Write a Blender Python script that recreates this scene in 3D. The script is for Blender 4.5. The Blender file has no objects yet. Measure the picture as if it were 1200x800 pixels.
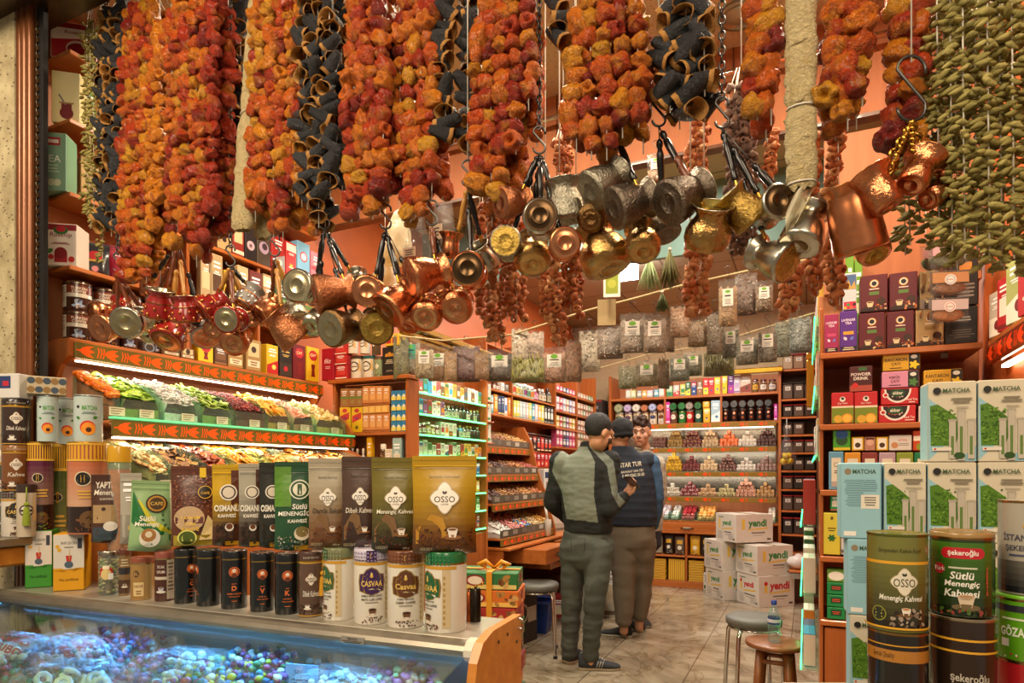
import bpy,bmesh,math,random
import numpy as np
from mathutils import Vector,Matrix,Euler,noise as mnoise
R=math.radians
C=bpy.context.scene.collection
random.seed(7)
F,CX,HY,CH=740.0,600.0,553.0,1.35
YAW=R(25)
SY,CY=math.sin(YAW),math.cos(YAW)
cam_d=bpy.data.cameras.new('camera');cam=bpy.data.objects.new('camera',cam_d);C.objects.link(cam)
cam.location=(0,0,CH);cam.rotation_euler=(R(90),0,YAW)
cam_d.sensor_width=36;cam_d.lens=F/1200*36;cam_d.shift_y=(HY-400)/1200.0
cam_d.clip_start=.05;cam_d.clip_end=60
bpy.context.scene.camera=cam
RV,FV,UV=Vector((CY,SY,0)),Vector((-SY,CY,0)),Vector((0,0,1))
def ray(px,py=HY):
 u,v=(px-CX)/F,(HY-py)/F
 return Vector((-SY+u*CY,CY+u*SY,v))
def at_y(px,py,Y):
 d=ray(px,py);return Vector((0,0,CH))+d*(Y/d.y)
def at_x(px,py,X):
 d=ray(px,py);return Vector((0,0,CH))+d*(X/d.x)
def at_z(px,py,Z):
 d=ray(px,py);return Vector((0,0,CH))+d*((Z-CH)/d.z)
def at_d(px,py,D):
 return Vector((0,0,CH))+ray(px,py)*D
def view_dir(r,u,t):
 return(RV*r+UV*u-FV*t).normalized()
_cc={}
def col(c):
 if c is None:return(.5,.5,.5,1.0)
 if isinstance(c,(tuple,list)):return(c[0],c[1],c[2],1.0)
 if c in _cc:return _cc[c]
 h=c.lstrip('#')
 def lin(x):
  x/=255.0
  return x/12.92 if x<=.04045 else((x+.055)/1.055)**2.4
 _cc[c]=(lin(int(h[0:2],16)),lin(int(h[2:4],16)),lin(int(h[4:6],16)),1.0)
 return _cc[c]
MT={}
def nt(name):
 m=bpy.data.materials.new(name);m.use_nodes=True
 t=m.node_tree;b=t.nodes['Principled BSDF'];MT[name]=m
 return m,t,b
def noise_node(t,scale,detail=3,rough=.55,vec=None):
 n=t.nodes.new('ShaderNodeTexNoise');n.inputs['Scale'].default_value=scale
 n.inputs['Detail'].default_value=detail;n.inputs['Roughness'].default_value=rough
 if vec is None:
  tc=t.nodes.new('ShaderNodeTexCoord');vec=tc.outputs['Object']
 t.links.new(vec,n.inputs['Vector']);return n
def ramp(t,fac,stops):
 r=t.nodes.new('ShaderNodeValToRGB');e=r.color_ramp.elements
 while len(e)<len(stops):e.new(.5)
 for i,(p,c)in enumerate(stops):e[i].position=p;e[i].color=col(c)
 t.links.new(fac,r.inputs['Fac']);return r
def mix(t,fac,a,b,mode='MIX'):
 n=t.nodes.new('ShaderNodeMix');n.data_type='RGBA';n.blend_type=mode
 for s,v in((n.inputs[0],fac),(n.inputs[6],a),(n.inputs[7],b)):
  if isinstance(v,(int,float)):s.default_value=v
  elif isinstance(v,tuple):s.default_value=v
  else:t.links.new(v,s)
 return n.outputs[2]
def bump(t,b,h,strength=.3,dist=.01):
 n=t.nodes.new('ShaderNodeBump');n.inputs['Strength'].default_value=strength;n.inputs['Distance'].default_value=dist
 t.links.new(h,n.inputs['Height']);t.links.new(n.outputs['Normal'],b.inputs['Normal'])
def attr_mat(name,rough,metal=0,var=.18,nscale=30,bmp=0,spec=.5,coat=0,sub=0,bscale=None):
 m,t,b=nt(name)
 a=t.nodes.new('ShaderNodeAttribute');a.attribute_name='Col'
 n=noise_node(t,nscale)
 r=ramp(t,n.outputs['Fac'],[(.3,(1-var,)*3),(.7,(1.0,)*3)])
 t.links.new(mix(t,1.0,a.outputs['Color'],r.outputs['Color'],'MULTIPLY'),b.inputs['Base Color'])
 b.inputs['Roughness'].default_value=rough;b.inputs['Metallic'].default_value=metal
 b.inputs['Specular IOR Level'].default_value=spec
 if coat:b.inputs['Coat Weight'].default_value=coat;b.inputs['Coat Roughness'].default_value=.12
 if sub:b.inputs['Subsurface Weight'].default_value=sub;b.inputs['Subsurface Radius'].default_value=(.02,.01,.005)
 if bmp:
  n2=noise_node(t,bscale or nscale,4);bump(t,b,n2.outputs['Fac'],bmp,.01)
 return m
attr_mat('paper',.5,var=.08,nscale=12,spec=.4)
attr_mat('matte',.8,var=.15,nscale=40,bmp=.15)
attr_mat('satin',.4,var=.06)
attr_mat('gloss',.22,var=.06,nscale=9,coat=.35)
attr_mat('foil',.3,var=.10,nscale=6,coat=.3,bmp=.25,bscale=14)
attr_mat('metal',.27,metal=1,var=.2,nscale=60)
attr_mat('hammered',.2,metal=1,var=.2,nscale=60,bmp=.32,bscale=110)
attr_mat('engraved',.3,metal=1,var=.45,nscale=120,bmp=.5,bscale=170)
attr_mat('fabric',.9,var=.22,nscale=160,bmp=.25,bscale=260)
attr_mat('skin',.55,var=.08,nscale=25,sub=.08)
attr_mat('candy',.35,var=.2,nscale=40,sub=.1)
attr_mat('food',.5,var=.3,nscale=55,bmp=.35,bscale=80)
attr_mat('hairy',.7,var=.6,nscale=130,bmp=.6,bscale=160)
attr_mat('steel',.18,metal=1,var=.1,nscale=20)
def wood(name,c1,c2,rough=.38,sc=(1.2,1.2,14),axis='Z'):
 m,t,b=nt(name)
 tc=t.nodes.new('ShaderNodeTexCoord');mp=t.nodes.new('ShaderNodeMapping')
 s={'X':(.8,14,14),'Y':(14,.8,14),'Z':(14,14,.8)}[axis]
 mp.inputs['Scale'].default_value=s
 t.links.new(tc.outputs['Object'],mp.inputs['Vector'])
 n=noise_node(t,1.6,5,.6,mp.outputs['Vector'])
 r=ramp(t,n.outputs['Fac'],[(.3,c1),(.7,c2)])
 t.links.new(r.outputs['Color'],b.inputs['Base Color']);b.inputs['Roughness'].default_value=rough
 b.inputs['Coat Weight'].default_value=.0 if rough>.5 else.15
 return m
wood('wood','#934c1e','#b2632b',axis='Z');wood('wood_long','#9c511d','#ba6b30',axis='Y');wood('wood_cross','#9c511d','#ba6b30',axis='X')
wood('panel','#a8633a','#b87448',.6);wood('dark_wood','#4d2a16','#6d4022');wood('walnut','#6b3a1a','#8d5428')
wood('end_panel','#b0671f','#cf8836',.35,axis='X')
def simple(name,c,rough=.5,metal=0,emit=None,es=0,var=.1,ns=25,bmp=0):
 m,t,b=nt(name)
 n=noise_node(t,ns);c=col(c)
 r=ramp(t,n.outputs['Fac'],[(.3,tuple(x*(1-var)for x in c[:3])),(.7,c[:3])])
 t.links.new(r.outputs['Color'],b.inputs['Base Color'])
 b.inputs['Roughness'].default_value=rough;b.inputs['Metallic'].default_value=metal
 if emit:b.inputs['Emission Color'].default_value=col(emit);b.inputs['Emission Strength'].default_value=es
 if bmp:bump(t,b,noise_node(t,ns*3,5).outputs['Fac'],bmp,.01)
 return m
simple('led_white','#fff4e0',emit='#ffe6bf',es=7)
simple('led_green','#30ff90',emit='#3dff8f',es=3.2)
simple('led_edge','#a0ffc0',emit='#48ff88',es=2.0)
simple('glass_edge','#7fd8a8',.2,emit='#48ff98',es=.45)
simple('lamp','#ffffff',emit='#f2f6ff',es=30)
simple('white_metal','#b9b2a2',.35,.6)
simple('aluminium','#a89f90',.38,.85,var=.25,ns=9)
simple('black_rubber','#101010',.6)
simple('iron','#5b5a58',.35,.9)
simple('chrome','#d8d8d8',.08,1)
simple('brass','#b88a3c',.25,1)
simple('gold_trim','#b98a2e',.3,.9)
simple('brown_frame','#7d4a28',.25,.35,var=.3,ns=6)
simple('bronze_dark','#4a3722',.3,.6)
simple('leather_grey','#66645e',.55,bmp=.2,ns=60)
simple('rope','#cdbb90',.9,bmp=.4,ns=90)
simple('string','#d8d2c6',.85)
simple('blue_plastic','#123a9c',.4)
def clear(name,c,alpha,rough=.12,spec=.5):
 m,t,b=nt(name)
 for nd in list(t.nodes):
  if nd.type!='OUTPUT_MATERIAL':t.nodes.remove(nd)
 out=t.nodes['Material Output']
 tr=t.nodes.new('ShaderNodeBsdfTransparent');tr.inputs['Color'].default_value=col(c)
 tc=t.nodes.new('ShaderNodeTexCoord');n=noise_node(t,22,4,.6,tc.outputs['Object'])
 bp=t.nodes.new('ShaderNodeBump');bp.inputs['Strength'].default_value=.6 if 'film' in name else.02;bp.inputs['Distance'].default_value=.03
 t.links.new(n.outputs['Fac'],bp.inputs['Height'])
 gl=t.nodes.new('ShaderNodeBsdfGlossy');gl.inputs['Roughness'].default_value=rough;gl.inputs['Color'].default_value=(1,1,1,1);t.links.new(bp.outputs['Normal'],gl.inputs['Normal'])
 df=t.nodes.new('ShaderNodeBsdfDiffuse');df.inputs['Color'].default_value=col(c)
 lw=t.nodes.new('ShaderNodeLayerWeight');lw.inputs['Blend'].default_value=.5;t.links.new(bp.outputs['Normal'],lw.inputs['Normal'])
 pw=t.nodes.new('ShaderNodeMath');pw.operation='POWER';pw.inputs[1].default_value=4 if 'film' not in name else 3;t.links.new(lw.outputs['Facing'],pw.inputs[0])
 ma=t.nodes.new('ShaderNodeMath');ma.operation='MULTIPLY_ADD';ma.inputs[1].default_value=.2 if name=='acrylic' else.2 if 'film' in name else.6;ma.inputs[2].default_value=spec*.08;ma.use_clamp=True;t.links.new(pw.outputs[0],ma.inputs[0])
 m1=t.nodes.new('ShaderNodeMixShader');m1.inputs['Fac'].default_value=alpha;t.links.new(tr.outputs[0],m1.inputs[1]);t.links.new(df.outputs[0],m1.inputs[2])
 ms=t.nodes.new('ShaderNodeMixShader');t.links.new(ma.outputs[0],ms.inputs['Fac'])
 t.links.new(m1.outputs[0],ms.inputs[1]);t.links.new(gl.outputs[0],ms.inputs[2]);t.links.new(ms.outputs[0],out.inputs['Surface'])
 return m
clear('glass','#f0fff8',.01,.03);clear('film','#f4f6f6',.03,.14,.25);clear('film_dim','#e9ece8',.08,.2,1.4);clear('acrylic','#ecfaf2',.03,.06)
clear('pet','#eaf6fa',.08,.05);clear('luffa_film','#f0e4c0',.45,.4)
_txt={}
def text2d(s,bold=0.0,shear=0.0):
 k=(s,bold,shear)
 if k in _txt:return _txt[k]
 cu=bpy.data.curves.new('t','FONT');cu.body=s;cu.resolution_u=2;cu.offset=bold;cu.shear=shear;cu.size=1.0
 cu.fill_mode='FRONT'
 o=bpy.data.objects.new('t',cu);C.objects.link(o)
 bpy.context.view_layer.update()
 me=bpy.data.meshes.new_from_object(o.evaluated_get(bpy.context.evaluated_depsgraph_get()))
 vs=[(v.co.x,v.co.y)for v in me.vertices];fs=[tuple(p.vertices)for p in me.polygons]
 bpy.data.objects.remove(o);bpy.data.curves.remove(cu);bpy.data.meshes.remove(me)
 if vs:
  x0,x1=min(v[0]for v in vs),max(v[0]for v in vs);y0,y1=min(v[1]for v in vs),max(v[1]for v in vs)
  vs=[((x-(x0+x1)/2)/(y1-y0),(y-(y0+y1)/2)/(y1-y0))for x,y in vs]
 _txt[k]=(vs,fs);return _txt[k]
class MB:
 def __init__(s):s.v,s.f,s.c,s.m,s.s,s.X=[],[],[],[],[],Matrix()
 def add(s,vs,fs,c,m='paper',smooth=False):
  o=len(s.v);X=s.X
  if X==Matrix():s.v.extend(tuple(p)for p in vs)
  else:s.v.extend(tuple(X@Vector(p))for p in vs)
  c=None if c is None else c
  one=not(isinstance(c,list))
  cc=col(c if c is not None else(.5,.5,.5))if one else None
  for i,q in enumerate(fs):
   s.f.append(tuple(k+o for k in q));s.c.append(cc if one else col(c[i]));s.m.append(m);s.s.append(smooth)
  return s
 def box(s,x0,x1,y0,y1,z0,z1,c=None,m='paper',b=0.0):
  b=min(b,(x1-x0)/2.2,(y1-y0)/2.2,(z1-z0)/2.2)
  if b<=0:
   vs=[(x,y,z)for z in(z0,z1)for y in(y0,y1)for x in(x0,x1)]
   return s.add(vs,[(0,2,3,1),(4,5,7,6),(0,1,5,4),(2,6,7,3),(0,4,6,2),(1,3,7,5)],c,m)
  vs,idx=[],{}
  xs,ys,zs=(x0,x1),(y0,y1),(z0,z1);sg=(1,-1)
  for i in(0,1):
   for j in(0,1):
    for k in(0,1):
     for a in(0,1,2):
      p=[xs[i]+sg[i]*b,ys[j]+sg[j]*b,zs[k]+sg[k]*b]
      p[a]=(xs,ys,zs)[a][(i,j,k)[a]]
      idx[i,j,k,a]=len(vs);vs.append(tuple(p))
  fs=[]
  def q(*k):fs.append(tuple(idx[z]for z in k))
  for i in(0,1):
   l=[(i,0,0,0),(i,1,0,0),(i,1,1,0),(i,0,1,0)];q(*(l if i else l[::-1]))
   l=[(0,i,0,1),(0,i,1,1),(1,i,1,1),(1,i,0,1)];q(*(l if i else l[::-1]))
   l=[(0,0,i,2),(1,0,i,2),(1,1,i,2),(0,1,i,2)];q(*(l if i else l[::-1]))
  for i in(0,1):
   for j in(0,1):
    q((i,j,0,0),(i,j,0,1),(i,j,1,1),(i,j,1,0))
    q((i,0,j,0),(i,0,j,2),(i,1,j,2),(i,1,j,0))
    q((0,i,j,1),(0,i,j,2),(1,i,j,2),(1,i,j,1))
    for k in(0,1):q((i,j,k,0),(i,j,k,1),(i,j,k,2))
  return s.add(vs,fs,c,m)
 def lathe(s,prof,c,m='gloss',n=24,cap0=True,cap1=True,smooth=True,o=(0,0,0),sx=1,sy=1):
  vs,fs,cs=[],[],[]
  for r,z in prof:
   for i in range(n):
    a=2*math.pi*i/n;vs.append((o[0]+sx*r*math.cos(a),o[1]+sy*r*math.sin(a),o[2]+z))
  for j in range(len(prof)-1):
   for i in range(n):
    k=(i+1)%n;fs.append((j*n+i,j*n+k,(j+1)*n+k,(j+1)*n+i));cs.append(c[j]if isinstance(c,list)else c)
  s.add(vs,fs,cs,m,smooth)
  ca=c[0]if isinstance(c,list)else c;cb=c[-1]if isinstance(c,list)else c
  if cap0:s.add(vs[:n],[tuple(range(n))[::-1]],ca,m)
  if cap1:s.add(vs[-n:],[tuple(range(n))],cb,m)
  return s
 def tube(s,pts,r,c=None,m='iron',n=8,caps=True,closed=False):
  pts=[Vector(p)for p in pts];N=len(pts);vs,fs=[],[]
  rr=r if isinstance(r,(list,tuple))else[r]*N
  t0=(pts[1]-pts[0]).normalized();up=Vector((0,0,1))if abs(t0.z)<.9 else Vector((1,0,0))
  nrm=t0.cross(up).normalized()
  for i,p in enumerate(pts):
   if closed:t=(pts[(i+1)%N]-pts[i-1]).normalized()
   else:t=(pts[min(i+1,N-1)]-pts[max(i-1,0)]).normalized()
   nrm=(nrm-t*nrm.dot(t)).normalized();bn=t.cross(nrm)
   for k in range(n):
    a=2*math.pi*k/n;vs.append(p+(nrm*math.cos(a)+bn*math.sin(a))*rr[i])
  M=N if closed else N-1
  for i in range(M):
   j=(i+1)%N
   for k in range(n):
    l=(k+1)%n;fs.append((i*n+k,i*n+l,j*n+l,j*n+k))
  if caps and not closed:fs.append(tuple(range(n))[::-1]);fs.append(tuple((N-1)*n+k for k in range(n)))
  return s.add(vs,fs,c,m,True)
 def prism(s,poly,z0,z1,c=None,m='paper',ax='Z'):
  n=len(poly)
  f={'Z':lambda a,b,h:(a,b,h),'Y':lambda a,b,h:(a,h,b),'X':lambda a,b,h:(h,a,b)}[ax]
  vs=[f(a,b,z0)for a,b in poly]+[f(a,b,z1)for a,b in poly]
  fs=[tuple(range(n))[::-1],tuple(range(n,2*n))]+[(i,(i+1)%n,n+(i+1)%n,n+i)for i in range(n)]
  return s.add(vs,fs,c,m)
 def ball(s,o,r,c=None,m='food',n=8,k=6,sc=(1,1,1),noise=0,seed=0,smooth=True):
  vs,fs=[],[]
  for j in range(k+1):
   th=math.pi*j/k
   for i in range(n):
    a=2*math.pi*i/n;d=Vector((math.sin(th)*math.cos(a),math.sin(th)*math.sin(a),math.cos(th)))
    q=1+noise*mnoise.noise(d*1.9+Vector((seed*3.1,seed*1.7,seed)))if noise else 1
    vs.append((o[0]+d.x*r*q*sc[0],o[1]+d.y*r*q*sc[1],o[2]+d.z*r*q*sc[2]))
  for j in range(k):
   for i in range(n):
    l=(i+1)%n;fs.append((j*n+i,(j+1)*n+i,(j+1)*n+l,j*n+l))
  return s.add(vs,fs,c,m,smooth)
 def mesh(s,name):
  me=bpy.data.meshes.new(name)
  me.from_pydata(s.v,[],s.f)
  keys=[]
  for k in s.m:
   if k not in keys:keys.append(k)
  for k in keys:me.materials.append(MT[k])
  ix={k:i for i,k in enumerate(keys)};n=len(s.f)
  if n:
   me.polygons.foreach_set('material_index',[ix[k]for k in s.m])
   me.polygons.foreach_set('use_smooth',s.s)
   a=me.attributes.new('Col','FLOAT_COLOR','FACE')if False else me.attributes.new('Col','FLOAT_COLOR','CORNER')
   buf=np.repeat(np.array(s.c,dtype=np.float32),np.array([len(q)for q in s.f]),axis=0)
   a.data.foreach_set('color',buf.ravel())
  me.update();return me
 def obj(s,name,parent=None,loc=(0,0,0),rz=0,label=None,cat=None,group=None,kind=None):
  return mk(name,s.mesh(name),parent,loc,rz,label,cat,group,kind)
def mk(name,data,parent=None,loc=(0,0,0),rz=0,label=None,cat=None,group=None,kind=None,rot=None):
 o=bpy.data.objects.new(name,data);C.objects.link(o);o.location=loc
 o.rotation_euler=rot if rot is not None else(0,0,rz)
 if parent is not None:o.parent=parent
 return tag(o,label,cat,group,kind)
def tag(o,label=None,cat=None,group=None,kind=None):
 if label:o['label']=label
 if cat:o['category']=cat
 if group:o['group']=group
 if kind:o['kind']=kind
 return o
def thing(name,label,cat,loc=(0,0,0),rz=0,group=None,rot=None):
 return mk(name,None,None,loc,rz,label,cat,group,None,rot)
KIDS={}
def dup(o,loc,rz=None,label=None,group=None):
 def cp(x,par):
  c=x.copy();C.objects.link(c)
  if par is not None:c.parent=par
  for ch in x.children:cp(ch,c)
  return c
 c=cp(o,None);c.location=loc
 if rz is not None:c.rotation_euler=(0,0,rz)
 if label:c['label']=label
 if group:c['group']=group
 return c
def struct(mb,name,loc=(0,0,0),rz=0,label=None):return mb.obj(name,None,loc,rz,label,None,None,'structure')
class Art:
 def __init__(s,mb,kind,w,d,h,m='paper',z0=0.0):
  s.mb,s.kind,s.w,s.d,s.h,s.m,s.k,s.z0=mb,kind,w,d,h,m,0,z0
 def mp(s,u,v,k):
  e=.0001*k
  if s.kind=='flat':return(u,-s.d/2-e,s.z0+v)
  if s.kind=='side':return(s.w/2+e,u,s.z0+v)
  if s.kind=='lside':return(-s.w/2-e,-u,s.z0+v)
  if s.kind=='top':return(u,-s.d/2+v,s.z0+s.h+e)
  r=s.w/2+.0006+e;a=u/r-math.pi/2
  return(r*math.cos(a),r*math.sin(a),s.z0+v)
 def poly(s,vs,fs,c,m=None,k=None):
  if k is None:s.k+=1;k=s.k
  if s.kind=='cyl' and len(fs)==1 and len(vs)>4:
   n=len(vs);cu,cv=sum(x for x,_ in vs)/n,sum(y for _,y in vs)/n;vv=list(vs);ff=[]
   for q in(.66,.33):vv+=[(cu+(x-cu)*q,cv+(y-cv)*q)for x,y in vs]
   vv.append((cu,cv))
   for q in(0,1):ff+=[(q*n+i,q*n+(i+1)%n,q*n+n+(i+1)%n,q*n+n+i)for i in range(n)]
   ff+=[(2*n+i,2*n+(i+1)%n,3*n)for i in range(n)]
   vs,fs=vv,ff
  s.mb.add([s.mp(u,v,k)for u,v in vs],fs,c,m or s.m,s.kind=='cyl')
 def rect(s,u0,u1,v0,v1,c,m=None):
  n=max(1,int(abs(u1-u0)/(s.w*.08)))if s.kind=='cyl' else 1
  vs=[(u0+(u1-u0)*i/n,v)for v in(v0,v1)for i in range(n+1)]
  s.poly(vs,[(i,i+1,n+2+i,n+1+i)for i in range(n)],c,m)
 def grad(s,u0,u1,v0,v1,c0,c1,n=8):
  a,b=col(c0),col(c1);s.k+=1;k=s.k
  for i in range(n):
   t=i/(n-1);s.k=k-1
   s.rect(u0,u1,v0+(v1-v0)*i/n,v0+(v1-v0)*(i+1)/n,tuple(a[j]+(b[j]-a[j])*t for j in range(3)))
 def disc(s,u,v,r,c,m=None,n=20,sx=1.0):
  s.poly([(u+sx*r*math.cos(2*math.pi*i/n),v+r*math.sin(2*math.pi*i/n))for i in range(n)],[tuple(range(n))],c,m)
 def pg(s,pts,c,m=None):s.poly(pts,[tuple(range(len(pts)))],c,m)
 def text(s,t,u,v,h,c,bold=.02,shear=0,maxw=None,m=None):
  vs,fs=text2d(t,bold,shear)
  if not vs:return
  ww=max(x for x,_ in vs)*2*h
  sx=min(1.0,maxw/ww)if maxw else 1.0
  s.poly([(u+x*h*sx,v+y*h)for x,y in vs],fs,c,m)
 def lines(s,u0,u1,v0,v1,n,c,rnd=None):
  rnd=rnd or random
  s.k+=1;k=s.k
  for i in range(n):
   s.k=k-1;h=(v1-v0)/n;v=v1-h*(i+.75);a=rnd.uniform(.6,1.0)
   m=(u0+u1)/2;s.rect(m-(u1-u0)/2*a,m+(u1-u0)/2*a,v,v+h*.5,c)
 def beans(s,u0,u1,v0,v1,n,cs,r,rnd):
  for i in range(n):
   s.k+=(1 if i%6==0 else 0)
   u,v=rnd.uniform(u0,u1),rnd.uniform(v0,v1);q=r*rnd.uniform(.6,1.2);a=rnd.uniform(0,3.1)
   pts=[]
   for j in range(7):
    t=2*math.pi*j/7;x,y=q*math.cos(t),.65*q*math.sin(t)
    pts.append((u+x*math.cos(a)-y*math.sin(a),v+x*math.sin(a)+y*math.cos(a)))
   s.k-=0;s.poly(pts,[tuple(range(7))],rnd.choice(cs),None,s.k)
  s.k+=1
 def quatre(s,u,v,r,c,rim=None):
  def q(rr,cc):
   pts=[]
   for i in range(48):
    t=2*math.pi*i/48;d=rr*(.78+.22*abs(math.cos(2*t))**1.0+.12*abs(math.cos(2*t))**6)
    pts.append((u+d*math.cos(t)*.95,v+d*math.sin(t)*1.05))
   s.pg(pts,cc)
  if rim:q(r*1.08,rim)
  q(r,c)
 def cup(s,u,v,r,c='#f3efe6',liquid='#7a4a20',saucer='#d8cfc0'):
  s.disc(u,v-r*.75,r*1.5,saucer,sx=1.0,n=18)if False else s.poly([(u+1.6*r*math.cos(2*math.pi*i/18),v-r*.8+.45*r*math.sin(2*math.pi*i/18))for i in range(18)],[tuple(range(18))],saucer)
  s.pg([(u-r*.95,v+r*.6),(u-r*.6,v-r*.8),(u+r*.6,v-r*.8),(u+r*.95,v+r*.6)],c)
  s.poly([(u+.95*r*math.cos(2*math.pi*i/16),v+r*.6+.3*r*math.sin(2*math.pi*i/16))for i in range(16)],[tuple(range(16))],c)
  s.poly([(u+.78*r*math.cos(2*math.pi*i/16),v+r*.6+.2*r*math.sin(2*math.pi*i/16))for i in range(16)],[tuple(range(16))],liquid)
 def leaf(s,u,v,l,a,c):
  w=l*.32;pts=[(0,0),(l*.35,w),(l*.75,w*.75),(l,0),(l*.75,-w*.75),(l*.35,-w)]
  s.pg([(u+x*math.cos(a)-y*math.sin(a),v+x*math.sin(a)+y*math.cos(a))for x,y in pts],c)
ORD=['first','second','third','fourth','fifth','sixth','seventh','eighth','ninth','tenth','eleventh','twelfth','thirteenth','fourteenth','fifteenth','sixteenth','seventeenth','eighteenth','nineteenth','twentieth','twenty-first','twenty-second','twenty-third','twenty-fourth','twenty-fifth','twenty-sixth','twenty-seventh','twenty-eighth','twenty-ninth','thirtieth']
def shade(c,k):
 a=col(c);return tuple(min(1,a[i]*k)for i in range(3))
 # the setting
def floor_mat():
 m,t,b=nt('floor_tile')
 tc=t.nodes.new('ShaderNodeTexCoord')
 mp=t.nodes.new('ShaderNodeMapping');mp.inputs['Location'].default_value=(.11,.35,0);t.links.new(tc.outputs['Object'],mp.inputs['Vector'])
 br=t.nodes.new('ShaderNodeTexBrick');br.offset=0.0;br.inputs['Scale'].default_value=1.0
 br.inputs['Brick Width'].default_value=.61;br.inputs['Row Height'].default_value=1.22;br.inputs['Mortar Size'].default_value=.0035
 br.inputs['Color1'].default_value=(.9,.9,.9,1);br.inputs['Color2'].default_value=(1,1,1,1);br.inputs['Mortar'].default_value=(.28,.25,.2,1)
 t.links.new(mp.outputs['Vector'],br.inputs['Vector'])
 n=noise_node(t,1.7,6,.62);n.inputs['Distortion'].default_value=1.6
 r=ramp(t,n.outputs['Fac'],[(.28,'#5d4f3e'),(.45,'#8f7f69'),(.6,'#a59883'),(.8,'#b5aa98')])
 n2=noise_node(t,.9,8,.6);n2.inputs['Distortion'].default_value=3
 v=ramp(t,n2.outputs['Fac'],[(.47,(1,1,1)),(.5,(.55,.47,.38)),(.53,(1,1,1))])
 c=mix(t,.8,r.outputs['Color'],v.outputs['Color'],'MULTIPLY')
 t.links.new(mix(t,1.0,c,br.outputs['Color'],'MULTIPLY'),b.inputs['Base Color'])
 b.inputs['Roughness'].default_value=.17
floor_mat()
def stone_mat():
 m,t,b=nt('travertine')
 n=noise_node(t,9,6,.65);v=t.nodes.new('ShaderNodeTexVoronoi');v.inputs['Scale'].default_value=38
 tc=t.nodes.new('ShaderNodeTexCoord');mp=t.nodes.new('ShaderNodeMapping');mp.inputs['Scale'].default_value=(1,1,1.6)
 t.links.new(tc.outputs['Object'],mp.inputs['Vector']);t.links.new(mp.outputs['Vector'],v.inputs['Vector'])
 r=ramp(t,n.outputs['Fac'],[(.3,'#8f7f5c'),(.7,'#cdbf98')])
 pit=ramp(t,v.outputs['Distance'],[(.1,(.25,.2,.14)),(.24,(1,1,1))])
 t.links.new(mix(t,.85,r.outputs['Color'],pit.outputs['Color'],'MULTIPLY'),b.inputs['Base Color']);b.inputs['Roughness'].default_value=.85
 bump(t,b,pit.outputs['Color'],.6,.02)
stone_mat()
def ceil_mat():
 m,t,b=nt('ceiling_board')
 n=noise_node(t,120,2);r=ramp(t,n.outputs['Fac'],[(.30,'#7a6a52'),(.38,'#c9b596'),(1,'#d2bf9f')])
 t.links.new(r.outputs['Color'],b.inputs['Base Color']);b.inputs['Roughness'].default_value=.85
 m,t,b=nt('ceiling_tile')
 tc=t.nodes.new('ShaderNodeTexCoord')
 br=t.nodes.new('ShaderNodeTexBrick');br.offset=0;br.inputs['Scale'].default_value=1
 br.inputs['Brick Width'].default_value=.6;br.inputs['Row Height'].default_value=.6;br.inputs['Mortar Size'].default_value=.008
 br.inputs['Color1'].default_value=col('#b09a78');br.inputs['Color2'].default_value=col('#a8926f');br.inputs['Mortar'].default_value=col('#6d5a40')
 t.links.new(tc.outputs['Object'],br.inputs['Vector']);t.links.new(br.outputs['Color'],b.inputs['Base Color']);b.inputs['Roughness'].default_value=.8
ceil_mat()
simple('plaster','#c9b089',.8);simple('teal_panel','#6f8d82',.3,var=.05);simple('orange_wall','#c4642e',.5,var=.12,ns=6)
m=MB();m.box(-3.6,2.2,-3,9,-.1,0,None,'floor_tile');struct(m,'floor')
m=MB();m.box(-3.6,2.2,1.22,3.05,3.26,3.36,None,'ceiling_board');struct(m,'ceiling')
m=MB();m.box(-3.6,2.2,3.05,9,3.26,3.36,None,'ceiling_tile');struct(m,'ceiling_shop')
m=MB();m.box(-3.6,-2.8,1.46,9,0,3.26,None,'orange_wall');struct(m,'wall_left')
m=MB();m.box(-2.8,1.2,7.95,9,0,3.26,None,'plaster');struct(m,'wall_back')
m=MB();m.box(.62,2.2,1.9,9,0,3.26,None,'orange_wall');m.box(1.2,2.2,.9,1.9,0,3.26,None,'orange_wall');struct(m,'wall_right')
m=MB();m.box(-2.8,.62,3.0,3.05,2.84,3.26,None,'panel');m.box(-2.8,.62,2.995,3.055,2.825,2.84,None,'dark_wood')
for x in(-2.0,-1.15,-.3):m.box(x,x+.006,2.996,3.0,2.84,3.26,None,'dark_wood')
struct(m,'trim_1')
m2=MB();m2.box(-2.8,.62,4.3,4.34,2.80,3.26,None,'teal_panel');struct(m2,'trim_2')
m=MB();m.box(-3.6,2.2,1.22,1.46,3.06,3.4,None,'bronze_dark');m.tube([(-3.6,1.22,3.06),(2.2,1.22,3.06)],.03,None,'brown_frame');struct(m,'trim_3')
m=MB();m.box(-3.6,-2.668,1.345,1.45,0,3.06,None,'travertine');struct(m,'wall_pillar')
m=MB()
for i,(x,r)in enumerate(((-2.632,.016),(-2.602,.018),(-2.571,.015))):m.lathe([(r,0),(r,3.06)],None,'brown_frame',16,o=(x-.02,1.36,0))
struct(m,'trim_4')
m=MB();m.box(-2.578,-2.535,1.372,1.388,0,3.06,None,'black_rubber')
for i in range(100):m.box(-2.574,-2.558,1.366,1.372,.02+i*.03,.036+i*.03,None,'bronze_dark')
struct(m,'trim_5')
def rail(name,pts,r,mat,label,cat='rail'):
 m=MB();m.tube(pts,r,None,mat,10);return m.obj(name,None,label=label,cat=cat)
rail('hanging_rail',[(-2.5,1.5,3.235),(.75,1.5,3.235)],.012,'iron','dark iron rail under the shop front carrying the strings of dried peppers')
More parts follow.
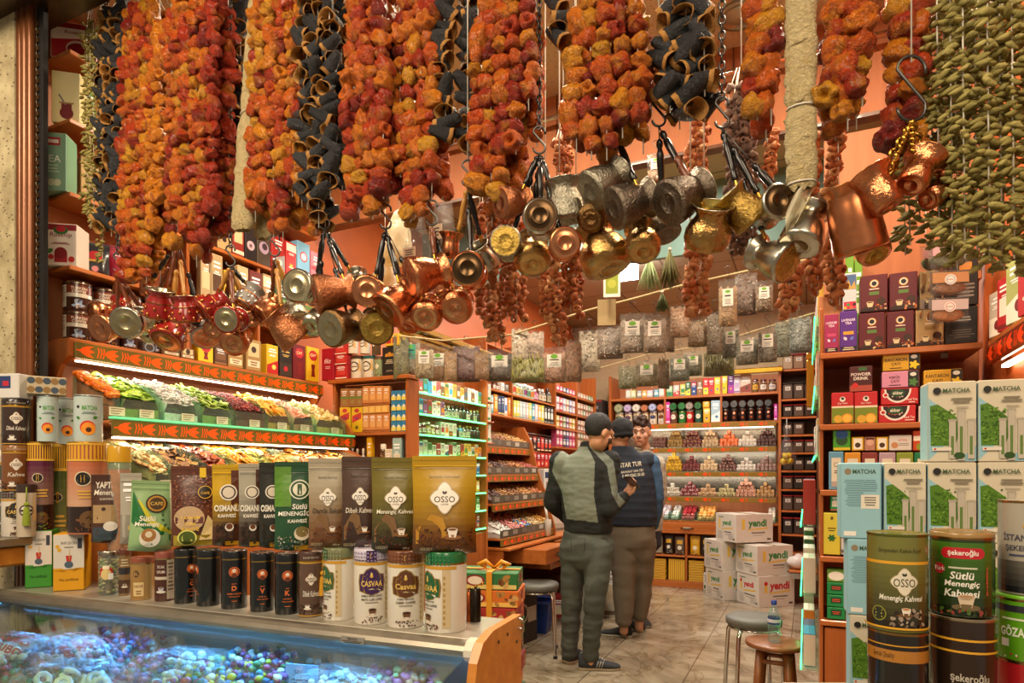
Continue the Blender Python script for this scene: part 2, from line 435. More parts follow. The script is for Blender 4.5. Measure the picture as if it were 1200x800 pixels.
rail('hanging_rail',[(-2.7,2.93,3.11),(.6,2.93,3.11)],.013,'chrome','bright metal rail along the orange header boards')
rail('hanging_rail',[(-2.5,2.05,3.235),(.75,2.05,3.235)],.010,'iron','thin rail just under the ceiling behind the big pepper bundles')
def area(name,loc,size,power,c,rot=(0,0,0),sy=None,spread=None):
 d=bpy.data.lights.new(name,'AREA');d.energy=power;d.color=c;d.size=size
 if sy:d.shape='RECTANGLE';d.size_y=sy
 if spread:d.spread=spread
 o=bpy.data.objects.new(name,d);C.objects.link(o);o.location=loc;o.rotation_euler=rot;return o
WARM,NEUT=(1.0,.80,.56),(1.0,.90,.76)
area('unseen_fill_lamp',(-1.6,-1.2,3.6),1.2,82,WARM,(R(42),0,R(-4)),2.0)  # unseen lamps added behind the camera to light the shop front
area('unseen_fill_lamp',(.9,-1.0,3.5),1.2,64,WARM,(R(42),0,R(18)),2.0)
area('unseen_fill_lamp',(-1.9,-.1,3.3),.5,16,WARM,(R(28),0,R(24)))  # extra lamp added out of view to brighten the pillar and peppers
for x,y in((-2.0,2.1),(-.9,2.1),(.15,2.1),(-1.7,3.6),(-.6,3.6),(-1.7,5.0),(-.6,5.0),(-1.7,6.4),(-.6,6.4)):
 area('ceiling_spot',(x,y,3.22),.22,26,NEUT if y>3 else WARM)
wd=bpy.data.worlds.new('world');bpy.context.scene.world=wd;wd.use_nodes=True
wd.node_tree.nodes['Background'].inputs['Color'].default_value=(1.0,.82,.62,1);wd.node_tree.nodes['Background'].inputs['Strength'].default_value=.28
def downlight(px,py,lab,r=.09):
 p=at_z(px,py,3.26)
 t=thing('ceiling_downlight',lab,'light',(p.x,p.y,3.26))
 m=MB();m.lathe([(r,0),(r,-.012),(r*.8,-.016),(r*.72,-.004)],None,'aluminium',28,cap0=False,cap1=False);m.obj('trim_ring',t)
 m=MB();m.lathe([(r*.72,-.004),(r*.4,-.014),(.001,-.018)],None,'white_metal',24,cap0=False,cap1=False);m.obj('lens',t)
downlight(868,16,'round recessed downlight in the beige front ceiling beside the dark aubergines')
def ceiling_panel(px,py,w,lab):
 p=at_z(px,py,3.24);t=thing('ceiling_light',lab,'light',(p.x,p.y,3.24))
 m=MB();m.box(-w*.5,w*.5,-w*.5,w*.5,-.17,.02,None,'lamp');m.obj('diffuser',t)
 m=MB();m.box(-w*.56,w*.56,-w*.56,w*.56,.0,.03,None,'aluminium');m.obj('frame',t)
ceiling_panel(735,303,.16,'bright white ceiling panel lamp showing between the hanging pots')
sc=bpy.context.scene
sc.view_settings.view_transform='Standard';sc.view_settings.look='None';sc.view_settings.gamma=1;sc.view_settings.use_curve_mapping=False
sc.view_settings.exposure=0.22
sc.cycles.max_bounces=6;sc.cycles.diffuse_bounces=3;sc.cycles.glossy_bounces=3;sc.cycles.transmission_bounces=4;sc.cycles.transparent_max_bounces=16
sc.cycles.sample_clamp_indirect=4;sc.cycles.caustics_reflective=False;sc.cycles.caustics_refractive=False
sc.cycles.use_adaptive_sampling=True
def boards(parent,name,x0,x1,y0,y1,zs,t=.018,mat='wood_long'):
 for z in zs:
  m=MB();m.box(0,x1-x0,0,y1-y0,-t,0,None,mat,.003);m.obj(name,parent,(x0-parent.location.x,y0-parent.location.y,z-parent.location.z))
def panel(parent,name,x0,x1,y0,y1,z0,z1,mat='wood',b=.003):
 m=MB();m.box(0,x1-x0,0,y1-y0,0,z1-z0,None,mat,b);return m.obj(name,parent,(x0-parent.location.x,y0-parent.location.y,z0-parent.location.z))
def ornament(parent,L,h,loc,rz,c='#ff5a12',base='#6b5a22',pitch=.098,glow=True):
 m=MB();m.box(-L/2,L/2,-.008,.008,0,h,base,'gloss',.002)
 a=Art(m,'flat',L,.016,h,'gloss');n=max(1,int(L/pitch))
 for i in range(n):
  u=-L/2+pitch*(i+.5);s=h*.9;v=h/2
  q=lambda x,y:(u+x*s,v+y*s)
  a.k=0
  a.pg([q(-.62,.0),q(-.45,.22),q(-.1,.36),q(.35,.40),q(.05,.18),q(.42,.02),q(.05,-.16),q(.35,-.40),q(-.1,-.36),q(-.45,-.2)],c)
  a.pg([q(-.85,.05),q(-.6,.05),q(-.6,-.05),q(-.85,-.05)],c)
  for k in range(3):
   x=.62+k*.2
   a.k=1;a.pg([q(x,.36),q(x+.07,.36),q(x+.14,.1),q(x+.02,-.36),q(x-.05,-.36),q(x+.06,.08)],c)
 return m.obj('ornament_board',parent,loc,rz)
def led(parent,name,x0,x1,y0,y1,z0,z1,mat):
 m=MB();m.box(x0,x1,y0,y1,z0,z1,None,mat);return m.obj(name,parent)
XS,YS0,YE=-2.6,1.50,2.88
ZS=[1.875,2.158,2.444,2.73,3.0]
W1=thing('wall_shelving','tall cherry wood wall shelving over the dried fruit display, next to the doorway','shelving',(0,0,0))
boards(W1,'shelf',-2.78,XS,YS0,YE,ZS)
panel(W1,'back_panel',-2.795,-2.78,YS0,YE,1.88,3.25,'panel')
for y in(2.02,2.44):panel(W1,'divider',-2.78,XS-.01,y,y+.018,1.875,3.0)
XA,XB,XC=-2.6,-2.34,-2.12
D1=thing('display_case','two-tier cherry display case for dried fruit with tulip ornament boards','display case',(0,0,0))
LY,MY=YE-YS0,(YE+YS0)/2
panel(D1,'back_panel',-2.8,-2.78,YS0,YE,0,1.855,'panel')
panel(D1,'top_board',-2.78,XA+.02,YS0,YE,1.79,1.855,'wood_long')
ornament(D1,LY,.062,(XA+.031,MY,1.793),R(90))
led(D1,'light_strip',XA-.0,XA+.012,YS0+.02,YE-.02,1.783,1.789,'led_white')
panel(D1,'shelf',-2.78,XB-.022,YS0,YE,1.53,1.545,'wood_long')
ornament(D1,LY,.062,(XB,MY,1.485),R(90))
led(D1,'glass_edge',XB-.02,XB+.012,YS0,YE,1.550,1.558,'glass_edge')
led(D1,'light_strip',XB-.035,XB-.022,YS0+.02,YE-.02,1.477,1.483,'led_white')
panel(D1,'shelf',-2.78,XC,YS0,YE,1.255,1.27,'wood_long')
panel(D1,'cabinet_body',-2.78,XC+.03,YS0,YE,0,1.25,'wood')
for y in(YS0-.02,YE-.02):
 m=MB();pts=[(-2.78,1.25),(XC+.02,1.25),(XC-.02,1.30),(-2.6,1.34),(-2.70,1.45),(-2.68,1.6),(-2.66,1.70),(XA-.02,1.77),(XA+.03,1.80),(XA+.03,1.86),(-2.78,1.86)]if y<2 else[(-2.78,1.25),(XC+.02,1.25),(XC-.02,1.33),(XC-.12,1.42),(XB-.02,1.48),(XB+.01,1.57),(XB-.06,1.65),(XA-.02,1.72),(XA+.03,1.80),(XA+.03,1.86),(-2.78,1.86)]
 m.prism([(a,b)for a,b in pts],y,y+.018,None,'wood','Y');m.obj('end_panel',D1)
area('display_strip',(-2.58,MY,1.77),.03,1.9,NEUT,(0,R(12),0),LY-.1)
area('display_strip',(-2.36,MY,1.465),.03,2.2,NEUT,(0,R(12),0),LY-.1)
XR=-2.05
E1=thing('shelf_cabinet','cherry cabinet end facing the passage between dried fruit and green-lit shelves','cabinet',(0,0,0))
boards(E1,'shelf',-2.49,-2.0,2.90,3.0,(1.575,1.31,1.05),mat='wood_cross')
boards(E1,'top_board',-2.54,-1.97,2.89,3.0,(1.887,),.022,'wood_cross')
panel(E1,'back_panel',-2.51,-1.98,3.0,3.01,0,1.865,'panel');panel(E1,'side_panel',-2.0,-1.98,2.90,3.0,0,1.865);panel(E1,'side_panel',-2.51,-2.49,2.90,3.0,0,1.865)
panel(E1,'cabinet_base',-2.49,-2.0,2.91,3.0,0,1.0)
G1=thing('glass_shelving','green-lit glass shelves of little bottles and boxes behind the pouches','shelving',(0,0,0))
GZ=[1.82,1.694,1.573,1.452,1.33,1.207,1.085,.96]
panel(G1,'back_panel',-2.24,-2.22,3.02,3.96,.5,2.0,'panel')
for z in GZ:
 m=MB();m.box(-2.22,XR-.004,3.02,3.95,z-.008,z,None,'acrylic');m.obj('glass_shelf',G1)
 led(G1,'light_edge',XR-.004,XR+.008,3.02,3.95,z-.009,z+.001,'led_edge')
panel(G1,'side_panel',-2.24,XR+.012,3.95,3.97,0,2.0);panel(G1,'cabinet_base',-2.22,XR,3.02,3.95,0,.93)
area('shelf_strip',(XR+.03,3.5,1.97),.05,2.2,(.75,1.0,.8),(0,R(-20),0),.8)
# makers of packed goods; front towards -Y, origin in the middle of the base
rg=random.Random(11)
def carton(w,d,h,base,art=None,side=None,m='paper',top=None):
 b=MB();b.box(-w/2,w/2,-d/2,d/2,0,h,base,m,min(.0025,w*.04))
 if side:
  s=Art(b,'side',w,d,h,m);s.rect(-d/2*.94,d/2*.94,h*.03,h*.97,side)
  s=Art(b,'lside',w,d,h,m);s.rect(-d/2*.94,d/2*.94,h*.03,h*.97,side)
 if min(w,h)>.04:
  t=Art(b,'top',w,d,h,m);t.rect(-w/2*.96,w/2*.96,d*.46,d*.5,shade(base,.55))
 if art:art(Art(b,'flat',w,d,h,m),w,h)
 return b
def gen_art(base,c2,c3,title=None,tc='#ffffff',pic=None,rnd=None,style=None):
 rnd=rnd or rg
 st=style if style is not None else rnd.randrange(5)
 def f(a,w,h):
  if st==0:a.rect(-w/2*.97,w/2*.97,h*.02,h*.42,c2);a.disc(0,h*.24,min(w,h)*.16,c3)
  elif st==1:a.rect(-w*.36,w*.36,h*.28,h*.62,c2);a.rect(-w/2*.97,w/2*.97,h*.04,h*.12,c3)
  elif st==2:a.pg([(-w*.48,h*.02),(w*.48,h*.02),(w*.48,h*.5),(-w*.48,h*.3)],c2);a.disc(w*.12,h*.25,min(w,h)*.17,c3)
  elif st==3:a.rect(-w/2*.97,w/2*.97,h*.72,h*.95,c2);a.cup(0,h*.3,min(w,h)*.17,c3)
  else:
   a.rect(-w/2*.97,w/2*.97,h*.45,h*.55,c3);a.disc(0,h*.26,min(w,h)*.2,c2)
   for k in range(3):a.leaf(0,h*.26,min(w,h)*.2,k*2.1+.4,c3)
  if title:a.text(title,0,h*.8,min(h*.13,w*.3),tc,maxw=w*.84)
  else:a.lines(-w*.36,w*.36,h*.72,h*.88,2,tc,rnd)
  a.lines(-w*.3,w*.3,h*.60,h*.68,2,tc,rnd)
 return f
def tin(r,h,base,lid=None,art=None,lidh=None,m='gloss',rim='metal',rc='#c9b27a',n=40,body='gloss'):
 b=MB();lidh=lidh or h*.16
 b.lathe([(r*.98,0),(r,.003),(r,h-lidh)],base,body,n)
 b.lathe([(r*1.012,h-lidh),(r*1.02,h-lidh+.002),(r*1.012,h-lidh+.004)],rc,rim,n,False,False)
 b.lathe([(r*1.012,h-lidh+.004),(r*1.012,h-.003),(r*.97,h),(r*.9,h-.002)],lid or base,m,n,False,True)
 if art:art(Art(b,'cyl',r*2,r*2,h,m),r*2,h)
 return b
def jar(r,h,fill,lid,label=None,m='glass',n=20):
 b=MB()
 b.lathe([(r*.93,.004),(r*.95,h*.72)],fill,'food',n)
 b.lathe([(r*.95,0),(r,.006),(r,h*.76),(r*.8,h*.86)],None,m,n,True,False)
 b.lathe([(r*.86,h*.85),(r*.86,h*.99),(r*.8,h)],lid,'gloss',n)
 if label:a=Art(b,'cyl',r*2,r*2,h);a.rect(-r*.95,r*.95,h*.2,h*.58,label);a.lines(-r*.6,r*.6,h*.28,h*.5,3,'#5a3a2a')
 return b
def bottle(r,h,c,cap,label=None,m='gloss',n=14):
 b=MB()
 b.lathe([(r*.95,0),(r,.004),(r,h*.62),(r*.75,h*.72),(r*.36,h*.78),(r*.36,h*.84)],c,m,n)
 b.lathe([(r*.42,h*.82),(r*.44,h*.97),(r*.3,h)],cap,'gloss',n)
 if label:a=Art(b,'cyl',r*2,r*2,h);a.rect(-r*1.2,r*1.2,h*.12,h*.52,label);a.lines(-r*.8,r*.8,h*.2,h*.45,3,'#3a3a3a')
 return b
def pouch_xy(w,h,d):
 def th(u,v):
  x=min(1,abs(u)/(w/2));t=v/h
  e=(1-x**4)
  p=.5*d*(min(1,(t/.10))**.5)*(1-.0*t)if t<.1 else.5*d*(max(0,1-max(0,(t-.28)/.62))**.8 if t>.28 else 1)
  return max(.0012,p*e)
 return th
def pouch(w,h,d,base,art=None,m='foil',grad=None,seal=None):
 b=MB();th=pouch_xy(w,h,d);nu,nv=10,16
 for sgn in(-1,1):
  vs,fs,cs=[],[],[]
  for j in range(nv+1):
   t=j/nv
   for i in range(nu+1):
    s=-1+2*i/nu;v=h*t
    wid=w/2*(1-.035*math.sin(math.pi*min(1,t/.9)))
    u=s*wid;rnd_c=.0
    if t>.94 and abs(s)>.9:v-=.006*h*((abs(s)-.9)*10)
    y=sgn*th(s*w/2,h*t)
    if sgn<0:y-=.0016*mnoise.noise(Vector((u*40,v*30,w*99)))*(1 if t<.9 else 0)
    if t<.02:v+=h*.025*(s*s)
    vs.append((u,y,v))
  for j in range(nv):
   c=base
   if grad:
    t=(j+.5)/nv
    G=[(0,grad[0][1])]+[((grad[i_][0]+(grad[i_-1][0]if i_ else 0))/2,grad[i_][1])for i_ in range(len(grad))]+[(1,grad[-1][1])]
    for(ta,ca),(tb,cb)in zip(G,G[1:]):
     if ta<=t<=tb:k_=(t-ta)/max(1e-6,tb-ta);ca,cb=col(ca),col(cb);c=tuple(ca[q_]+(cb[q_]-ca[q_])*k_ for q_ in range(3));break
   for i in range(nu):
    q=(j*(nu+1)+i,j*(nu+1)+i+1,(j+1)*(nu+1)+i+1,(j+1)*(nu+1)+i)
    fs.append(q if sgn<0 else q[::-1]);cs.append(c)
  b.add(vs,fs,cs,m,True)
 b.box(-w/2*.985,w/2*.985,-.0022,.0022,h*.955,h,seal or base,m)
 if art:
  a=Art(b,'flat',w,d,h,'foil')
  def mp(u,v,k):return(u,-th(u,v)-.0022-.0001*k,v)
  a.mp=mp
  def poly(vs,fs,c,mm=None,k=None):
   if k is None:a.k+=1;k=a.k
   if len(fs)==1 and len(fs[0])>6:
    n=len(vs);cu,cv=sum(x for x,_ in vs)/n,sum(y for _,y in vs)/n
    mid=[((x+cu)/2,(y+cv)/2)for x,y in vs]
    vv=list(vs)+mid+[(cu,cv)]
    ff=[(i,(i+1)%n,n+(i+1)%n,n+i)for i in range(n)]+[(n+i,n+(i+1)%n,2*n)for i in range(n)]
    vs,fs=vv,ff
   a.mb.add([mp(u,v,k)for u,v in vs],fs,c,mm or 'foil')
  a.poly=poly
  def rect(u0,u1,v0,v1,c,mm=None):
   nx,ny=max(1,int(abs(u1-u0)/.02)),max(1,int(abs(v1-v0)/.02))
   vs=[(u0+(u1-u0)*i/nx,v0+(v1-v0)*j/ny)for j in range(ny+1)for i in range(nx+1)]
   poly(vs,[(j*(nx+1)+i,j*(nx+1)+i+1,(j+1)*(nx+1)+i+1,(j+1)*(nx+1)+i)for j in range(ny)for i in range(nx)],c,mm)
  a.rect=rect
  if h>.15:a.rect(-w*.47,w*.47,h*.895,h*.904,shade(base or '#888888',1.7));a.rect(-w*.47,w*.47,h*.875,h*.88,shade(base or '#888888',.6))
  art(a,w,h)
 return b
def fit_y(px0,px1,ytop,Y,z,ybot=None):
 a,b=at_y(px0,ytop,Y),at_y(px1,ytop,Y)
 return(a.x+b.x)/2,abs(b.x-a.x),at_y((px0+px1)/2,ytop,Y).z-z
def fit_x(px0,px1,ytop,X,z):
 a,b=at_x(px0,ytop,X),at_x(px1,ytop,X)
 return(a.y+b.y)/2,abs(b.y-a.y),at_x((px0+px1)/2,ytop,X).z-z
def put(name,mb,face,pos,line,z,d,label,cat,group=None,gap=0):
 if face=='Y':return mb.obj(name,None,(pos,line+d/2+gap,z),0,label,cat,group)
 if face=='L':return mb.obj(name,None,(line-d/2-gap,pos,z),R(90),label,cat,group)
 return mb.obj(name,None,(line+d/2+gap,pos,z),R(-90),label,cat,group)
def row(face,line,z,items,where,group=None,dmax=.12,gap=0.004,count=True,base_z=None):
 """items: (px0, px1, ytop, kind, look, params...)"""
 n=0
 for it in items:
  px0,px1,yt,kind,look=it[:5];prm=it[5:]
  pos,w,h=(fit_y if face=='Y' else fit_x)(px0,px1,yt,line,z)
  w*=.965;n+=1
  if h<.015:h=.02
  lab=look+', '+ORD[min(n-1,29)]+' '+where if count else look+' '+where
  if kind=='box':
   d=min(dmax,max(.03,w*.6));base=prm[0];art=prm[1]if len(prm)>1 else None
   put('carton',carton(w,d,h,base,art,prm[2]if len(prm)>2 else None),face,pos,line,z,d,lab,'box',group,gap)
  elif kind=='tin':
   d=min(w,dmax);put('coffee_tin',tin(d/2,h,prm[0],prm[1],prm[2]if len(prm)>2 else None),face,pos,line,z,d,lab,'tin',group,gap)
  elif kind=='jar':
   d=min(w,dmax);put('jar',jar(d/2,h,prm[0],prm[1],prm[2]if len(prm)>2 else None),face,pos,line,z,d,lab,'jar',group,gap)
  elif kind=='bottle':
   d=min(w,dmax);put('bottle',bottle(d/2,h,prm[0],prm[1],prm[2]if len(prm)>2 else None),face,pos,line,z,d,lab,'bottle',group,gap)
  elif kind=='pouch':
   d=min(dmax,w*.4);put('pouch',pouch(w,h,d,prm[0],prm[1]if len(prm)>1 else None),face,pos,line,z,d,lab,'pouch',group,gap)
def rose_art(land=True):
 def f(a,w,h):
  a.rect(-w/2*.97,w/2*.97,h*.84,h*.98,'#8c1f2a');a.pg([(-w*.48,h*.5),(w*.48,h*.62),(w*.48,h*.02),(-w*.48,h*.02)],'#a5222c')if land else None
  a.text('Rosehip',0,h*.72,h*.13 if land else w*.2,'#7c1f2c',.01,.1,w*.86)
  if land:a.disc(w*.08,h*.3,h*.22,'#c9b7a8',sx=1.3);a.disc(w*.08,h*.27,h*.18,'#7d0f16',sx=1.4)
  else:
   a.disc(0,h*.84,w*.14,'#2f6a2c',sx=1.6);a.disc(0,h*.87,w*.1,'#b02030',sx=1.5)
   a.rect(-w*.2,w*.2,h*.08,h*.30,'#a01d28');a.disc(0,h*.3,w*.2,'#7c0f18');a.disc(-w*.3,h*.2,w*.09,'#c22b2b');a.disc(w*.33,h*.16,w*.1,'#c22b2b');a.leaf(-w*.45,h*.3,w*.25,.5,'#3c7a34')
   a.lines(-w*.35,w*.35,h*.5,h*.56,2,'#8c1f2a')
 return f
def mate_art(c='#6d1f22'):
 def f(a,w,h):
  a.disc(w*.02,h*.2,w*.24,c);a.rect(-w*.16,w*.2,h*.26,h*.40,c);a.pg([(-w*.05,h*.36),(w*.02,h*.36),(-w*.22,h*.56),(-w*.27,h*.54)],'#777777');a.rect(-w*.24,w*.28,h*.38,h*.41,'#9a7b4a')
 return f
def tea_art(a,w,h):
 a.rect(-w*.3,w*.3,h*.78,h*.92,'#a8343c');a.rect(-w*.24,w*.24,h*.82,h*.88,'#e8d8d0');a.text('TEA',0,h*.55,h*.12,'#e6efe2',.01,0,w*.8);a.lines(-w*.3,w*.3,h*.3,h*.46,3,'#b9d0b8')
 for k in range(3):a.disc(-w*.2+k*w*.2,h*.14,w*.13,'#c9d2b0')
def on_left(name,mb,px,py,X,z,rz,lab,cat,group=None):
 p=at_x(px,py,X);return mb.obj(name,None,(p.x,p.y,z),rz,lab,cat,group)
on_left('tea_carton',carton(.165,.07,.145,'#e4dcd6',rose_art(),'#8c1f2a'),91,40,-2.68,3.002,R(38),'wide rosehip tea carton with a red cup on the topmost shelf by the doorway','box')
on_left('tea_carton',carton(.15,.06,.12,'#b5261f',None),128,30,-2.70,3.002,R(80),'plain bright red carton on the topmost shelf behind the okra strings','box')
on_left('tea_carton',carton(.10,.06,.205,'#d9cf9e',mate_art(),'#cfc48f'),81,115,-2.68,2.732,R(40),'tall pale yellow carton with a dark red gourd cup, beside green lemon box','box')
on_left('tea_carton',carton(.075,.06,.20,'#4f9a35',gen_art('#4f9a35','#e8d33a','#f5f0b0',style=0)),108,115,-2.71,2.732,R(75),'green carton with yellow lemon slices behind okra strings near the stone pillar','box')
on_left('tea_carton',carton(.105,.085,.225,'#7da38a',tea_art,'#6d977b'),67,195,-2.685,2.446,R(35),'tall sage green tea carton on the shelf nearest the stone pillar','box')
on_left('tea_carton',carton(.075,.06,.20,'#b99a63',mate_art('#5b1c1e')),104,195,-2.71,2.446,R(75),'tan carton with a gourd cup beside the sage green tea carton','box')
on_left('tea_carton',carton(.115,.10,.165,'#ded2c6',rose_art(False),'#d3c8bd'),79,290,-2.68,2.16,R(35),'white rosehip carton with berries and red mug above the coffee tins','box')
on_left('coffee_pouch',pouch(.10,.14,.05,'#25262b',lambda a,w,h:(a.disc(0,h*.62,w*.2,'#b02a30',sx=1.3),a.rect(-w*.25,w*.25,h*.42,h*.5,'#b8923c'),a.disc(0,h*.2,w*.12,'#b02a30'))),112,300,-2.68,2.16,R(55),'small black pouch with red crest beside the white rosehip carton','pouch')
on_left('coffee_pouch',pouch(.12,.16,.05,'#8c1330',lambda a,w,h:(a.disc(0,h*.55,w*.2,'#b8324c'),a.lines(-w*.3,w*.3,h*.7,h*.8,2,'#e0b0b8'))),141,302,-2.68,2.16,R(70),'crimson pouch behind the hanging aubergines, on the shelf above the tins','pouch')
def coffee_tin_art(a,w,h):
 r=w/2
 a.rect(-r*1.5,r*1.5,h*.58,h*.84,'#6f2f1c');a.rect(-r*1.5,r*1.5,h*.44,h*.57,'#cfc6b6');a.rect(-r*1.5,-r*.6,h*.10,h*.84,'#cfcabd');a.lines(-r*1.4,-r*.7,h*.3,h*.8,8,'#6d675c')
 a.text('TURKISH',r*.35,h*.74,h*.09,'#e8ddc8',.01,0,r*1.3);a.text('COFFEE',r*.35,h*.63,h*.09,'#e8ddc8',.01,0,r*1.3)
 a.cup(r*.3,h*.25,r*.3,'#7f93b5','#4a2a16','#9fb0c8');a.beans(-r*.5,r*1.2,h*.06,h*.14,14,['#7a4a26','#5b3319','#9a6638'],r*.08,rg)
for lev in(0,1):
 for j in range(4):
  tin(.05,.118,'#3a1f16','#4a2a1d',coffee_tin_art,.012,rc='#9a8a70').obj('coffee_tin',None,(-2.675,1.575+j*.107,1.877+lev*.119),R(45),'brown and cream coffee tin, '+ORD[j]+' from the doorway in the '+('upper' if lev else 'lower')+' layer','tin','brown coffee tins by the doorway')
B_,BK='box','brown coffee cartons'
def oval_art(c='#7d8897'):return lambda a,w,h:(a.disc(0,h*.42,w*.32,c,sx=1.2),a.disc(0,h*.42,w*.24,'#3a2a20',sx=1.2),a.lines(-w*.3,w*.3,h*.7,h*.86,2,'#b9a58c'))
def face_art(a,w,h):a.rect(-w*.36,w*.36,h*.45,h*.9,'#d8c08e');a.disc(0,h*.68,w*.17,'#3a2416');a.rect(-w*.4,w*.4,h*.12,h*.34,'#e6d8b6');a.lines(-w*.3,w*.3,h*.15,h*.31,2,'#8a5a30')
def glass_art(bg):return lambda a,w,h:(a.disc(0,h*.76,w*.3,'#b5202a',sx=1.1),a.text('ÇAY',0,h*.76,h*.1,'#ffe9a0',.01,0,w*.5),a.pg([(-w*.16,h*.5),(w*.16,h*.5),(w*.1,h*.34),(w*.16,h*.14),(-w*.16,h*.14),(-w*.1,h*.34)],'#7c1610'),a.disc(0,h*.13,w*.26,'#d9d2c2',sx=1.2)if False else None)
row('L',XS-.004,1.877,[(168,184,400,'box','dark brown carton with grey oval','#3c2a22',oval_art()),(192,212,404,'box','cream and brown coffee carton','#7d5a38',face_art),(213,229,408,'box','cream and brown coffee carton','#7d5a38',face_art),(233,251,401,'box','bright yellow tea carton with a tea glass','#e3c01e',glass_art(0)),(252,267,406,'box','plain dark brown carton','#5a3820',gen_art('#5a3820','#7a5230','#94683c',style=1)),(268,286,401,'box','cream coffee carton with dark face','#a8854e',face_art),(289,307,398,'box','cream coffee carton with dark face','#a8854e',face_art),(313,327,404,'box','yellow and red tea packet','#dfb321',gen_art('#dfb321','#b8201c','#f0d860',style=2)),(328,343,403,'box','black tea packet with gold title','#221a16',gen_art('#221a16','#3a2a1c','#b8202a',tc='#d8b050',style=0)),(344,359,404,'box','dark red coffee packet with gold seal','#6b1216',glass_art(0)),(360,375,407,'box','yellow coffee packet with dark cup','#e2b21c',glass_art(0))],'from the doorway on the ornament shelf','packets above the dried fruit',.13)
row('L',XS-.004,2.16,[(236,248,294,'box','beige spice carton','#b8a27c',gen_art('#b8a27c','#d8c8a0','#8a3a2a',style=1)),(248,262,298,'box','beige spice carton with brown label','#b09a74',gen_art('#b09a74','#5a4030','#d0c0a0',style=1)),(263,278,318,'box','yellow spice carton','#d0a832',gen_art('#d0a832','#f0e0a0','#7a3020',style=0)),(279,292,312,'box','cream label carton','#c9b48a',gen_art('#c9b48a','#8a6a4a','#f0e8d0',style=1)),(293,308,318,'box','maroon spice carton','#6e2a22',gen_art('#6e2a22','#c0a070','#e0c8a0',style=0)),(309,322,322,'box','tan spice carton','#a8845a',gen_art('#a8845a','#e0d0b0','#6a3a2a',style=3)),(323,338,326,'box','dark green herb carton','#2e4a2a',gen_art('#2e4a2a','#e0d8b0','#7a9a4a',style=4)),(339,354,330,'box','white and red sweet carton','#d8cfc4',gen_art('#d8cfc4','#c02a2a','#e8c040',style=0,tc='#c02a2a')),(355,372,334,'box','orange herb carton','#c8742a',gen_art('#c8742a','#f0e0b0','#5a7a2a',style=4))],'along the shelf under the long wall board','spice cartons behind the pots',.13)
row('L',XS-.004,2.446,[(255,272,240,'box','brown carton with a photo panel','#6a4a30',gen_art('#6a4a30','#b8986a','#2e2018',style=0)),(273,287,246,'box','dark red tea carton','#8a2a24',gen_art('#8a2a24','#d8b890','#e8d8c0',style=1)),(288,301,262,'box','black carton with pale flower','#241f22',lambda a,w,h:(a.disc(0,h*.4,w*.35,'#c8a8b4'),a.disc(0,h*.4,w*.14,'#6a4a58'))),(302,318,262,'box','lilac carton with round picture','#4c4038',lambda a,w,h:(a.disc(0,h*.42,w*.36,'#a890ac'),a.disc(w*.05,h*.45,w*.2,'#3f3038'))),(319,335,276,'box','red and grey coffee carton','#a82a28',gen_art('#a82a28','#9a9a9c','#e8e0d8',style=2)),(336,348,284,'box','red and white sweets carton','#c42c2c',gen_art('#c42c2c','#f0e8e0','#f0c030',style=3)),(349,364,284,'box','light blue sweets carton with red oval','#7ab4d8',lambda a,w,h:(a.disc(0,h*.62,w*.3,'#c02a38'),a.disc(0,h*.62,w*.22,'#f0e8e8'),a.disc(w*.1,h*.2,w*.2,'#e0b030'))),(365,378,296,'box','pink sweets carton','#d07a88',gen_art('#d07a88','#f0d8d8','#c03a4a',style=4))],'from the doorway on the high wall board','cartons on the high wall board',.13)
TT=1.889
def tassel_art(lid,oval,base='#e4dccb'):
 return lambda a,w,h:(a.rect(-w*.7,w*.7,h*.84,h*.99,lid),a.disc(0,h*.5,w*.36,oval,sx=1.1),a.disc(0,h*.5,w*.28,'#e6ddd0',sx=1.1),a.lines(-w*.3,w*.3,h*.46,h*.54,1,oval),a.pg([(w*.38,h*.8),(w*.46,h*.8),(w*.56,h*.3),(w*.3,h*.3)],'#d8b070'))
row('Y',2.895,TT,[(376,391,408,'box','crimson tea packet with white script','#a5102a',lambda a,w,h:(a.text('filiz',0,h*.6,h*.14,'#f0dfe0',.01,.25,w*.8),a.lines(-w*.3,w*.3,h*.35,h*.45,2,'#e0b0b8'))),(392,406,427,'box','lowest small red chocolate box','#b8201e',gen_art('#b8201e','#c84038','#f0e0d0',style=1)),(407,421,416,'tin','cream tin with brown lid and tassel','#ddd5c4','#3d2a22',tassel_art('#3d2a22','#2a2220')),(421,435,416,'tin','cream tin with teal lid and tassel','#ddd5c4','#2a5a58',tassel_art('#1f5a5a','#24302e')),(435,447,417,'tin','sage green tin with pale diamond','#8d9a72','#4a3a30',lambda a,w,h:(a.quatre(0,h*.5,w*.2,'#e0d8c0'),a.beans(-w*.5,w*.5,h*.03,h*.15,12,['#2a1a12','#4a2f20'],w*.05,rg))),(447,465,406,'box','black coffee box with gold domes','#1f1a17',lambda a,w,h:(a.rect(-w*.3,w*.3,h*.66,h*.72,'#c8862a'),a.disc(0,h*.74,w*.12,'#c8862a'),a.disc(-w*.2,h*.72,w*.08,'#c8862a'),a.disc(w*.2,h*.72,w*.08,'#c8862a'),a.lines(-w*.3,w*.3,h*.4,h*.56,3,'#c8b898'),a.lines(-w*.3,w*.3,h*.12,h*.2,2,'#8a7a68')))],'along the cabinet top','tins and boxes on the cabinet top',.09)
def stack_on(px0,px1,y0s,Y,mk_mb,name,label,cat,group,d=.08):
 pass
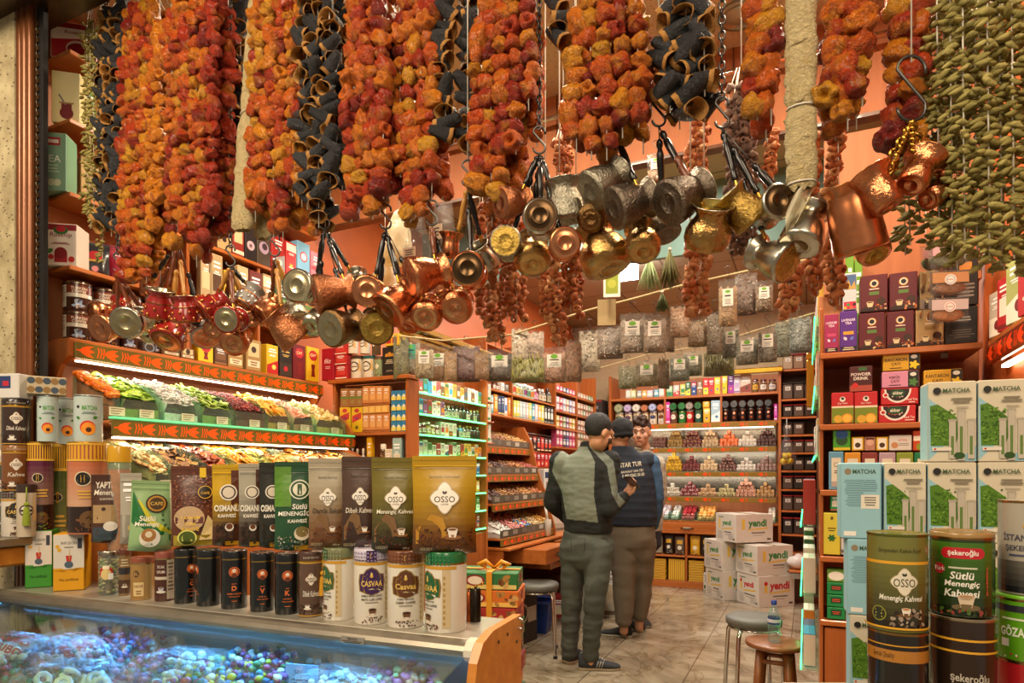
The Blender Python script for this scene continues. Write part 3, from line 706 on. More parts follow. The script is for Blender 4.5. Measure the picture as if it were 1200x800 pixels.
def box_at(px0,px1,yt,yb,Y,d,base,art,label,name='carton',cat='box',group=None,side=None,dz=0):
 a,b=at_y(px0,yb,Y),at_y(px1,yb,Y);h=at_y((px0+px1)/2,yt,Y).z-at_y((px0+px1)/2,yb,Y).z
 w=(b.x-a.x)*.97;z=at_y((px0+px1)/2,yb,Y).z
 return carton(w,d,h,base,art,side).obj(name,None,((a.x+b.x)/2,Y+d/2,z+dz),0,label,cat,group)
def pile_up(px0,px1,z,ytops,Y,d,base,arts,labels,name='carton',cat='box',group=None):
 for i,yt in enumerate(ytops):
  a,b=at_y(px0,yt,Y),at_y(px1,yt,Y);top=at_y((px0+px1)/2,yt,Y).z
  carton((b.x-a.x)*.97,d,top-z-.001,base[i%len(base)],arts[i%len(arts)]).obj(name,None,((a.x+b.x)/2,Y+d/2,z),0,labels[i],cat,group);z=top
pile_up(392,406,at_y(399,427,2.895).z,(415,402),2.895,.06,['#b8201e','#c02822'],[gen_art('#b8201e','#c84038','#f0e0d0',style=1)],['small red chocolate box in the middle of a stack on the cabinet top','small red chocolate box topmost on the cabinet-top stack'])
for px,lid,c,lab in((414,'#b02a24','#a83028','red-lidded cream tin with tassel standing on the brown-lidded tin'),(428,'#2a98b8','#2a98b8','blue-lidded cream tin with tassel standing on the teal-lidded tin')):
 p=at_y(px,416,2.94);tin(.030,.115,'#e4dccb',lid,tassel_art(c,'#24302e')).obj('coffee_tin',None,(p.x,2.94,p.z+.006),0,lab,'tin')
p=at_y(441,417,2.94);tin(.026,.11,'#5a4632','#7a3a2a',lambda a,w,h:a.quatre(0,h*.5,w*.2,'#e0d8c0')).obj('coffee_tin',None,(p.x,2.94,p.z+.006),0,'brown tin with pale diamond standing on the sage green tin','tin')
box_at(451,467,391,405,2.895,.08,'#d8b02a',lambda a,w,h:(a.rect(-w*.4,-w*.05,h*.2,h*.7,'#b8282a'),a.rect(w*.05,w*.4,h*.2,h*.7,'#b8282a')),'small yellow and red box lying on the black coffee box')
row('Y',2.902,1.577,[(397,410,477,'box','yellow herbal box with slanted red label','#e0b616',lambda a,w,h:(a.pg([(-w*.42,h*.38),(w*.42,h*.55),(w*.42,h*.8),(-w*.42,h*.66)],'#c4302a'),a.text('ŞİFA',0,h*.57,h*.11,'#1a3a8a',.03,.2,w*.7),a.disc(0,h*.87,w*.15,'#c4302a',sx=1.5),a.disc(0,h*.2,w*.14,'#6a5a1a'))),(411,424,477,'box','yellow herbal box with slanted red label','#e0b616',lambda a,w,h:(a.pg([(-w*.42,h*.38),(w*.42,h*.55),(w*.42,h*.8),(-w*.42,h*.66)],'#c4302a'),a.text('ŞİFA',0,h*.57,h*.11,'#1a3a8a',.03,.2,w*.7),a.disc(0,h*.87,w*.15,'#c4302a',sx=1.5),a.disc(0,h*.2,w*.14,'#6a5a1a')))],'from the dried fruit on the cabinet shelf','yellow herbal boxes',.07)
pz=at_y(410,477,2.902).z+.002
row('Y',2.902,pz,[(398,408,455,'box','brown craft box with green leaf','#9c6a3c',gen_art('#9c6a3c','#b88450','#5a8a3a',style=4)),(408,417,455,'box','brown craft box with green leaf','#9c6a3c',gen_art('#9c6a3c','#b88450','#5a8a3a',style=4)),(417,424,455,'box','brown craft box with green leaf','#9c6a3c',gen_art('#9c6a3c','#b88450','#5a8a3a',style=4))],'standing on the yellow herbal boxes','brown craft boxes',.06)
og=gen_art('#d08a4a','#e0a868','#8a4a20',style=1)
for r_,(z0y,yt,nm)in enumerate(((507,484,'bottom row'),(474,452,'top row'))):
 z=1.577 if r_==0 else at_y(440,474,2.902).z
 row('Y',2.902,z,[(424+i*8,432+i*8,yt,'box','orange-brown soap box','#cf8848',og)for i in range(4)],'in the '+nm+' beside the yellow herbal boxes','orange-brown soap boxes',.06)
box_at(424,456,475,484,2.902,.07,'#d89a50',lambda a,w,h:[a.rect(-w*.46+i*w*.24,-w*.28+i*w*.24,h*.15,h*.85,'#e8c068')for i in range(4)],'flat orange tray box lying between two rows of soap boxes')
for r_ in range(4):
 for i in range(3):
  X0=at_y(458+i*6,500,2.902).x;X1=at_y(464+i*6,500,2.902).x
  carton((X1-X0)*.95,.045,.055,'#2f7fb0',lambda a,w,h:(a.rect(-w*.45,w*.45,h*.05,h*.45,'#e6d45a'),a.disc(0,h*.5,w*.25,'#f0ecd8'))).obj('soap_box',None,((X0+X1)/2,2.926,1.577+r_*.0565),0,'little blue and yellow soap box, %s column, %s layer from the cabinet shelf'%(ORD[i],ORD[r_]),'box','blue and yellow soap boxes')
row('Y',2.905,1.312,[(407,413,524,'bottle','small white dropper bottle','#e0dcd2','#e8e4dc'),(413,419,525,'bottle','small white dropper bottle','#d8d0c4','#c8b8a0'),(420,426,525,'bottle','small white dropper bottle','#d8d0c4','#d8ccb8'),(429,435,512,'box','tall slim yellow box','#e0a814',gen_art('#e0a814','#f0c840','#7a4a10',style=1)),(443,450,520,'jar','amber vitamin jar','#8a4a1c','#e8e0d0','#e8d8c8'),(450,459,526,'box','cream soap box','#d8ccb4',gen_art('#d8ccb4','#c8a888','#8a6a4a',style=1)),(459,470,513,'box','pale blue soap box','#9ab8b4',gen_art('#9ab8b4','#e0dcc8','#5a7a7a',style=1))],'along the lower cabinet shelf','bottles and boxes on the lower cabinet shelf',.07)
pal=['#c8bfae','#d8d2c0','#5a8a4a','#e0d8c4','#3a6a3a','#a84038','#2f8aa8','#d8b048','#8a5a8a','#b8c8a8','#7a4a2a','#e8e4d8','#e08a2a','#46566a','#c8d0b8']
dark=['#2a3526','#33402c','#3f3a22','#26301f','#4a4a30']
def g_row(z,yt,n,kind_of,nm,px0=480,px1=565):
 items=[];Y0,Y1=at_x(px0,500,XR-.012).y,at_x(px1,500,XR-.012).y
 q=0
 for i in range(n):
  w=(Y1-Y0)/n;y=Y0+w*(i+.5);kd,c,h=kind_of(i/(n-1));d=min(.05,w*.9)
  lab={'b':'little carton','o':'little stoppered bottle','j':'small spice jar'}[kd]
  cn={'#a84038':'red','#2f8aa8':'blue','#5a8a4a':'green','#e08a2a':'orange','#8a5a8a':'purple','#d8b048':'yellow'}.get(c,'dark' if c in dark else 'pale')
  lab='%s %s, %s from the cabinet end on the %s green-lit shelf'%(cn,lab,ORD[i],nm)
  loc=(XR-.016-d/2,y,z+.001)
  if kd=='b':carton(w*.92,d,h,c,gen_art(c,rg.choice(pal),rg.choice(pal),tc='#4a4a4a')).obj('carton',None,loc,R(90),lab,'box',nm+' green-lit shelf goods')
  elif kd=='o':bottle(w*.43,h,c,rg.choice(['#1d1d1a','#2a2a28','#d8d4c8','#c0b060']),rg.choice(['#d8d4c0','#b8c0a0',None])).obj('bottle',None,loc,R(90),lab,'bottle',nm+' green-lit shelf goods')
  else:jar(w*.44,h,c,'#d8d4c8','#e0dcc8').obj('jar',None,loc,R(90),lab,'jar',nm+' green-lit shelf goods')
g_row(GZ[0],0,18,lambda t:('b',rg.choice(['#a84038','#3a6a3a','#5a8a4a','#7a4a2a','#d8d2c0','#2f8aa8','#d8b048','#c8bfae','#e08a2a']),rg.uniform(.085,.10)),'top')
g_row(GZ[1],0,18,lambda t:('b',rg.choice(['#c8bfae','#e8e4d8','#d8d2c0','#2f8aa8','#8a5a8a','#a84038']),rg.uniform(.08,.1))if t<.42 else('o',rg.choice(dark),rg.uniform(.075,.09)),'second')
g_row(GZ[2],0,18,lambda t:('j',rg.choice(['#d8b048','#5a8a4a','#a84038','#e0d8c4']),rg.uniform(.06,.08))if t<.4 else('b',rg.choice(['#e0d8c4','#8a5a8a','#c8d0b8']),.09)if t<.6 else('o',rg.choice(dark+['#2f8aa8']),rg.uniform(.075,.09)),'third')
g_row(GZ[3],0,18,lambda t:('b',rg.choice(['#e8e4d8','#c8bfae','#c8d0b8','#b8c8a8','#a84038','#5a8a4a'])if t<.75 else rg.choice(['#e08a2a','#d8b048','#c8bfae']),rg.uniform(.065,.09)),'fourth')
for z,nm,cs in((GZ[4],'fifth',['#2f8aa8','#2f6ab0']),(GZ[5],'sixth',['#d8b048','#e0a020']),(GZ[6],'seventh',['#e8e4d8','#5a8a4a']),(GZ[7],'eighth',['#c8bfae','#a84038'])):
 for j in(0,1):
  h=rg.uniform(.08,.1);c=cs[j]
  carton(.05,.05,h,c,gen_art(c,'#f0ece0','#3a6a8a')).obj('carton',None,(XR-.045,3.80+j*.08,z+.001),R(90),'%s carton at the far end of the %s green-lit shelf'%({0:'first',1:'last'}[j],nm),'box',nm+' green-lit shelf goods')
  # dried fruit in the display case
XF1,XF2=XB-.02,XC-.005
def heap(mb,x0,x1,y0,y1,z0,hf,hb,c,m='food',n=10,amp=.012,seed=0):
 vs,fs=[],[]
 for j in range(n+1):
  for i in range(n+1):
   s,t=i/n,j/n;x=x1+(x0-x1)*s;y=y0+(y1-y0)*t
   e=min(1,min(t,1-t)*6+.5)
   vs.append((x,y,z0+(hf+(hb-hf)*s**.8)*e+amp*mnoise.noise(Vector((x*22,y*22,seed)))))
 o=len(vs)
 for j in range(n):
  for i in range(n):fs.append((j*(n+1)+i,(j+1)*(n+1)+i,(j+1)*(n+1)+i+1,j*(n+1)+i+1))
 mb.add(vs,fs,c,m,True)
 b=[j*(n+1)for j in range(n+1)]
 base=[(x1,y0,z0),(x1,y1,z0),(x0,y1,z0),(x0,y0,z0)]
 k=n+1;q=[0,n*k,n*k+n,n]
 mb.add([vs[i]for i in q]+base,[(0,1,5,4),(1,2,6,5),(2,3,7,6),(3,0,4,7)],c,m)
def blobmesh(name,r,sc,c,m='food',noise=.35,seed=0,n=10,k=7):
 b=MB();b.ball((0,0,0),r,c,m,n,k,sc,noise,seed);return b.mesh(name)
def slicemesh(name,r,t,c,rim,mid=None,seeds=None,m='food',warp=.25,seed=0,ring=0):
 b=MB();n=14;rr=[]
 prof=[(ring*r,0),(r*.35 if not ring else r*.55,0),(r*.86,0),(r,0)]
 for side in(1,-1):
  vs,fs,cs=[],[],[]
  for q,(a_,_)in enumerate(prof):
   for i in range(n):
    a=2*math.pi*i/n;w=1+.12*mnoise.noise(Vector((math.cos(a),math.sin(a),seed*3.3)))
    x,y=a_*w*math.cos(a),a_*w*math.sin(a)
    z=warp*r*mnoise.noise(Vector((x/r,y/r,seed*1.9)))+side*t/2*(1 if q<3 else.25)
    vs.append((x,y,z))
  for q in range(3):
   for i in range(n):
    l=(i+1)%n;f_=(q*n+i,(q+1)*n+i,(q+1)*n+l,q*n+l)
    fs.append(f_ if side<0 else f_[::-1]);cs.append((mid or c)if q==0 else c if q==1 else rim)
  if not ring:pass
  b.add(vs,fs,cs,m,True);rr.append(vs)
 o=len(b.v)
 b.add(rr[0][-n:]+rr[1][-n:],[(i,n+i,n+(i+1)%n,(i+1)%n)for i in range(n)],rim,m,True)
 if ring:b.add(rr[0][:n]+rr[1][:n],[(i,(i+1)%n,n+(i+1)%n,n+i)for i in range(n)],rim,m,True)
 return b.mesh(name)
def stripmesh(name,L,w,t,c,m='food',seed=0,curl=.5):
 b=MB();pts=[];n=6
 for i in range(n+1):
  s=i/n-.5;pts.append((L*s,L*.25*mnoise.noise(Vector((s*2,seed,0))),curl*L*(.25-s*s)*(.4+.5*abs(mnoise.noise(Vector((seed,1,2)))))))
 for i in range(n):
  pass
 vs,fs=[],[]
 for i,p in enumerate(pts):
  e=w/2*(1-.6*abs(2*i/n-1)**3)
  for dy,dz in((-e,0),(0,t),(e,0),(0,-t*.5)):vs.append((p[0],p[1]+dy,p[2]+dz))
 for i in range(n):
  for k in range(4):l=(k+1)%4;fs.append((i*4+k,i*4+l,i*4+4+l,i*4+4+k))
 fs+=[(0,1,2,3)[::-1],tuple(n*4+k for k in range(4))]
 b.add(vs,fs,c,m,True);return b.mesh(name)
def scatter(meshes,name,label,cat,group,n,x0,x1,y0,y1,z0,hf,hb,lift,flat=True,rnd=None):
 rnd=rnd or rg
 for i in range(n):
  s=rnd.random();x=x1+(x0-x1)*(.03+.94*s);y=y0+(y1-y0)*rnd.uniform(.09,.91);t=(y-y0)/(y1-y0);e=min(1,min(t,1-t)*6+.5)
  z=z0+(hf+(hb-hf)*s**.8)*e+lift*rnd.uniform(.3,1.2)
  sl=math.atan2(hb-hf,abs(x1-x0))
  rot=Euler((rnd.uniform(-.5,.5),sl+rnd.uniform(-.5,.5),rnd.uniform(0,6.28))if flat else(rnd.uniform(0,6.28),rnd.uniform(0,6.28),rnd.uniform(0,6.28)))
  if flat:rot=(Euler((0,sl,0)).to_matrix()@Euler((rnd.uniform(-.55,.55),rnd.uniform(-.55,.55),rnd.uniform(0,6.28))).to_matrix()).to_euler()
  mk(name,rnd.choice(meshes),None,(x,y,z),0,label,cat,group,None,rot).scale=(rnd.uniform(.84,1.0),)*3
def fruit_bin(xb,xf,y0,y1,z,what,tier,card=True,wallh=.085):
 q_=.19 if tier=='upper' else.205
 t=thing('fruit_bin','clear acrylic bin of %s on the %s tier'%(what,tier),'bin',(xf,(y0+y1)/2,z))
 w=y1-y0-.006;d=xf-xb
 m=MB();m.box(-d,0,-w/2,w/2,.001,.005,None,'acrylic');m.box(-.004,0,-w/2,w/2,.005,wallh,None,'acrylic');m.box(-d,-d+.004,-w/2,w/2,.005,.2,None,'acrylic')
 m.obj('tray',t)
 for s in(-1,1):
  m=MB();y=s*(w/2-.002)
  m.prism([(0,.005),(-d,.005),(-d,q_),(-d*.7,q_-.015),(-d*.3,.15),(0,wallh)],y-.0015,y+.0015,None,'acrylic','Y');m.obj('side_wall',t)
 if card:
  m=MB();m.box(.001,.003,-.03,.03,.018,.05,'#cdbfa4','paper')
  for i in range(3):m.box(.003,.0034,-.024,.024-.008*i,.042-i*.009,.045-i*.009,'#6d5a48','paper')
  m.obj('price_card',t,(0,rg.uniform(-.2,.2)*w,0))
 return t
ys=[at_x(p,475,XF1).y for p in(76,143,193,238,277,315,345,372,389)]
ys[0]=YS0+.02;ys[-1]=YE-.03
AP=[blobmesh('dried_apricot',.029,(1,.8,.36),c,'candy',.45,i)for i,c in enumerate(('#e06a1a','#e87a22','#d85f18','#f0862a'))]
KI=[slicemesh('kiwi_slice',.022,.005,'#a8c83a','#6f9a22','#d8dfa0',seed=i,m='candy')for i in range(3)]
PO=[stripmesh('green_slice',.055,.026,.006,c,'candy',i)for i,c in enumerate(('#a8c048','#8fb03a','#bccf70','#7fa038'))]
MG=[slicemesh('mango_slice',.03,.008,c,c,seed=i+5,m='candy',warp=.5)for i,c in enumerate(('#e8a438','#f0b44c','#dc9530'))]
PK=[blobmesh('candied_cube',.013,(1,.9,.8),c,'candy',.3,i,6,4)for i,c in enumerate(('#e0a080','#e8b898','#d88a70','#f0cdb0'))]
CR=[blobmesh('candied_ginger',.016,(1.2,.9,.6),c,'candy',.5,i,7,5)for i,c in enumerate(('#e8d090','#dcc078','#f0dca8'))]
AR=[slicemesh('apple_ring',.029,.006,c,'#c89a58',seed=i,m='food',warp=.45,ring=.28)for i,c in enumerate(('#e8d4a4','#e0c690','#f0e0b8'))]
LM=[slicemesh('citrus_slice',.027,.005,c,'#3a2414','#8a6030',seed=i,m='food',warp=.4)for i,c in enumerate(('#a87838','#8a5c28','#c0904a'))]
RB=[slicemesh('persimmon_slice',.025,.006,c,'#6a2412',seed=i,m='candy',warp=.5)for i,c in enumerate(('#b85a2a','#a04420','#c87840'))]
YM=[stripmesh('mango_strip',.06,.024,.006,c,'candy',i+9)for i,c in enumerate(('#e8a428','#f0b440','#d89420'))]
YD=[slicemesh('pineapple_ring',.031,.006,c,'#c89238',seed=i+3,m='candy',warp=.35)for i,c in enumerate(('#f0cc78','#e8bc60','#e0ac48'))]
OB=[stripmesh('orange_peel',.045,.016,.006,c,'candy',i+20)for i,c in enumerate(('#d08a28','#b8741c','#e0a040'))]
T1=[(AP,'dried_apricot','dried apricots','fruit',62,'#c85a14',True),(KI,'kiwi_slice','green kiwi slices','fruit',85,'#7f9a2a',True),(None,'coconut','white coconut shreds','fruit',0,'#e8e4dc',True),(PO,'green_slice','pale green pomelo slices','fruit',70,'#8aa040',True),(None,'cranberries','dark red cranberries','fruit',0,'#5c1410',True),(MG,'mango_slice','golden mango slices','fruit',60,'#c88a28',True),(PK,'candied_cube','pink candied cubes','fruit',70,'#c88868',False),(CR,'candied_ginger','cream candied ginger','fruit',60,'#c8a858',False)]
for i,(ms,nm,what,cat,n,base,flat)in enumerate(T1):
 fruit_bin(-2.62,XF1-.008,ys[i],ys[i+1],1.546,what,'upper')
 a=(-2.61,XF1-.02,ys[i]+.012,ys[i+1]-.012,1.553,.082,.18)
 if ms:
  m=MB();heap(m,*a,base,seed=i);m.obj('fruit_heap',None,label='bed of %s filling its bin on the upper tier'%what,cat='fruit',kind='stuff')
  one={'dried_apricot':'plump orange dried apricot in the bin by the doorway','kiwi_slice':'round green dried kiwi slice in the second upper bin','green_slice':'pale green pomelo slice in the upper bin beside the cranberries','mango_slice':'golden dried mango slice in the upper bin beyond cranberries','candied_cube':'pink candied fruit cube in the upper bin beyond mango','candied_ginger':'cream candied ginger piece in the farthest upper bin'}[nm]
  scatter(ms,nm,one.replace('farthest','last'),'dried fruit',what+' in the upper tier',n,*a,.008,flat)
 else:
  m=MB();heap(m,*a,base,seed=i)
  if nm=='coconut':
   for q in range(420):
    s=rg.random();x=a[1]+(a[0]-a[1])*s;y=rg.uniform(a[2]+.005,a[3]-.005);z=a[4]+a[5]+(a[6]-a[5])*s**.8+rg.uniform(0,.012);L=rg.uniform(.02,.045);an=rg.uniform(0,6.28)
    dx,dy=L*math.cos(an),L*math.sin(an);m.tube([(x,y,z),(x+dx*.5,y+dy*.5,z+.008),(x+dx,max(a[2],min(a[3],y+dy)),z+rg.uniform(-.004,.008))],[.002,.0035,.002],rg.choice(['#f0ece4','#e4e0d8','#f8f6f0']),'candy',4)
  else:
   for q in range(620):
    s=rg.random();x=a[1]+(a[0]-a[1])*s;y=rg.uniform(a[2]+.005,a[3]-.005);z=a[4]+a[5]+(a[6]-a[5])*s**.8+rg.uniform(-.002,.008)
    m.ball((x,y,z),rg.uniform(.006,.010),rg.choice(['#6a1612','#861f18','#4c100e','#9a3020']),'candy',6,4,(1,.8,.7))
  m.obj(nm if nm!='cranberries' else 'cranberry_heap',None,label={'coconut':'heap of white curled coconut shreds between kiwi and pomelo','cranberries':'heap of shiny dark red cranberries in the upper tier'}[nm],cat='dried fruit',kind='stuff')
ys2=[YS0+.02]+[at_x(p,545,XF2).y for p in(207,250,287,331,366)]+[YE-.03]
T2=[(AR,'apple_ring','cream apple rings',120,'#c8a868'),(LM,'citrus_slice','dark citrus slices',95,'#5c3c1c'),(RB,'persimmon_slice','red-brown persimmon slices',80,'#7a3418'),(YM,'mango_strip','yellow mango strips',70,'#c88a20'),(YD,'pineapple_ring','pale yellow pineapple rounds',65,'#c8983c'),(OB,'orange_peel','candied orange peel',75,'#9a6218')]
for i,(ms,nm,what,n,base)in enumerate(T2):
 fruit_bin(-2.46,XF2-.006,ys2[i],ys2[i+1],1.271,what,'lower',i<3)
 a=(-2.45,XF2-.02,ys2[i]+.012,ys2[i+1]-.012,1.278,.07,.18)
 m=MB();heap(m,*a,base,seed=i+20);m.obj('fruit_heap',None,label='bed of %s filling its bin on the lower tier'%what,cat='fruit',kind='stuff')
 one={'apple_ring':'wavy cream dried apple ring in the lower bin by the doorway','citrus_slice':'dark-rimmed dried citrus slice in the second lower bin','persimmon_slice':'red-brown dried persimmon slice in the third lower bin','mango_strip':'yellow dried mango strip in the fourth lower bin','pineapple_ring':'pale yellow dried pineapple round in the fifth lower bin','orange_peel':'strip of candied orange peel in the last lower bin'}[nm]
 scatter(ms,nm,one,'dried fruit',what+' in the lower tier',n,*a,.008)
 # glass-topped sweets counter with the row of coffee
TH=R(3.5);OX,OY,ZL=-.715,1.40,.95
EX,EY=Vector((math.cos(TH),math.sin(TH),0)),Vector((-math.sin(TH),math.cos(TH),0))
def cw(x,y,z=0.0):return Vector((OX,OY,0))+EX*x+EY*y+Vector((0,0,z))
def on_counter(px,yl):
 d=ray(px);d2=Vector((d.x,d.y,0));o=Vector((OX,OY,0))
 t=(o.dot(EY)+yl)/d2.dot(EY);u=(px-CX)/F
 return(d2*t-o).dot(EX),t,1/math.sqrt(1+u*u)
def to_cam(p,off=0):return math.atan2(-p.x,p.y)+R(off)
CT=thing('sweets_counter','long glass-topped sweets counter lit blue inside, aluminium rail and wooden end','counter',(OX,OY,0),TH)
LL=1.80
m=MB();m.box(-LL,0,-.07,.16,ZL-.022,ZL,None,'white_metal',.004);m.obj('ledge',CT)
m=MB();pts=[(-.068,ZL-.002),(-.082,ZL-.005),(-.093,ZL-.012),(-.099,ZL-.022),(-.098,ZL-.032),(-.090,ZL-.041),(-.076,ZL-.044)]
m.prism(pts,-LL,-.01,None,'aluminium','X');m.obj('front_rail',CT)
for x_ in(-.022,-LL-.02):
 m=MB();m.prism([(-.062,ZL+.003),(-.086,ZL-.001),(-.104,ZL-.018),(-.104,ZL-.034),(-.092,ZL-.047),(-.068,ZL-.05)],x_,x_+.022,'#d8d2c0','gloss','X');m.obj('rail_end_cap',CT)
m=MB();m.box(-.37,-.30,-.1005,-.097,ZL-.034,ZL-.018,'#8a857a','paper')
a=Art(m,'flat',.08,0,.02,'paper');a.mp=lambda u,v,k:(-.335+u,-.1008-.0001*k,ZL-.036+v);a.text('SERVICE',0,.013,.006,'#2a2622',.02);a.lines(-.03,.03,.002,.009,2,'#2a2622');m.obj('rail_label',CT)
m=MB();m.add([(-LL+.03,-.08,ZL-.04),(-.03,-.08,ZL-.04),(-.03,-.86,.76),(-LL+.03,-.86,.76),(-LL+.03,-.08,ZL-.046),(-.03,-.08,ZL-.046),(-.03,-.86,.754),(-LL+.03,-.86,.754)],[(0,3,2,1),(4,5,6,7),(0,1,5,4),(2,3,7,6),(0,4,7,3),(1,2,6,5)],None,'glass');m.obj('glass_top',CT)
m=MB();m.box(-LL,-.02,.14,.16,.0,ZL-.03,'#c8c0b0','gloss');m.box(-LL,-.02,-.88,.14,.0,.66,'#c8c0b0','gloss');m.box(-LL,-.02,-.90,-.87,.0,.755,'#c8c0b0','gloss');m.box(-LL-.02,-LL,-.90,.16,0,.76,'#c8c0b0','gloss');m.obj('cabinet_body',CT)
m=MB()
pts=[(.16,0),(.16,ZL+.015),(-.03,ZL+.015),(-.09,ZL),(-.125,ZL-.04),(-.14,ZL-.10),(-.12,ZL-.16),(-.07,ZL-.19),(.0,ZL-.20),(.03,ZL-.23),(.04,ZL-.30),(.03,.0)]
m.prism(pts,.002,.024,None,'end_panel','X');ep=m.obj('end_panel',CT)
m=MB()
for y,z in((.0,.93),(.06,.935),(.125,.90)):m.lathe([(.006,0),(.006,.002)],'#3a2a1a','gloss',10,o=(0,0,0))if False else m.ball((.0255,y,z),.005,'#3a2a1a','gloss',8,5,(.4,1,1))
m.obj('screw_cap',ep)
m=MB();m.tube([(.027+.012*math.cos(R(20+i*32)),.14,.945+.014*math.sin(R(20+i*32)))for i in range(10)],.003,None,'chrome',8);m.obj('hook',ep)
simple('led_blue','#2f8cff',emit='#3f9cff',es=4)
m=MB();m.tube([(-LL+.06,.115,.905),(-.06,.115,.905)],.010,None,'led_blue',10);m.obj('blue_light_tube',CT)
o=area('counter_strip',tuple(cw(-LL/2,-.03,.89)),.05,9,(.12,.40,1.0),(R(-38),0,TH),None)
o.data.shape='RECTANGLE';o.data.size=LL-.1;o.data.size_y=.05
def candy_bag(x,y,z,w,d,h,lab,cols,text=None,n=60,shape='ball',rz=0,film='film'):
 p=cw(x,y,z);t=thing('candy_bag',lab,'bag of sweets',p,TH+R(rz))
 m=MB();n1,n2=22,12;vs,fs=[],[]
 for j in range(n2+1):
  for i in range(n1):
   a=2*math.pi*i/n1;th=math.pi*j/n2
   q=1+.10*mnoise.noise(Vector((math.cos(a)*2,math.sin(a)*2,th*2+x*7)))
   sx=abs(math.cos(a))**.6*math.copysign(1,math.cos(a));sy=abs(math.sin(a))**.6*math.copysign(1,math.sin(a))
   vs.append((w/2*sx*math.sin(th)**.5*q,d/2*sy*math.sin(th)**.5*q,h/2+h/2*math.cos(th)*q))
 for j in range(n2):
  for i in range(n1):l=(i+1)%n1;fs.append((j*n1+i,(j+1)*n1+i,(j+1)*n1+l,j*n1+l))
 m.add(vs,fs,None,film,True);m.obj('plastic_film',t)
 m=MB()
 for i in range(n):
  a,r=rg.uniform(0,6.28),math.sqrt(rg.random())*.8;zz=rg.uniform(.1,.82)*h;k=math.sqrt(max(.05,1-(2*zz/h-1)**2))
  o=(w/2*r*math.cos(a)*k,d/2*r*math.sin(a)*k,zz);c=rg.choice(cols)
  if shape=='ring':
   e=Euler((rg.uniform(-1,1),rg.uniform(-1,1),0)).to_matrix()
   m.tube([Vector(o)+e@Vector((.017*math.cos(q*.785),.017*math.sin(q*.785),0))for q in range(8)],.008,c,'candy',6,False,True)
  else:m.ball(o,rg.uniform(.010,.015),c,'candy',7,5,(1,.8,.8),.3,i)
 m.obj('sweets',t,kind='stuff')
 if text:
  m=MB();vs2,f2=text2d(text,.03,0);a=Art(m,'flat',w,d,h,'paper')
  for r_ in range(5):
   for cc in range(2):
    u0=(-.5+cc)*w*.46;v0=d*(-.30+.15*r_)
    pts=[]
    for X_,Y_ in vs2:
     u=u0+X_*d*.10;v=v0+Y_*d*.10;rr=min(.93,math.hypot(u/(w/2),v/(d/2)))
     pts.append((u,v,h/2+h/2*math.sqrt(1-rr**2.6)+.008))
    m.add(pts,f2,'#a81f2c','paper')
  m.obj('lettering',t)
 return t
candy_bag(-1.58,-.22,.70,.36,.24,.145,'clear candy bag with repeated red lettering at the doorway end of the counter',['#e8e2d4','#f0ead8','#d8d0c0'],'HARIBO',90,rz=25)
candy_bag(-1.36,-.10,.71,.36,.20,.12,'crumpled clear candy bag with faint purple lettering against the counter back',['#c8d0e8','#b0b8d8','#d8c8d8'],'HARIBO',50,rz=-15)
candy_bag(-1.16,-.26,.68,.30,.22,.14,'clear bag of white ring sweets in the middle of the counter',['#e8e8e4','#f0f0ec','#d8dcd8'],None,42,'ring',20)
candy_bag(-.92,-.08,.71,.28,.18,.125,'clear bag of pale jelly sweets behind the white ring sweets',['#c8d8e8','#d8e0e0','#b8c8d8'],None,60,rz=10)
candy_bag(-.40,-.05,.72,.30,.16,.11,'clear bag of pale sweets beside the pink heap at the wooden end',['#e0d8e0','#d0d8e8','#e8e0d8'],None,70,rz=-8)
cand_c=[['#2a6a9a','#3f7f4a','#7a4a8a','#c8c030','#a83a5a','#3a8ab0','#e0e0d0'],['#5a3a7a','#3a5a9a','#7a4a6a','#a84a6a','#2a7a7a'],['#e07a9a','#e89a6a','#d86a8a','#f0b0b0','#c8d080']]
for i,(x0,x1,y0,y1,cs,n,lab)in enumerate(((-1.06,-.48,-.36,.11,cand_c[0],900,'heap of loose blue, green and purple jelly sweets under the glass'),(-1.74,-1.02,-.30,.11,cand_c[1],900,'heap of dark purple and blue sweets below the lettered candy bag'),(-.52,-.06,-.06,.11,cand_c[2],500,'heap of small pink and orange sweets near the wooden end panel'),(-.50,-.08,-.50,-.16,cand_c[0][:6],420,'heap of mixed jelly sweets in front of the pink heap'),(-1.22,-.52,-.66,-.40,cand_c[0],460,'heap of mixed jelly sweets along the front of the counter'))):
 m=MB()
 for q in range(n):
  x,y=rg.uniform(x0,x1),rg.uniform(y0,y1);m.ball((x,y,.675+rg.random()*.05+(.05+.05*(y-y0)/(y1-y0))*math.sin((x-x0)/(x1-x0)*3.1)),rg.uniform(.009,.015),rg.choice(cs),'candy',6,5,(1,rg.uniform(.6,1),.75),.25,q)
 o=m.obj('loose_sweets',None,(OX,OY,0),TH,lab,'sweets',None,'stuff')
p=cw(-.56,-.02,.74);m=MB();m.box(-.05,.05,-.002,.002,0,.075,'#8fb4e0','paper');a=Art(m,'flat',.10,.004,.075);a.text('50 TL',0,.052,.014,'#2a3a6a',.01);a.lines(-.04,.04,.01,.036,3,'#3a4a7a');m.obj('price_card',None,p,TH+R(8),'pale blue price card standing among the sweets under the glass','card')
p=cw(-.20,-.34,.70);t=thing('sweets_tray','blue plastic tray with green rim at the wooden end of the counter','tray',p,TH)
m=MB();m.box(-.16,.16,-.13,.13,0,.006,'#3aa0d8','gloss')
for a_ in((-.16,.16,-.13,-.124),(-.16,.16,.124,.13),(-.16,-.154,-.13,.13),(.154,.16,-.13,.13)):m.box(a_[0],a_[1],a_[2],a_[3],.006,.06,'#5ab8e8','gloss')
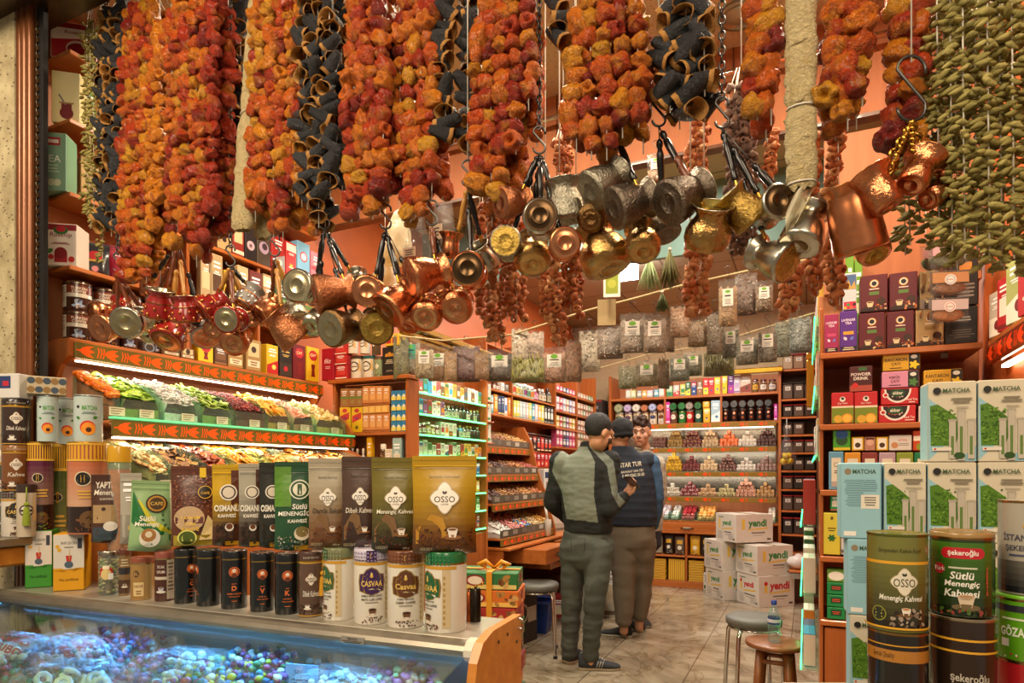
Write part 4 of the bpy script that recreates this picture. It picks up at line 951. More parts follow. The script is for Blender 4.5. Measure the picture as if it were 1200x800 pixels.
m.obj('tray_body',t);m=MB();m.tube([(-.16,-.13,.06),(.16,-.13,.06),(.16,.13,.06),(-.16,.13,.06)],.006,'#3ac86a','gloss',8,False,True);m.obj('rim',t)
p=cw(-1.66,-.44,.885);t=thing('counter_scale','grey metal weighing scale body with rounded end at the lower corner','scale',p,TH-R(8))
m=MB();m.prism([(-.10,-.085),(.13,-.085),(.155,-.07),(.165,-.04),(.165,.0),(.155,.02),(-.10,.02)],-.10,.10,None,'white_metal','Y');m.obj('body',t)
m=MB();m.box(-.10,.15,-.11,.11,.021,.03,None,'steel' if False else 'chrome',.003);m.obj('weighing_plate',t)
TINS={}
def ctin(px0,px1,yt,yb,yl,base,lid,art,lab,off=0,lidh=None,name='coffee_tin',cat='tin',rc='#c9b27a',m='gloss',group=None):
 x,D,k=on_counter((px0+px1)/2,yl);r=D*(px1-px0)/2/F*k;h=D*(yb-yt)/F
 p=cw(x,yl,ZL+.0005);o=tin(r,h,base,lid,art,lidh,rc=rc,m=m).obj(name,None,p,to_cam(p,off),lab,cat,group);return o,p,r,h
def casvaa(c_lab,c_in,l1,l2,txt='CASVAA',coffee='#5a3418'):
 def f(a,w,h):
  r=w/2
  a.rect(-r*1.55,r*1.55,h*.785,h*.825,'#c8922a');a.rect(r*.85,r*1.25,h*.06,h*.78,'#c9b48c')
  for i in range(9):a.rect(r*.9,r*1.0,h*(.1+.07*i),h*(.14+.07*i),'#a88848');a.k-=1
  pts=[(-.72,.02),(-.66,.11),(-.42,.12),(-.28,.17),(0,.20),(.28,.17),(.42,.12),(.66,.11),(.72,.02),(.66,-.10),(.3,-.13),(0,-.15),(-.3,-.13),(-.66,-.10)]
  a.pg([(x*r*1.13,h*(.55+y*1.08))for x,y in pts],'#8a6a2a');a.pg([(x*r*1.02,h*(.55+y))for x,y in pts],c_lab)
  a.text(txt,0,h*.545,h*.075,'#e8c060',.02,0,r*1.25);a.text('coffee',0,h*.475,h*.022,'#e0c890',.01,0,r*.7);a.disc(0,h*.645,r*.09,'#d8b050');a.leaf(0,h*.65,r*.2,1.57,'#e8c878')
  a.text(l1,0,h*.385,h*.030,'#3a2c24',.02,0,r*1.2);a.text(l2,0,h*.335,h*.030,'#3a2c24',.02,0,r*1.2);a.lines(-r*.4,r*.4,h*.285,h*.305,1,'#7a6a5a')
  a.cup(r*.05,h*.17,r*.24,'#6a4428','#3a2010','#d8cbb8');a.beans(-r*.6,r*.65,h*.03,h*.10,22,['#4a2a16','#6a3c1e','#3a1f10'],r*.06,rg)
  for i in range(14):
   for q in(0,1,2):a.disc(-r*1.4+r*.2*i,h*(.85+.05*q),r*.055,c_in,n=8);a.k-=1
  a.rect(-r*.3,r*.3,h*.835,h*.985,c_lab);a.disc(0,h*.91,r*.17,'#c8a048',n=3);a.disc(0,h*.91,r*.1,c_lab,n=3)
 return f
def black_tin(ch,w1):
 def f(a,w,h):
  r=w/2;q='#d86a30'
  a.disc(0,h*.64,r*.42,q);a.disc(0,h*.64,r*.36,'#1a1715');a.disc(0,h*.64,r*.31,q);a.disc(0,h*.66,r*.15,'#e8d8c0');a.disc(0,h*.58,r*.2,'#6a3018',sx=1.0,n=12)
  a.lines(-r*.2,r*.2,h*.425,h*.445,1,q);a.text(ch,0,h*.36,h*.085,q,.04);a.text(w1,0,h*.265,h*.026,q,.02,0,r*1.1);a.text('TÜRK KAHVESİ',0,h*.22,h*.026,q,.02,0,r*1.1);a.lines(-r*.25,r*.25,h*.13,h*.15,1,q)
 return f
x,D,k=on_counter(127,0);p=cw(x,0,ZL+.0005);t=thing('nut_jar','clear jar of pistachio nuts with a red label beside the yellow tea box','jar',p,to_cam(p))
r_,h_=D*12/F*k,D*51/F
m=MB();m.lathe([(r_*.94,0),(r_,.005),(r_,h_*.86),(r_*.9,h_*.92)],None,'pet',24,True,False);m.obj('glass_body',t)
m=MB()
for q in range(170):a_=rg.uniform(0,6.28);rr=r_*.86*math.sqrt(rg.uniform(.5,1));m.ball((rr*math.cos(a_),rr*math.sin(a_),rg.uniform(.008,h_*.82)),.0075,rg.choice(['#b89a58','#c8aa68','#9a8048','#8a9048']),'food',6,4,(1,.7,.7),.2,q)
m.lathe([(r_*.7,.004),(r_*.7,h_*.8)],'#7a6030','food',12);m.obj('pistachio_nuts',t,kind='stuff')
m=MB();m.lathe([(r_*1.0,h_*.9),(r_*1.02,h_*.92),(r_*1.02,h_*.985),(r_*.97,h_)],'#b8ae9c','metal',24);m.obj('lid',t)
m=MB();a=Art(m,'cyl',r_*2.02,r_*2.02,h_);a.disc(-r_*.25,h_*.52,r_*.75,'#b82a20',sx=.95);a.disc(-r_*.25,h_*.48,r_*.62,'#d8c080',sx=.9);a.rect(r_*.0,r_*.5,h_*.36,h_*.5,'#f0ece4');a.rect(-r_*.6,r_*.1,h_*.6,h_*.68,'#f0e0c0');m.obj('label',t)
def sleeve(c,c2,pic):return lambda a,w,h:(a.rect(-w*.7,w*.7,h*.05,h*.34,c2),a.rect(-w*.7,w*.7,h*.46,h*.6,'#2a2a30'),a.lines(-w*.4,w*.4,h*.62,h*.8,3,'#c0b090'),a.cup(0,h*.22,w*.18,'#e0d8cc'))
ctin(139,153,638,692,.01,'#7d6240','#5a2f20',sleeve('#7d6240','#4a3322',0),'slim brown sleeved tin between the nut jar and the kraft tin',0)
ctin(153,181,648,697,-.01,'#b08d58','#8a4a34',lambda a,w,h:(a.rect(-w*.75,w*.1,h*.03,h*.84,'#9c763f'),a.disc(-w*.28,h*.62,w*.17,'#5a3a1c',sx=.8),a.text('EL',-w*.28,h*.62,h*.07,'#c8a468',.01),a.rect(-w*.42,w*.05,h*.1,h*.42,'#d8bc86'),a.text('KAHVE',-w*.18,h*.33,h*.07,'#6a4020',.01,0,w*.4),a.lines(-w*.35,0,h*.13,h*.24,2,'#7a5a30')),'tan kraft coffee tin with a reddish lid below the small green pouch',0)
ctin(181,205,641,698,0,'#4a2318','#8a4a3c',lambda a,w,h:(a.rect(w*.1,w*.6,h*.04,h*.84,'#b8a894'),a.lines(w*.14,w*.5,h*.2,h*.8,8,'#6a5a4a'),a.text('SICAK',-w*.2,h*.7,h*.06,'#e0d0c0',.01,0,w*.4),a.text('KAPLAMA',-w*.2,h*.6,h*.06,'#e0d0c0',.01,0,w*.45),a.rect(-w*.6,w*.1,h*.44,h*.5,'#c8b8a4'),a.cup(-w*.2,h*.24,w*.16,'#b8b8c0')),'dark brown chocolate tin with a grey side panel beside the black tins',0)
for i,(a0,a1,yt,yb,ch,w1,of)in enumerate(((204,231,639,702,'Ç','ÇİKOLATALI',30),(230,259,641,706,'','DAMLA',-75),(259,290,642,709,'D','DAMLA SAKIZLI',0),(293,322,644,712,'V','VANİLYALI',0),(322,352,645,715,'K','KARAMELLİ',0))):
 ctin(a0,a1,yt,yb,.0,'#121315','#121315',black_tin(ch,w1),'matt black tin with copper seal%s, %s of five along the counter'%(' and letter '+ch if ch else ' turned away',ORD[i]),of,None,rc='#b89a58',group='black coffee tins on the counter')
def tassel(parent,p0,L,c='#c8901e'):
 m=MB();m.tube([p0,(p0[0],p0[1]-.004,p0[2]-L*.4)],.0022,c,'fabric',6);m.ball((p0[0],p0[1]-.004,p0[2]-L*.45),.008,c,'fabric',10,6);m.lathe([(.006,-L*.02),(.009,-L*.1),(.012,-L*.5)][::-1],c,'fabric',12,o=(p0[0],p0[1]-.004,p0[2]-L*.5));m.obj('tassel',parent)
def osso_tin_art(base2,txt):
 def f(a,w,h):
  r=w/2;a.rect(-r*1.6,r*1.6,h*.82,h*.84,'#c89a3c');a.text('Sarayından Kahve Keyfi',0,h*.91,h*.05,'#c8b8a8',.0,.2,r*1.4)
  a.quatre(0,h*.58,r*.42,'#e4d8c8','#9a7a5a');a.text('OSSO',0,h*.57,h*.07,'#4a3428',.02,0,r*.7);a.leaf(0,h*.64,r*.16,1.57,'#7a3a2a');a.text(txt,0,h*.36,h*.09,'#e8dccc',.01,.2,r*1.4)
  a.beans(-r*1.2,r*1.2,h*.04,h*.2,40,['#3a2014','#5a3420','#2a160e'],r*.1,rg);a.cup(-r*.3,h*.16,r*.2);a.rect(-r*1.6,r*1.6,h*.015,h*.03,'#c89a3c')
 return f
ob,p,r,h=ctin(350,379,645,720,0,'#5c4436','#4a322a',osso_tin_art('','Dibek Kahvesi'),'slim brown coffee tin with gold tassel between black and white tins',0,rc='#c89a3c')
tassel(ob,(r*.95,-r*.55,h*.93),.11)
CASV=[(379,416,643,726,'#2f5a34','#8f9270','MENENGİÇ KAHVESİ','MENENGICH COFFEE','#6f7450',-62,'sage green lid','green'),(415,456,645,731,'#3c1f50','#8f82a8','DAMLA SAKIZLI KAHVE','MASTIC GUM COFFEE','#c8c0d0',0,'white and lilac patterned lid','purple'),(454,497,648,736,'#5e351e','#8a5a3a','DİBEK KAHVESİ','DIBEK COFFEE','#6e4028',0,'brown patterned lid','brown'),(498,547,649,741,'#1f5a34','#2f7a4a','MENENGİÇ KAHVESİ','MENENGICH COFFEE','#1d6a3c',-58,'deep green lid','green')]
for a0,a1,yt,yb,cl,ci,l1,l2,lid,of,lt,nm in CASV:
 ctin(a0,a1,yt,yb,0,'#e2dacb',lid,casvaa(cl,ci,l1,l2,'CASVAA' if nm!='brown' else 'Casvaa'),'white coffee tin with %s and %s medallion on the counter'%(lt,nm),of,None,rc='#c8962e',group='white coffee tins')
for i,(px,c,lab,hh)in enumerate(((549,'#9a5028','small copper hand grinder at the wooden end of the counter',.075),(557,'#3a352e','small dark steel hand grinder beside the green-lidded tin',.085))):
 x,D,k=on_counter(px,.10);p=cw(x,.10,ZL);t=thing('hand_grinder',lab,'grinder',p)
 m=MB();m.lathe([(.015,0),(.015,hh),(.012,hh+.004)],c,'metal',16);m.obj('body',t)
 m=MB();m.tube([(0,0,hh),(0,0,hh+.012),(.022,0,hh+.014)],.0022,None,'brass',6);m.ball((.022,0,hh+.018),.005,None,'brass',8,6);m.obj('crank_handle',t)
def osso_art(g,txt,wt,band=None):
 def f(a,w,h):
  a.text('Sarayından Kahve Keyfi',0,h*.79,h*.03,'#3a2a10',.0,.2,w*.5)
  a.quatre(0,h*.58,w*.20,'#ece6da','#b8a888');a.text('OSSO',0,h*.565,h*.062,'#3a3028',.01,0,w*.32);a.text('COFFEE',0,h*.515,h*.016,'#6a5a4a',.01);a.leaf(0,h*.615,w*.06,1.0,'#3a3028');a.leaf(0,h*.615,w*.06,2.1,'#3a3028')
  if txt:a.text(txt,0,h*.435,h*.055,wt,.01,.15,w*.78)
  a.pg([(-w*.44,h*.26),(-w*.2,h*.42),(-w*.02,h*.38),(w*.06,h*.2),(-w*.44,h*.12)],'#b8862a' if g else '#7a5a38')
  a.beans(-w*.42,w*.44,h*.07,h*.27,90,['#4a2412','#6a3418','#38190c','#7a4420'],w*.022,rg)
  a.cup(w*.12,h*.235,w*.085,'#ece4d8','#7a4a20','#8a5a30');a.text('200 gr',w*.22,h*.06,h*.028,'#e0d8c8',.01);a.text('LEZZET',-w*.28,h*.075,h*.026,'#c8b48a',.01)
 return f
POUCH=[]
def cpouch(px0,px1,yt,yb,yl,base,art,lab,grad=None,tilt=0,off=0,m='foil',seal=None,d=None):
 x,D,k=on_counter((px0+px1)/2,yl);w=D*(px1-px0)/F*k*1.02;h=D*(yb-yt)/F
 p=cw(x,yl,0);zb=CH-(yb-HY)/F*D;p.z=zb
 return pouch(w,h,d or min(.06,w*.42),base,art,m,grad,seal).obj('coffee_pouch',None,p,0,lab,'pouch',None),p,w,h,to_cam(p,off),tilt
def setp(r):o,p,w,h,rz,tilt=r;o.rotation_euler=(0,R(tilt),rz)
def osm(a,w,h):a.disc(w*.05,h*.66,w*.3,'#e8e0d0');a.disc(w*.05,h*.66,w*.25,'#3a2a1a');a.disc(w*.05,h*.66,w*.2,'#d8ccb8');a.text('OSMANLI',0,h*.47,h*.08,'#ece4d4',.03,0,w*.86);a.text('KAHVESİ',0,h*.385,h*.055,'#ece4d4',.03,0,w*.6);a.beans(-w*.4,w*.42,h*.04,h*.3,60,['#2a1a10','#4a2c18','#1f130c'],w*.05,rg);a.disc(w*.08,h*.24,w*.15,'#e8ddd0');a.disc(w*.08,h*.25,w*.11,'#6a3a1c');a.rect(-w*.06,w*.4,h*.02,h*.07,'#d8a020')
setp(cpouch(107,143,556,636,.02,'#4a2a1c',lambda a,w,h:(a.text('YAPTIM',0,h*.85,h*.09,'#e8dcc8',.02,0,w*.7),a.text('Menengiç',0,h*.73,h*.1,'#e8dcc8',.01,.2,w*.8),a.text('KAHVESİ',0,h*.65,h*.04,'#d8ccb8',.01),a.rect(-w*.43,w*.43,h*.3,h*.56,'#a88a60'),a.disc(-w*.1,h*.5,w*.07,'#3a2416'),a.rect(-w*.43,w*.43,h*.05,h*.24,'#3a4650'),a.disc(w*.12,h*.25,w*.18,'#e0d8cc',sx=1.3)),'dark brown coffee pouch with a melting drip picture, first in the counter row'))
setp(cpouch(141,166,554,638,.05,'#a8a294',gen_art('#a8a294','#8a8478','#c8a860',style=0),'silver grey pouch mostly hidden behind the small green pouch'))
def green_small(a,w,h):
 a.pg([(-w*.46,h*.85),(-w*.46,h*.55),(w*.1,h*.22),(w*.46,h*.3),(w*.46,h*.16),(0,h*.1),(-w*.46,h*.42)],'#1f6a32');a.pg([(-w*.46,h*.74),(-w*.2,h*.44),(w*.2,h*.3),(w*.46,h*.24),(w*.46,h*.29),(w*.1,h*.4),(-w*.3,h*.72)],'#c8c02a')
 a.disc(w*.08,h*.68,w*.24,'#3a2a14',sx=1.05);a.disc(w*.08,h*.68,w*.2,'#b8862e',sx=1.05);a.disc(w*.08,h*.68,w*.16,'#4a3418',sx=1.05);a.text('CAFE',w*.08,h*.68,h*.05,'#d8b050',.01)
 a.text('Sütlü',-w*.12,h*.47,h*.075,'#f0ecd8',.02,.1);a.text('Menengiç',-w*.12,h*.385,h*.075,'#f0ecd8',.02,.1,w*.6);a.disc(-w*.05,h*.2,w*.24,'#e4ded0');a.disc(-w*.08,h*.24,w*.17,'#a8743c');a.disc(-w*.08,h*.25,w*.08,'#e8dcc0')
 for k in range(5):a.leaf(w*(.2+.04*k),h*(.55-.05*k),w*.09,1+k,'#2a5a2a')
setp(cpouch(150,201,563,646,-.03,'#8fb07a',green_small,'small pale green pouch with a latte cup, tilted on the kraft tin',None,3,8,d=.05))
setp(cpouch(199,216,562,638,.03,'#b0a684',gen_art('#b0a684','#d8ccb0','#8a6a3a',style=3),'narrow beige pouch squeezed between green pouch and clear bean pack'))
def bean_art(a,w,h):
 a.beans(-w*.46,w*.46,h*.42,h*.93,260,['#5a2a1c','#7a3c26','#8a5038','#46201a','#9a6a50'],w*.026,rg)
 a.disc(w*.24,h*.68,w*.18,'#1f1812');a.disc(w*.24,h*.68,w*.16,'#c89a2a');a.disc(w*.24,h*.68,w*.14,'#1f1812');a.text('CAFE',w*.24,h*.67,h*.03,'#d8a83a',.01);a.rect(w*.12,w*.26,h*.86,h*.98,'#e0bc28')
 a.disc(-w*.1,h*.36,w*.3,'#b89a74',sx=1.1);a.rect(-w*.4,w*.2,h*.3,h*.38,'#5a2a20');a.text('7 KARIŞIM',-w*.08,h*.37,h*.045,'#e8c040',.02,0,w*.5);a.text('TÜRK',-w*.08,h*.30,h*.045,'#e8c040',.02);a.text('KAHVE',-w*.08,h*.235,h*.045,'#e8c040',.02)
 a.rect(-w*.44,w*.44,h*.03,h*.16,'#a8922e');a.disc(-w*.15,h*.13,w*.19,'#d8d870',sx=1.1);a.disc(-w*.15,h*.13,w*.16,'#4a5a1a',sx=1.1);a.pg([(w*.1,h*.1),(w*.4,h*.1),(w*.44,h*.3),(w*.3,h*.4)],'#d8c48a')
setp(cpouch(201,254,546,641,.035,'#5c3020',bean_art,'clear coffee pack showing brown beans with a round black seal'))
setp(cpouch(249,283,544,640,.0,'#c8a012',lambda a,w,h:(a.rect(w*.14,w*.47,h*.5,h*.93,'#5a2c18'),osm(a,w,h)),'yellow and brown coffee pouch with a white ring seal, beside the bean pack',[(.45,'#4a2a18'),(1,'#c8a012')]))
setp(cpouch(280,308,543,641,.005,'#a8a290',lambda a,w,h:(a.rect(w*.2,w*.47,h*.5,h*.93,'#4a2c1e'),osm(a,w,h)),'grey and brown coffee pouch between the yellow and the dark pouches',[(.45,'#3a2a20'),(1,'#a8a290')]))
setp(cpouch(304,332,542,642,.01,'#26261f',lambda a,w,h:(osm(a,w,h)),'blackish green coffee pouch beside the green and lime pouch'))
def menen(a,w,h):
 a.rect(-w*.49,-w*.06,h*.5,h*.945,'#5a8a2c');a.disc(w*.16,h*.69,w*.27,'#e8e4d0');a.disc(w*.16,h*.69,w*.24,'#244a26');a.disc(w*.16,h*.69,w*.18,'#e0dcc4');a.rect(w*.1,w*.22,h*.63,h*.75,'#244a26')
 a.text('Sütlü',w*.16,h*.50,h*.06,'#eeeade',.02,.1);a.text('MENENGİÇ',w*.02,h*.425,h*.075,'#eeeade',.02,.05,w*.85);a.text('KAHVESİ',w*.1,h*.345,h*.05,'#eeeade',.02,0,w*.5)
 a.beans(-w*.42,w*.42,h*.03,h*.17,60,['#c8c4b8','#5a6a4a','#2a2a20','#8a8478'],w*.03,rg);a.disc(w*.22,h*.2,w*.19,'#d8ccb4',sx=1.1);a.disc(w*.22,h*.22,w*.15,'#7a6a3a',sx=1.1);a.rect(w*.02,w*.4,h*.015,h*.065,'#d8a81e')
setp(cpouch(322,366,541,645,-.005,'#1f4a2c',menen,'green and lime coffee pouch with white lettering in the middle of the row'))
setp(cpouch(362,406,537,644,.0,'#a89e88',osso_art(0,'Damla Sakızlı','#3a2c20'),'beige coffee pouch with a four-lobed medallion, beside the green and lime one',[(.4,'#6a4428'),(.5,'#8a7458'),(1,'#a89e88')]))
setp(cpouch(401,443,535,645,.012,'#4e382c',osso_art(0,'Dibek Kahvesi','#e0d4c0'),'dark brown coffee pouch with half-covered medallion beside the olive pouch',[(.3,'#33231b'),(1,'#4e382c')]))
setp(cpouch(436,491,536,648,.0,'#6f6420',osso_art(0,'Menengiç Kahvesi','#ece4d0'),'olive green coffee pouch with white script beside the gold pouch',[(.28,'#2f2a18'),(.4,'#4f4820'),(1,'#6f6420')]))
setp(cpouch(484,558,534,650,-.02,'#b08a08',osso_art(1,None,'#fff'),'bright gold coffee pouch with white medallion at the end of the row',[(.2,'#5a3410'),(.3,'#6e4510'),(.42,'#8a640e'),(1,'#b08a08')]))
# strings of dried vegetables
YH=1.5
def rand_mat(name,stops,c2,rough=.5,ns=28,bmp=.5,coat=.0,metal=0):
 m,t,b=nt(name)
 oi=t.nodes.new('ShaderNodeObjectInfo');r=ramp(t,oi.outputs['Random'],stops)
 n=noise_node(t,ns,5,.65);f=ramp(t,n.outputs['Fac'],[(.5,(0,0,0)),(.72,(1,1,1))])
 c_=mix(t,f.outputs['Color'],r.outputs['Color'],col(c2))
 if name=='pepper':
  n.inputs['Distortion'].default_value=1.2;n3=noise_node(t,16,3);f3=ramp(t,n3.outputs['Fac'],[(.52,(0,0,0)),(.68,(.5,.5,.5))]);c_=mix(t,f3.outputs['Color'],c_,col('#e29a1e'))
 t.links.new(c_,b.inputs['Base Color'])
 b.inputs['Roughness'].default_value=rough;b.inputs['Coat Weight'].default_value=coat
 n2=noise_node(t,ns*2.6,5,.65);n2.inputs['Distortion'].default_value=1.5;bump(t,b,n2.outputs['Fac'],bmp,.022);return m
rand_mat('pepper',[(0,'#8c1604'),(.15,'#c03404'),(.4,'#dc5806'),(.65,'#e67408'),(.85,'#ec9010'),(1,'#e8a820')],'#962a04',.4,34,1.0,.15)
rand_mat('dried_small',[(0,'#b85a26'),(.4,'#cf7c42'),(.75,'#dea066'),(1,'#c2581f')],'#a0562a',.55,60,.6)
rand_mat('dried_grey',[(0,'#7a5c4c'),(.5,'#8f6e5c'),(1,'#6a4e44')],'#54403a',.6,60,.6)
rand_mat('okra',[(0,'#7c7234'),(.5,'#988c4a'),(1,'#b2a45e')],'#625824',.6,60,.4)
rand_mat('aubergine_skin',[(0,'#1a1b1e'),(.5,'#26282c'),(1,'#34353a')],'#121316',.5,40,.7)
simple('aubergine_flesh','#b07c38',.75,var=.35,ns=90,bmp=.5)
rand_mat('luffa',[(0,'#d8c28e'),(1,'#e2cf9e')],'#bfa468',.7,40,.9)
def pepper_mesh(i,r=.030):
 b=MB();n,k=24,15;vs,fs=[],[];sd=Vector((i*5.3,i*2.1,i*7.7));q4=3+i%3;ph=i*1.3
 for j in range(k+1):
  th=math.pi*j/k
  for a_ in range(n):
   a=2*math.pi*a_/n
   d=Vector((math.sin(th)*math.cos(a),math.sin(th)*math.sin(a),math.cos(th)))
   fold=abs(mnoise.noise(Vector((d.x*2.6,d.y*2.6,d.z*1.1))+sd))
   q=1.06+.13*math.cos(q4*a+ph+d.z*1.5)*math.sin(th)+.20*mnoise.noise(d*1.6+sd)-.42*max(0,.22-fold)*math.sin(th)+.10*mnoise.noise(d*6+sd)
   z=d.z*r*q*(.92+.2*(i%3))
   if j<4:z-=r*(1.0,.8,.35,.1)[j]
   vs.append((d.x*r*q,d.y*r*q*.88,z))
 for j in range(k):
  for a_ in range(n):l=(a_+1)%n;fs.append((j*n+a_,(j+1)*n+a_,(j+1)*n+l,j*n+l))
 b.add(vs,fs,None,'pepper',True);return b.mesh('dried_pepper')
def ring_mesh(i,r,mat,name):
 b=MB();n,k=9,6;vs,fs=[],[];sd=Vector((i*3.3,i*4.1,i*2.7))
 for j in range(n):
  a=2*math.pi*j/n
  for q in range(k):
   p=2*math.pi*q/k;d=Vector((math.cos(a),math.sin(a),math.sin(p)))
   w=1+.55*mnoise.noise(d*1.7+sd);R_=r*(.62+.36*math.cos(p)*w)
   vs.append((R_*math.cos(a),R_*math.sin(a)*.85,r*.62*math.sin(p)*w))
 for j in range(n):
  for q in range(k):l,o=(q+1)%k,(j+1)%n;fs.append((j*k+q,o*k+q,o*k+l,j*k+l))
 b.add(vs,fs,None,mat,True);return b.mesh(name)
def aub_mesh(i,r=.021,L=.062):
 b=MB();n=14;sd=i*3.7;prof=[(.15,1),(.5,.97),(.72,.75),(.85,.4),(.98,.12),(1.10,-.02),(1.06,-.05),(.9,.08),(.7,.5),(.2,.75)]
 vs=[]
 for q,(rr,t)in enumerate(prof):
  for a_ in range(n):
   a=2*math.pi*a_/n;w=1+.16*mnoise.noise(Vector((math.cos(a)*1.2,math.sin(a)*1.2,t*2+sd)))+.04*math.cos(4*a+sd)
   vs.append((r*rr*w*math.cos(a)*1.1,r*rr*w*math.sin(a)*.9,L*t+.006*mnoise.noise(Vector((math.cos(a),math.sin(a),sd)))))
 N=len(prof)
 b.add(vs,[(q*n+a_,(q+1)*n+a_,(q+1)*n+(a_+1)%n,q*n+(a_+1)%n)for q in range(N-1)for a_ in range(n)]+[tuple(range(n))],None,'aubergine_skin',True)
 for i_ in range(len(b.f)):
  if(N-1)*n>i_>=4*n:b.m[i_]='aubergine_flesh'
 return b.mesh('dried_aubergine')
def okra_mesh(i):
 b=MB();n=6;L,r=.033+.004*(i%3),.0082
 prof=[(0,.15),(.10,.5),(.25,.95),(.5,1),(.75,.75),(.92,.35),(1,.05)]
 vs=[]
 for t,q in prof:
  for a_ in range(n):a=2*math.pi*a_/n;vs.append((L*(t-.35),r*q*math.cos(a)*(1+.2*math.cos(5*a)),r*q*math.sin(a)+L*.12*math.sin(t*3+i)))
 b.add(vs,[(j*n+a_,j*n+(a_+1)%n,(j+1)*n+(a_+1)%n,(j+1)*n+a_)for j in range(len(prof)-1)for a_ in range(n)],None,'okra',True);return b.mesh('dried_okra')
PEP=[pepper_mesh(i)for i in range(9)];SML=[ring_mesh(i,.0165,'dried_small','dried_fruit')for i in range(5)];GRY=[ring_mesh(i,.016,'dried_grey','dried_fruit')for i in range(4)]
AUB=[aub_mesh(i)for i in range(6)];OKR=[okra_mesh(i)for i in range(4)]
def add_mesh(b,me,M,mats):
 b.add([M@v.co for v in me.vertices],[tuple(p.vertices)for p in me.polygons],None,mats,True)
def chain_mb(b,p0,p1,link=.022,r=.0022,mat='iron'):
 p0,p1=Vector(p0),Vector(p1);L=(p1-p0).length;n=max(2,int(L/(link*.78)));d=(p1-p0).normalized()
 sx=d.cross(Vector((0,1,.01))).normalized();sy=d.cross(sx)
 for i in range(n):
  c=p0+(p1-p0)*((i+.5)/n);s=sx if i%2 else sy
  b.tube([c+d*(link/2*math.cos(q*math.pi/4))+s*(link*.3*math.sin(q*math.pi/4))for q in range(8)],r,None,mat,5,False,True)
def s_hook(b,top,h,r=.003,mat='iron',w=None,side=None):
 w=w or h*.22;side=side or Vector((1,0,0));top=Vector(top);c1,c2=top-Vector((0,0,w)),top-Vector((0,0,h-w))
 P=lambda c,k,a:c+side*(k*w*math.cos(a))+Vector((0,0,w*math.sin(a)))
 pts=[P(c1,1,R(-15+24*i))for i in range(9)]+[P(c2,1,R(18-24*i))for i in range(9)]
 b.tube(pts,r,None,mat,6)
def veg_bundle(kind,name,part,px0,px1,y0,y1,Y,label,cat,group,pitch=None,colw=None,shape=None,seed=0,layers=2,rails=3.235,maxp=100,tail=.3):
 rd=random.Random(seed*13+5)
 ms,pit,cw_={'P':(PEP,.042,.044),'E':(AUB,.030,.055),'O':(OKR,.0078 if px0>900 else.0085,.03),'S':(SML,.0215,.027),'G':(GRY,.023,.03)}[kind]
 pit,cw_=pitch or pit,colw or cw_
 a,c=at_y(px0,y0,Y),at_y(px1,y0,Y);zt=min(a.z,rails-.05);zb=at_y((px0+px1)/2,y1,Y).z;W=c.x-a.x
 t=thing(name,label,cat,((a.x+c.x)/2,Y,zt),0,group);n=max(1,round(W/cw_));parts=[];cords=MB()
 for ly in range(layers):
  nn=n if ly==0 else max(1,n-1)
  for s in range(nn):
   xx=(s+.5)/nn-.5;cx=xx*(W-cw_*.9)if nn>1 else 0.0;dy=(-.035,.03,.07)[ly]if layers>1 else 0
   L=(zt-zb)*(1-tail*rd.random()*(.35+abs(xx))if nn>1 else 1)
   if s==nn//2 and ly==0:L=zt-zb
   if shape:L*=shape(xx)
   k=max(2,int(L/pit));cords.tube([(cx*.35,dy*.3,.06),(cx,dy,-.02),(cx+.004,dy,-L)],.0016,None,'string',5)
   for i in range(k):
    z=-pit*(i+.6);f=1 if i>1 else.7
    x=cx*f+rd.uniform(-.007,.007)+.006*math.sin(i*.7+s);y=dy+rd.uniform(-.008,.008)
    if kind=='P':e=Euler((rd.uniform(-1.9,.4),rd.uniform(-.7,.7),rd.uniform(0,6.28)));sc=rd.uniform(.62,.98)
    elif kind=='E':
     az=rd.gauss(.2,.7)if rd.random()<.38 else rd.choice((-1,1))*rd.uniform(1.2,2.6);dr=Vector((math.sin(az),-math.cos(az),-rd.uniform(.1,1.1))).normalized()
     e=dr.to_track_quat('-Z','Y').to_euler();sc=rd.uniform(.85,1.2);x-=dr.x*-.02;y-=dr.y*-.018
    elif kind=='O':
     az=rd.choice((0.2,2.9))+rd.uniform(-.9,.9)if rd.random()<.7 else rd.uniform(0,6.28)
     e=Euler((0,rd.uniform(-.15,.35),-az));sc=rd.uniform(.8,1.12)*(.74 if px0>900 else.72);x+=math.cos(az)*.007;y-=abs(math.sin(az))*.007
    else:e=Euler((rd.uniform(.4,2.6),rd.uniform(-.9,.9),rd.uniform(0,6.28)));sc=rd.uniform(.8,1.2)
    parts.append((ly*10+abs(y),(x,y,z),e,sc,rd.choice(ms)))
 parts.sort(key=lambda q:(q[0]>5,))
 for q in parts[:maxp]:
  o=mk(part,q[4],t,q[1],0,rot=q[2]);o.scale=(q[3],)*3
 rest=parts[maxp:]
 if rest:
  b=MB()
  for q in rest:add_mesh(b,q[4],Matrix.LocRotScale(Vector(q[1]),q[2],Vector((q[3],)*3)),q[4].materials[0].name)
  b.obj(part,t,kind='stuff')
 cords.obj('cord',t)
 b=MB();top=rails-zt
 if top>.06:s_hook(b,(0,0,top+.012),min(.09,top),.0028);
 if top>.12:b.tube([(0,0,.06),(0,0,top-.07)],.002,None,'string',5)
 if b.v:b.obj('hook',t)
 return t
PP='string bundles of dried red peppers';EE='string bundles of dried aubergines'
V=veg_bundle
NP=('hanging_pepper_bundle','dried_pepper');NE=('hanging_aubergine_bundle','dried_aubergine');NO=('hanging_okra_string','dried_okra')
V('P',*NP,150,207,25,345,YH,'long red pepper bundle nearest the doorway, hanging lowest over the red pots','dried peppers',PP,seed=1,shape=lambda x:1-.35*max(0,x))
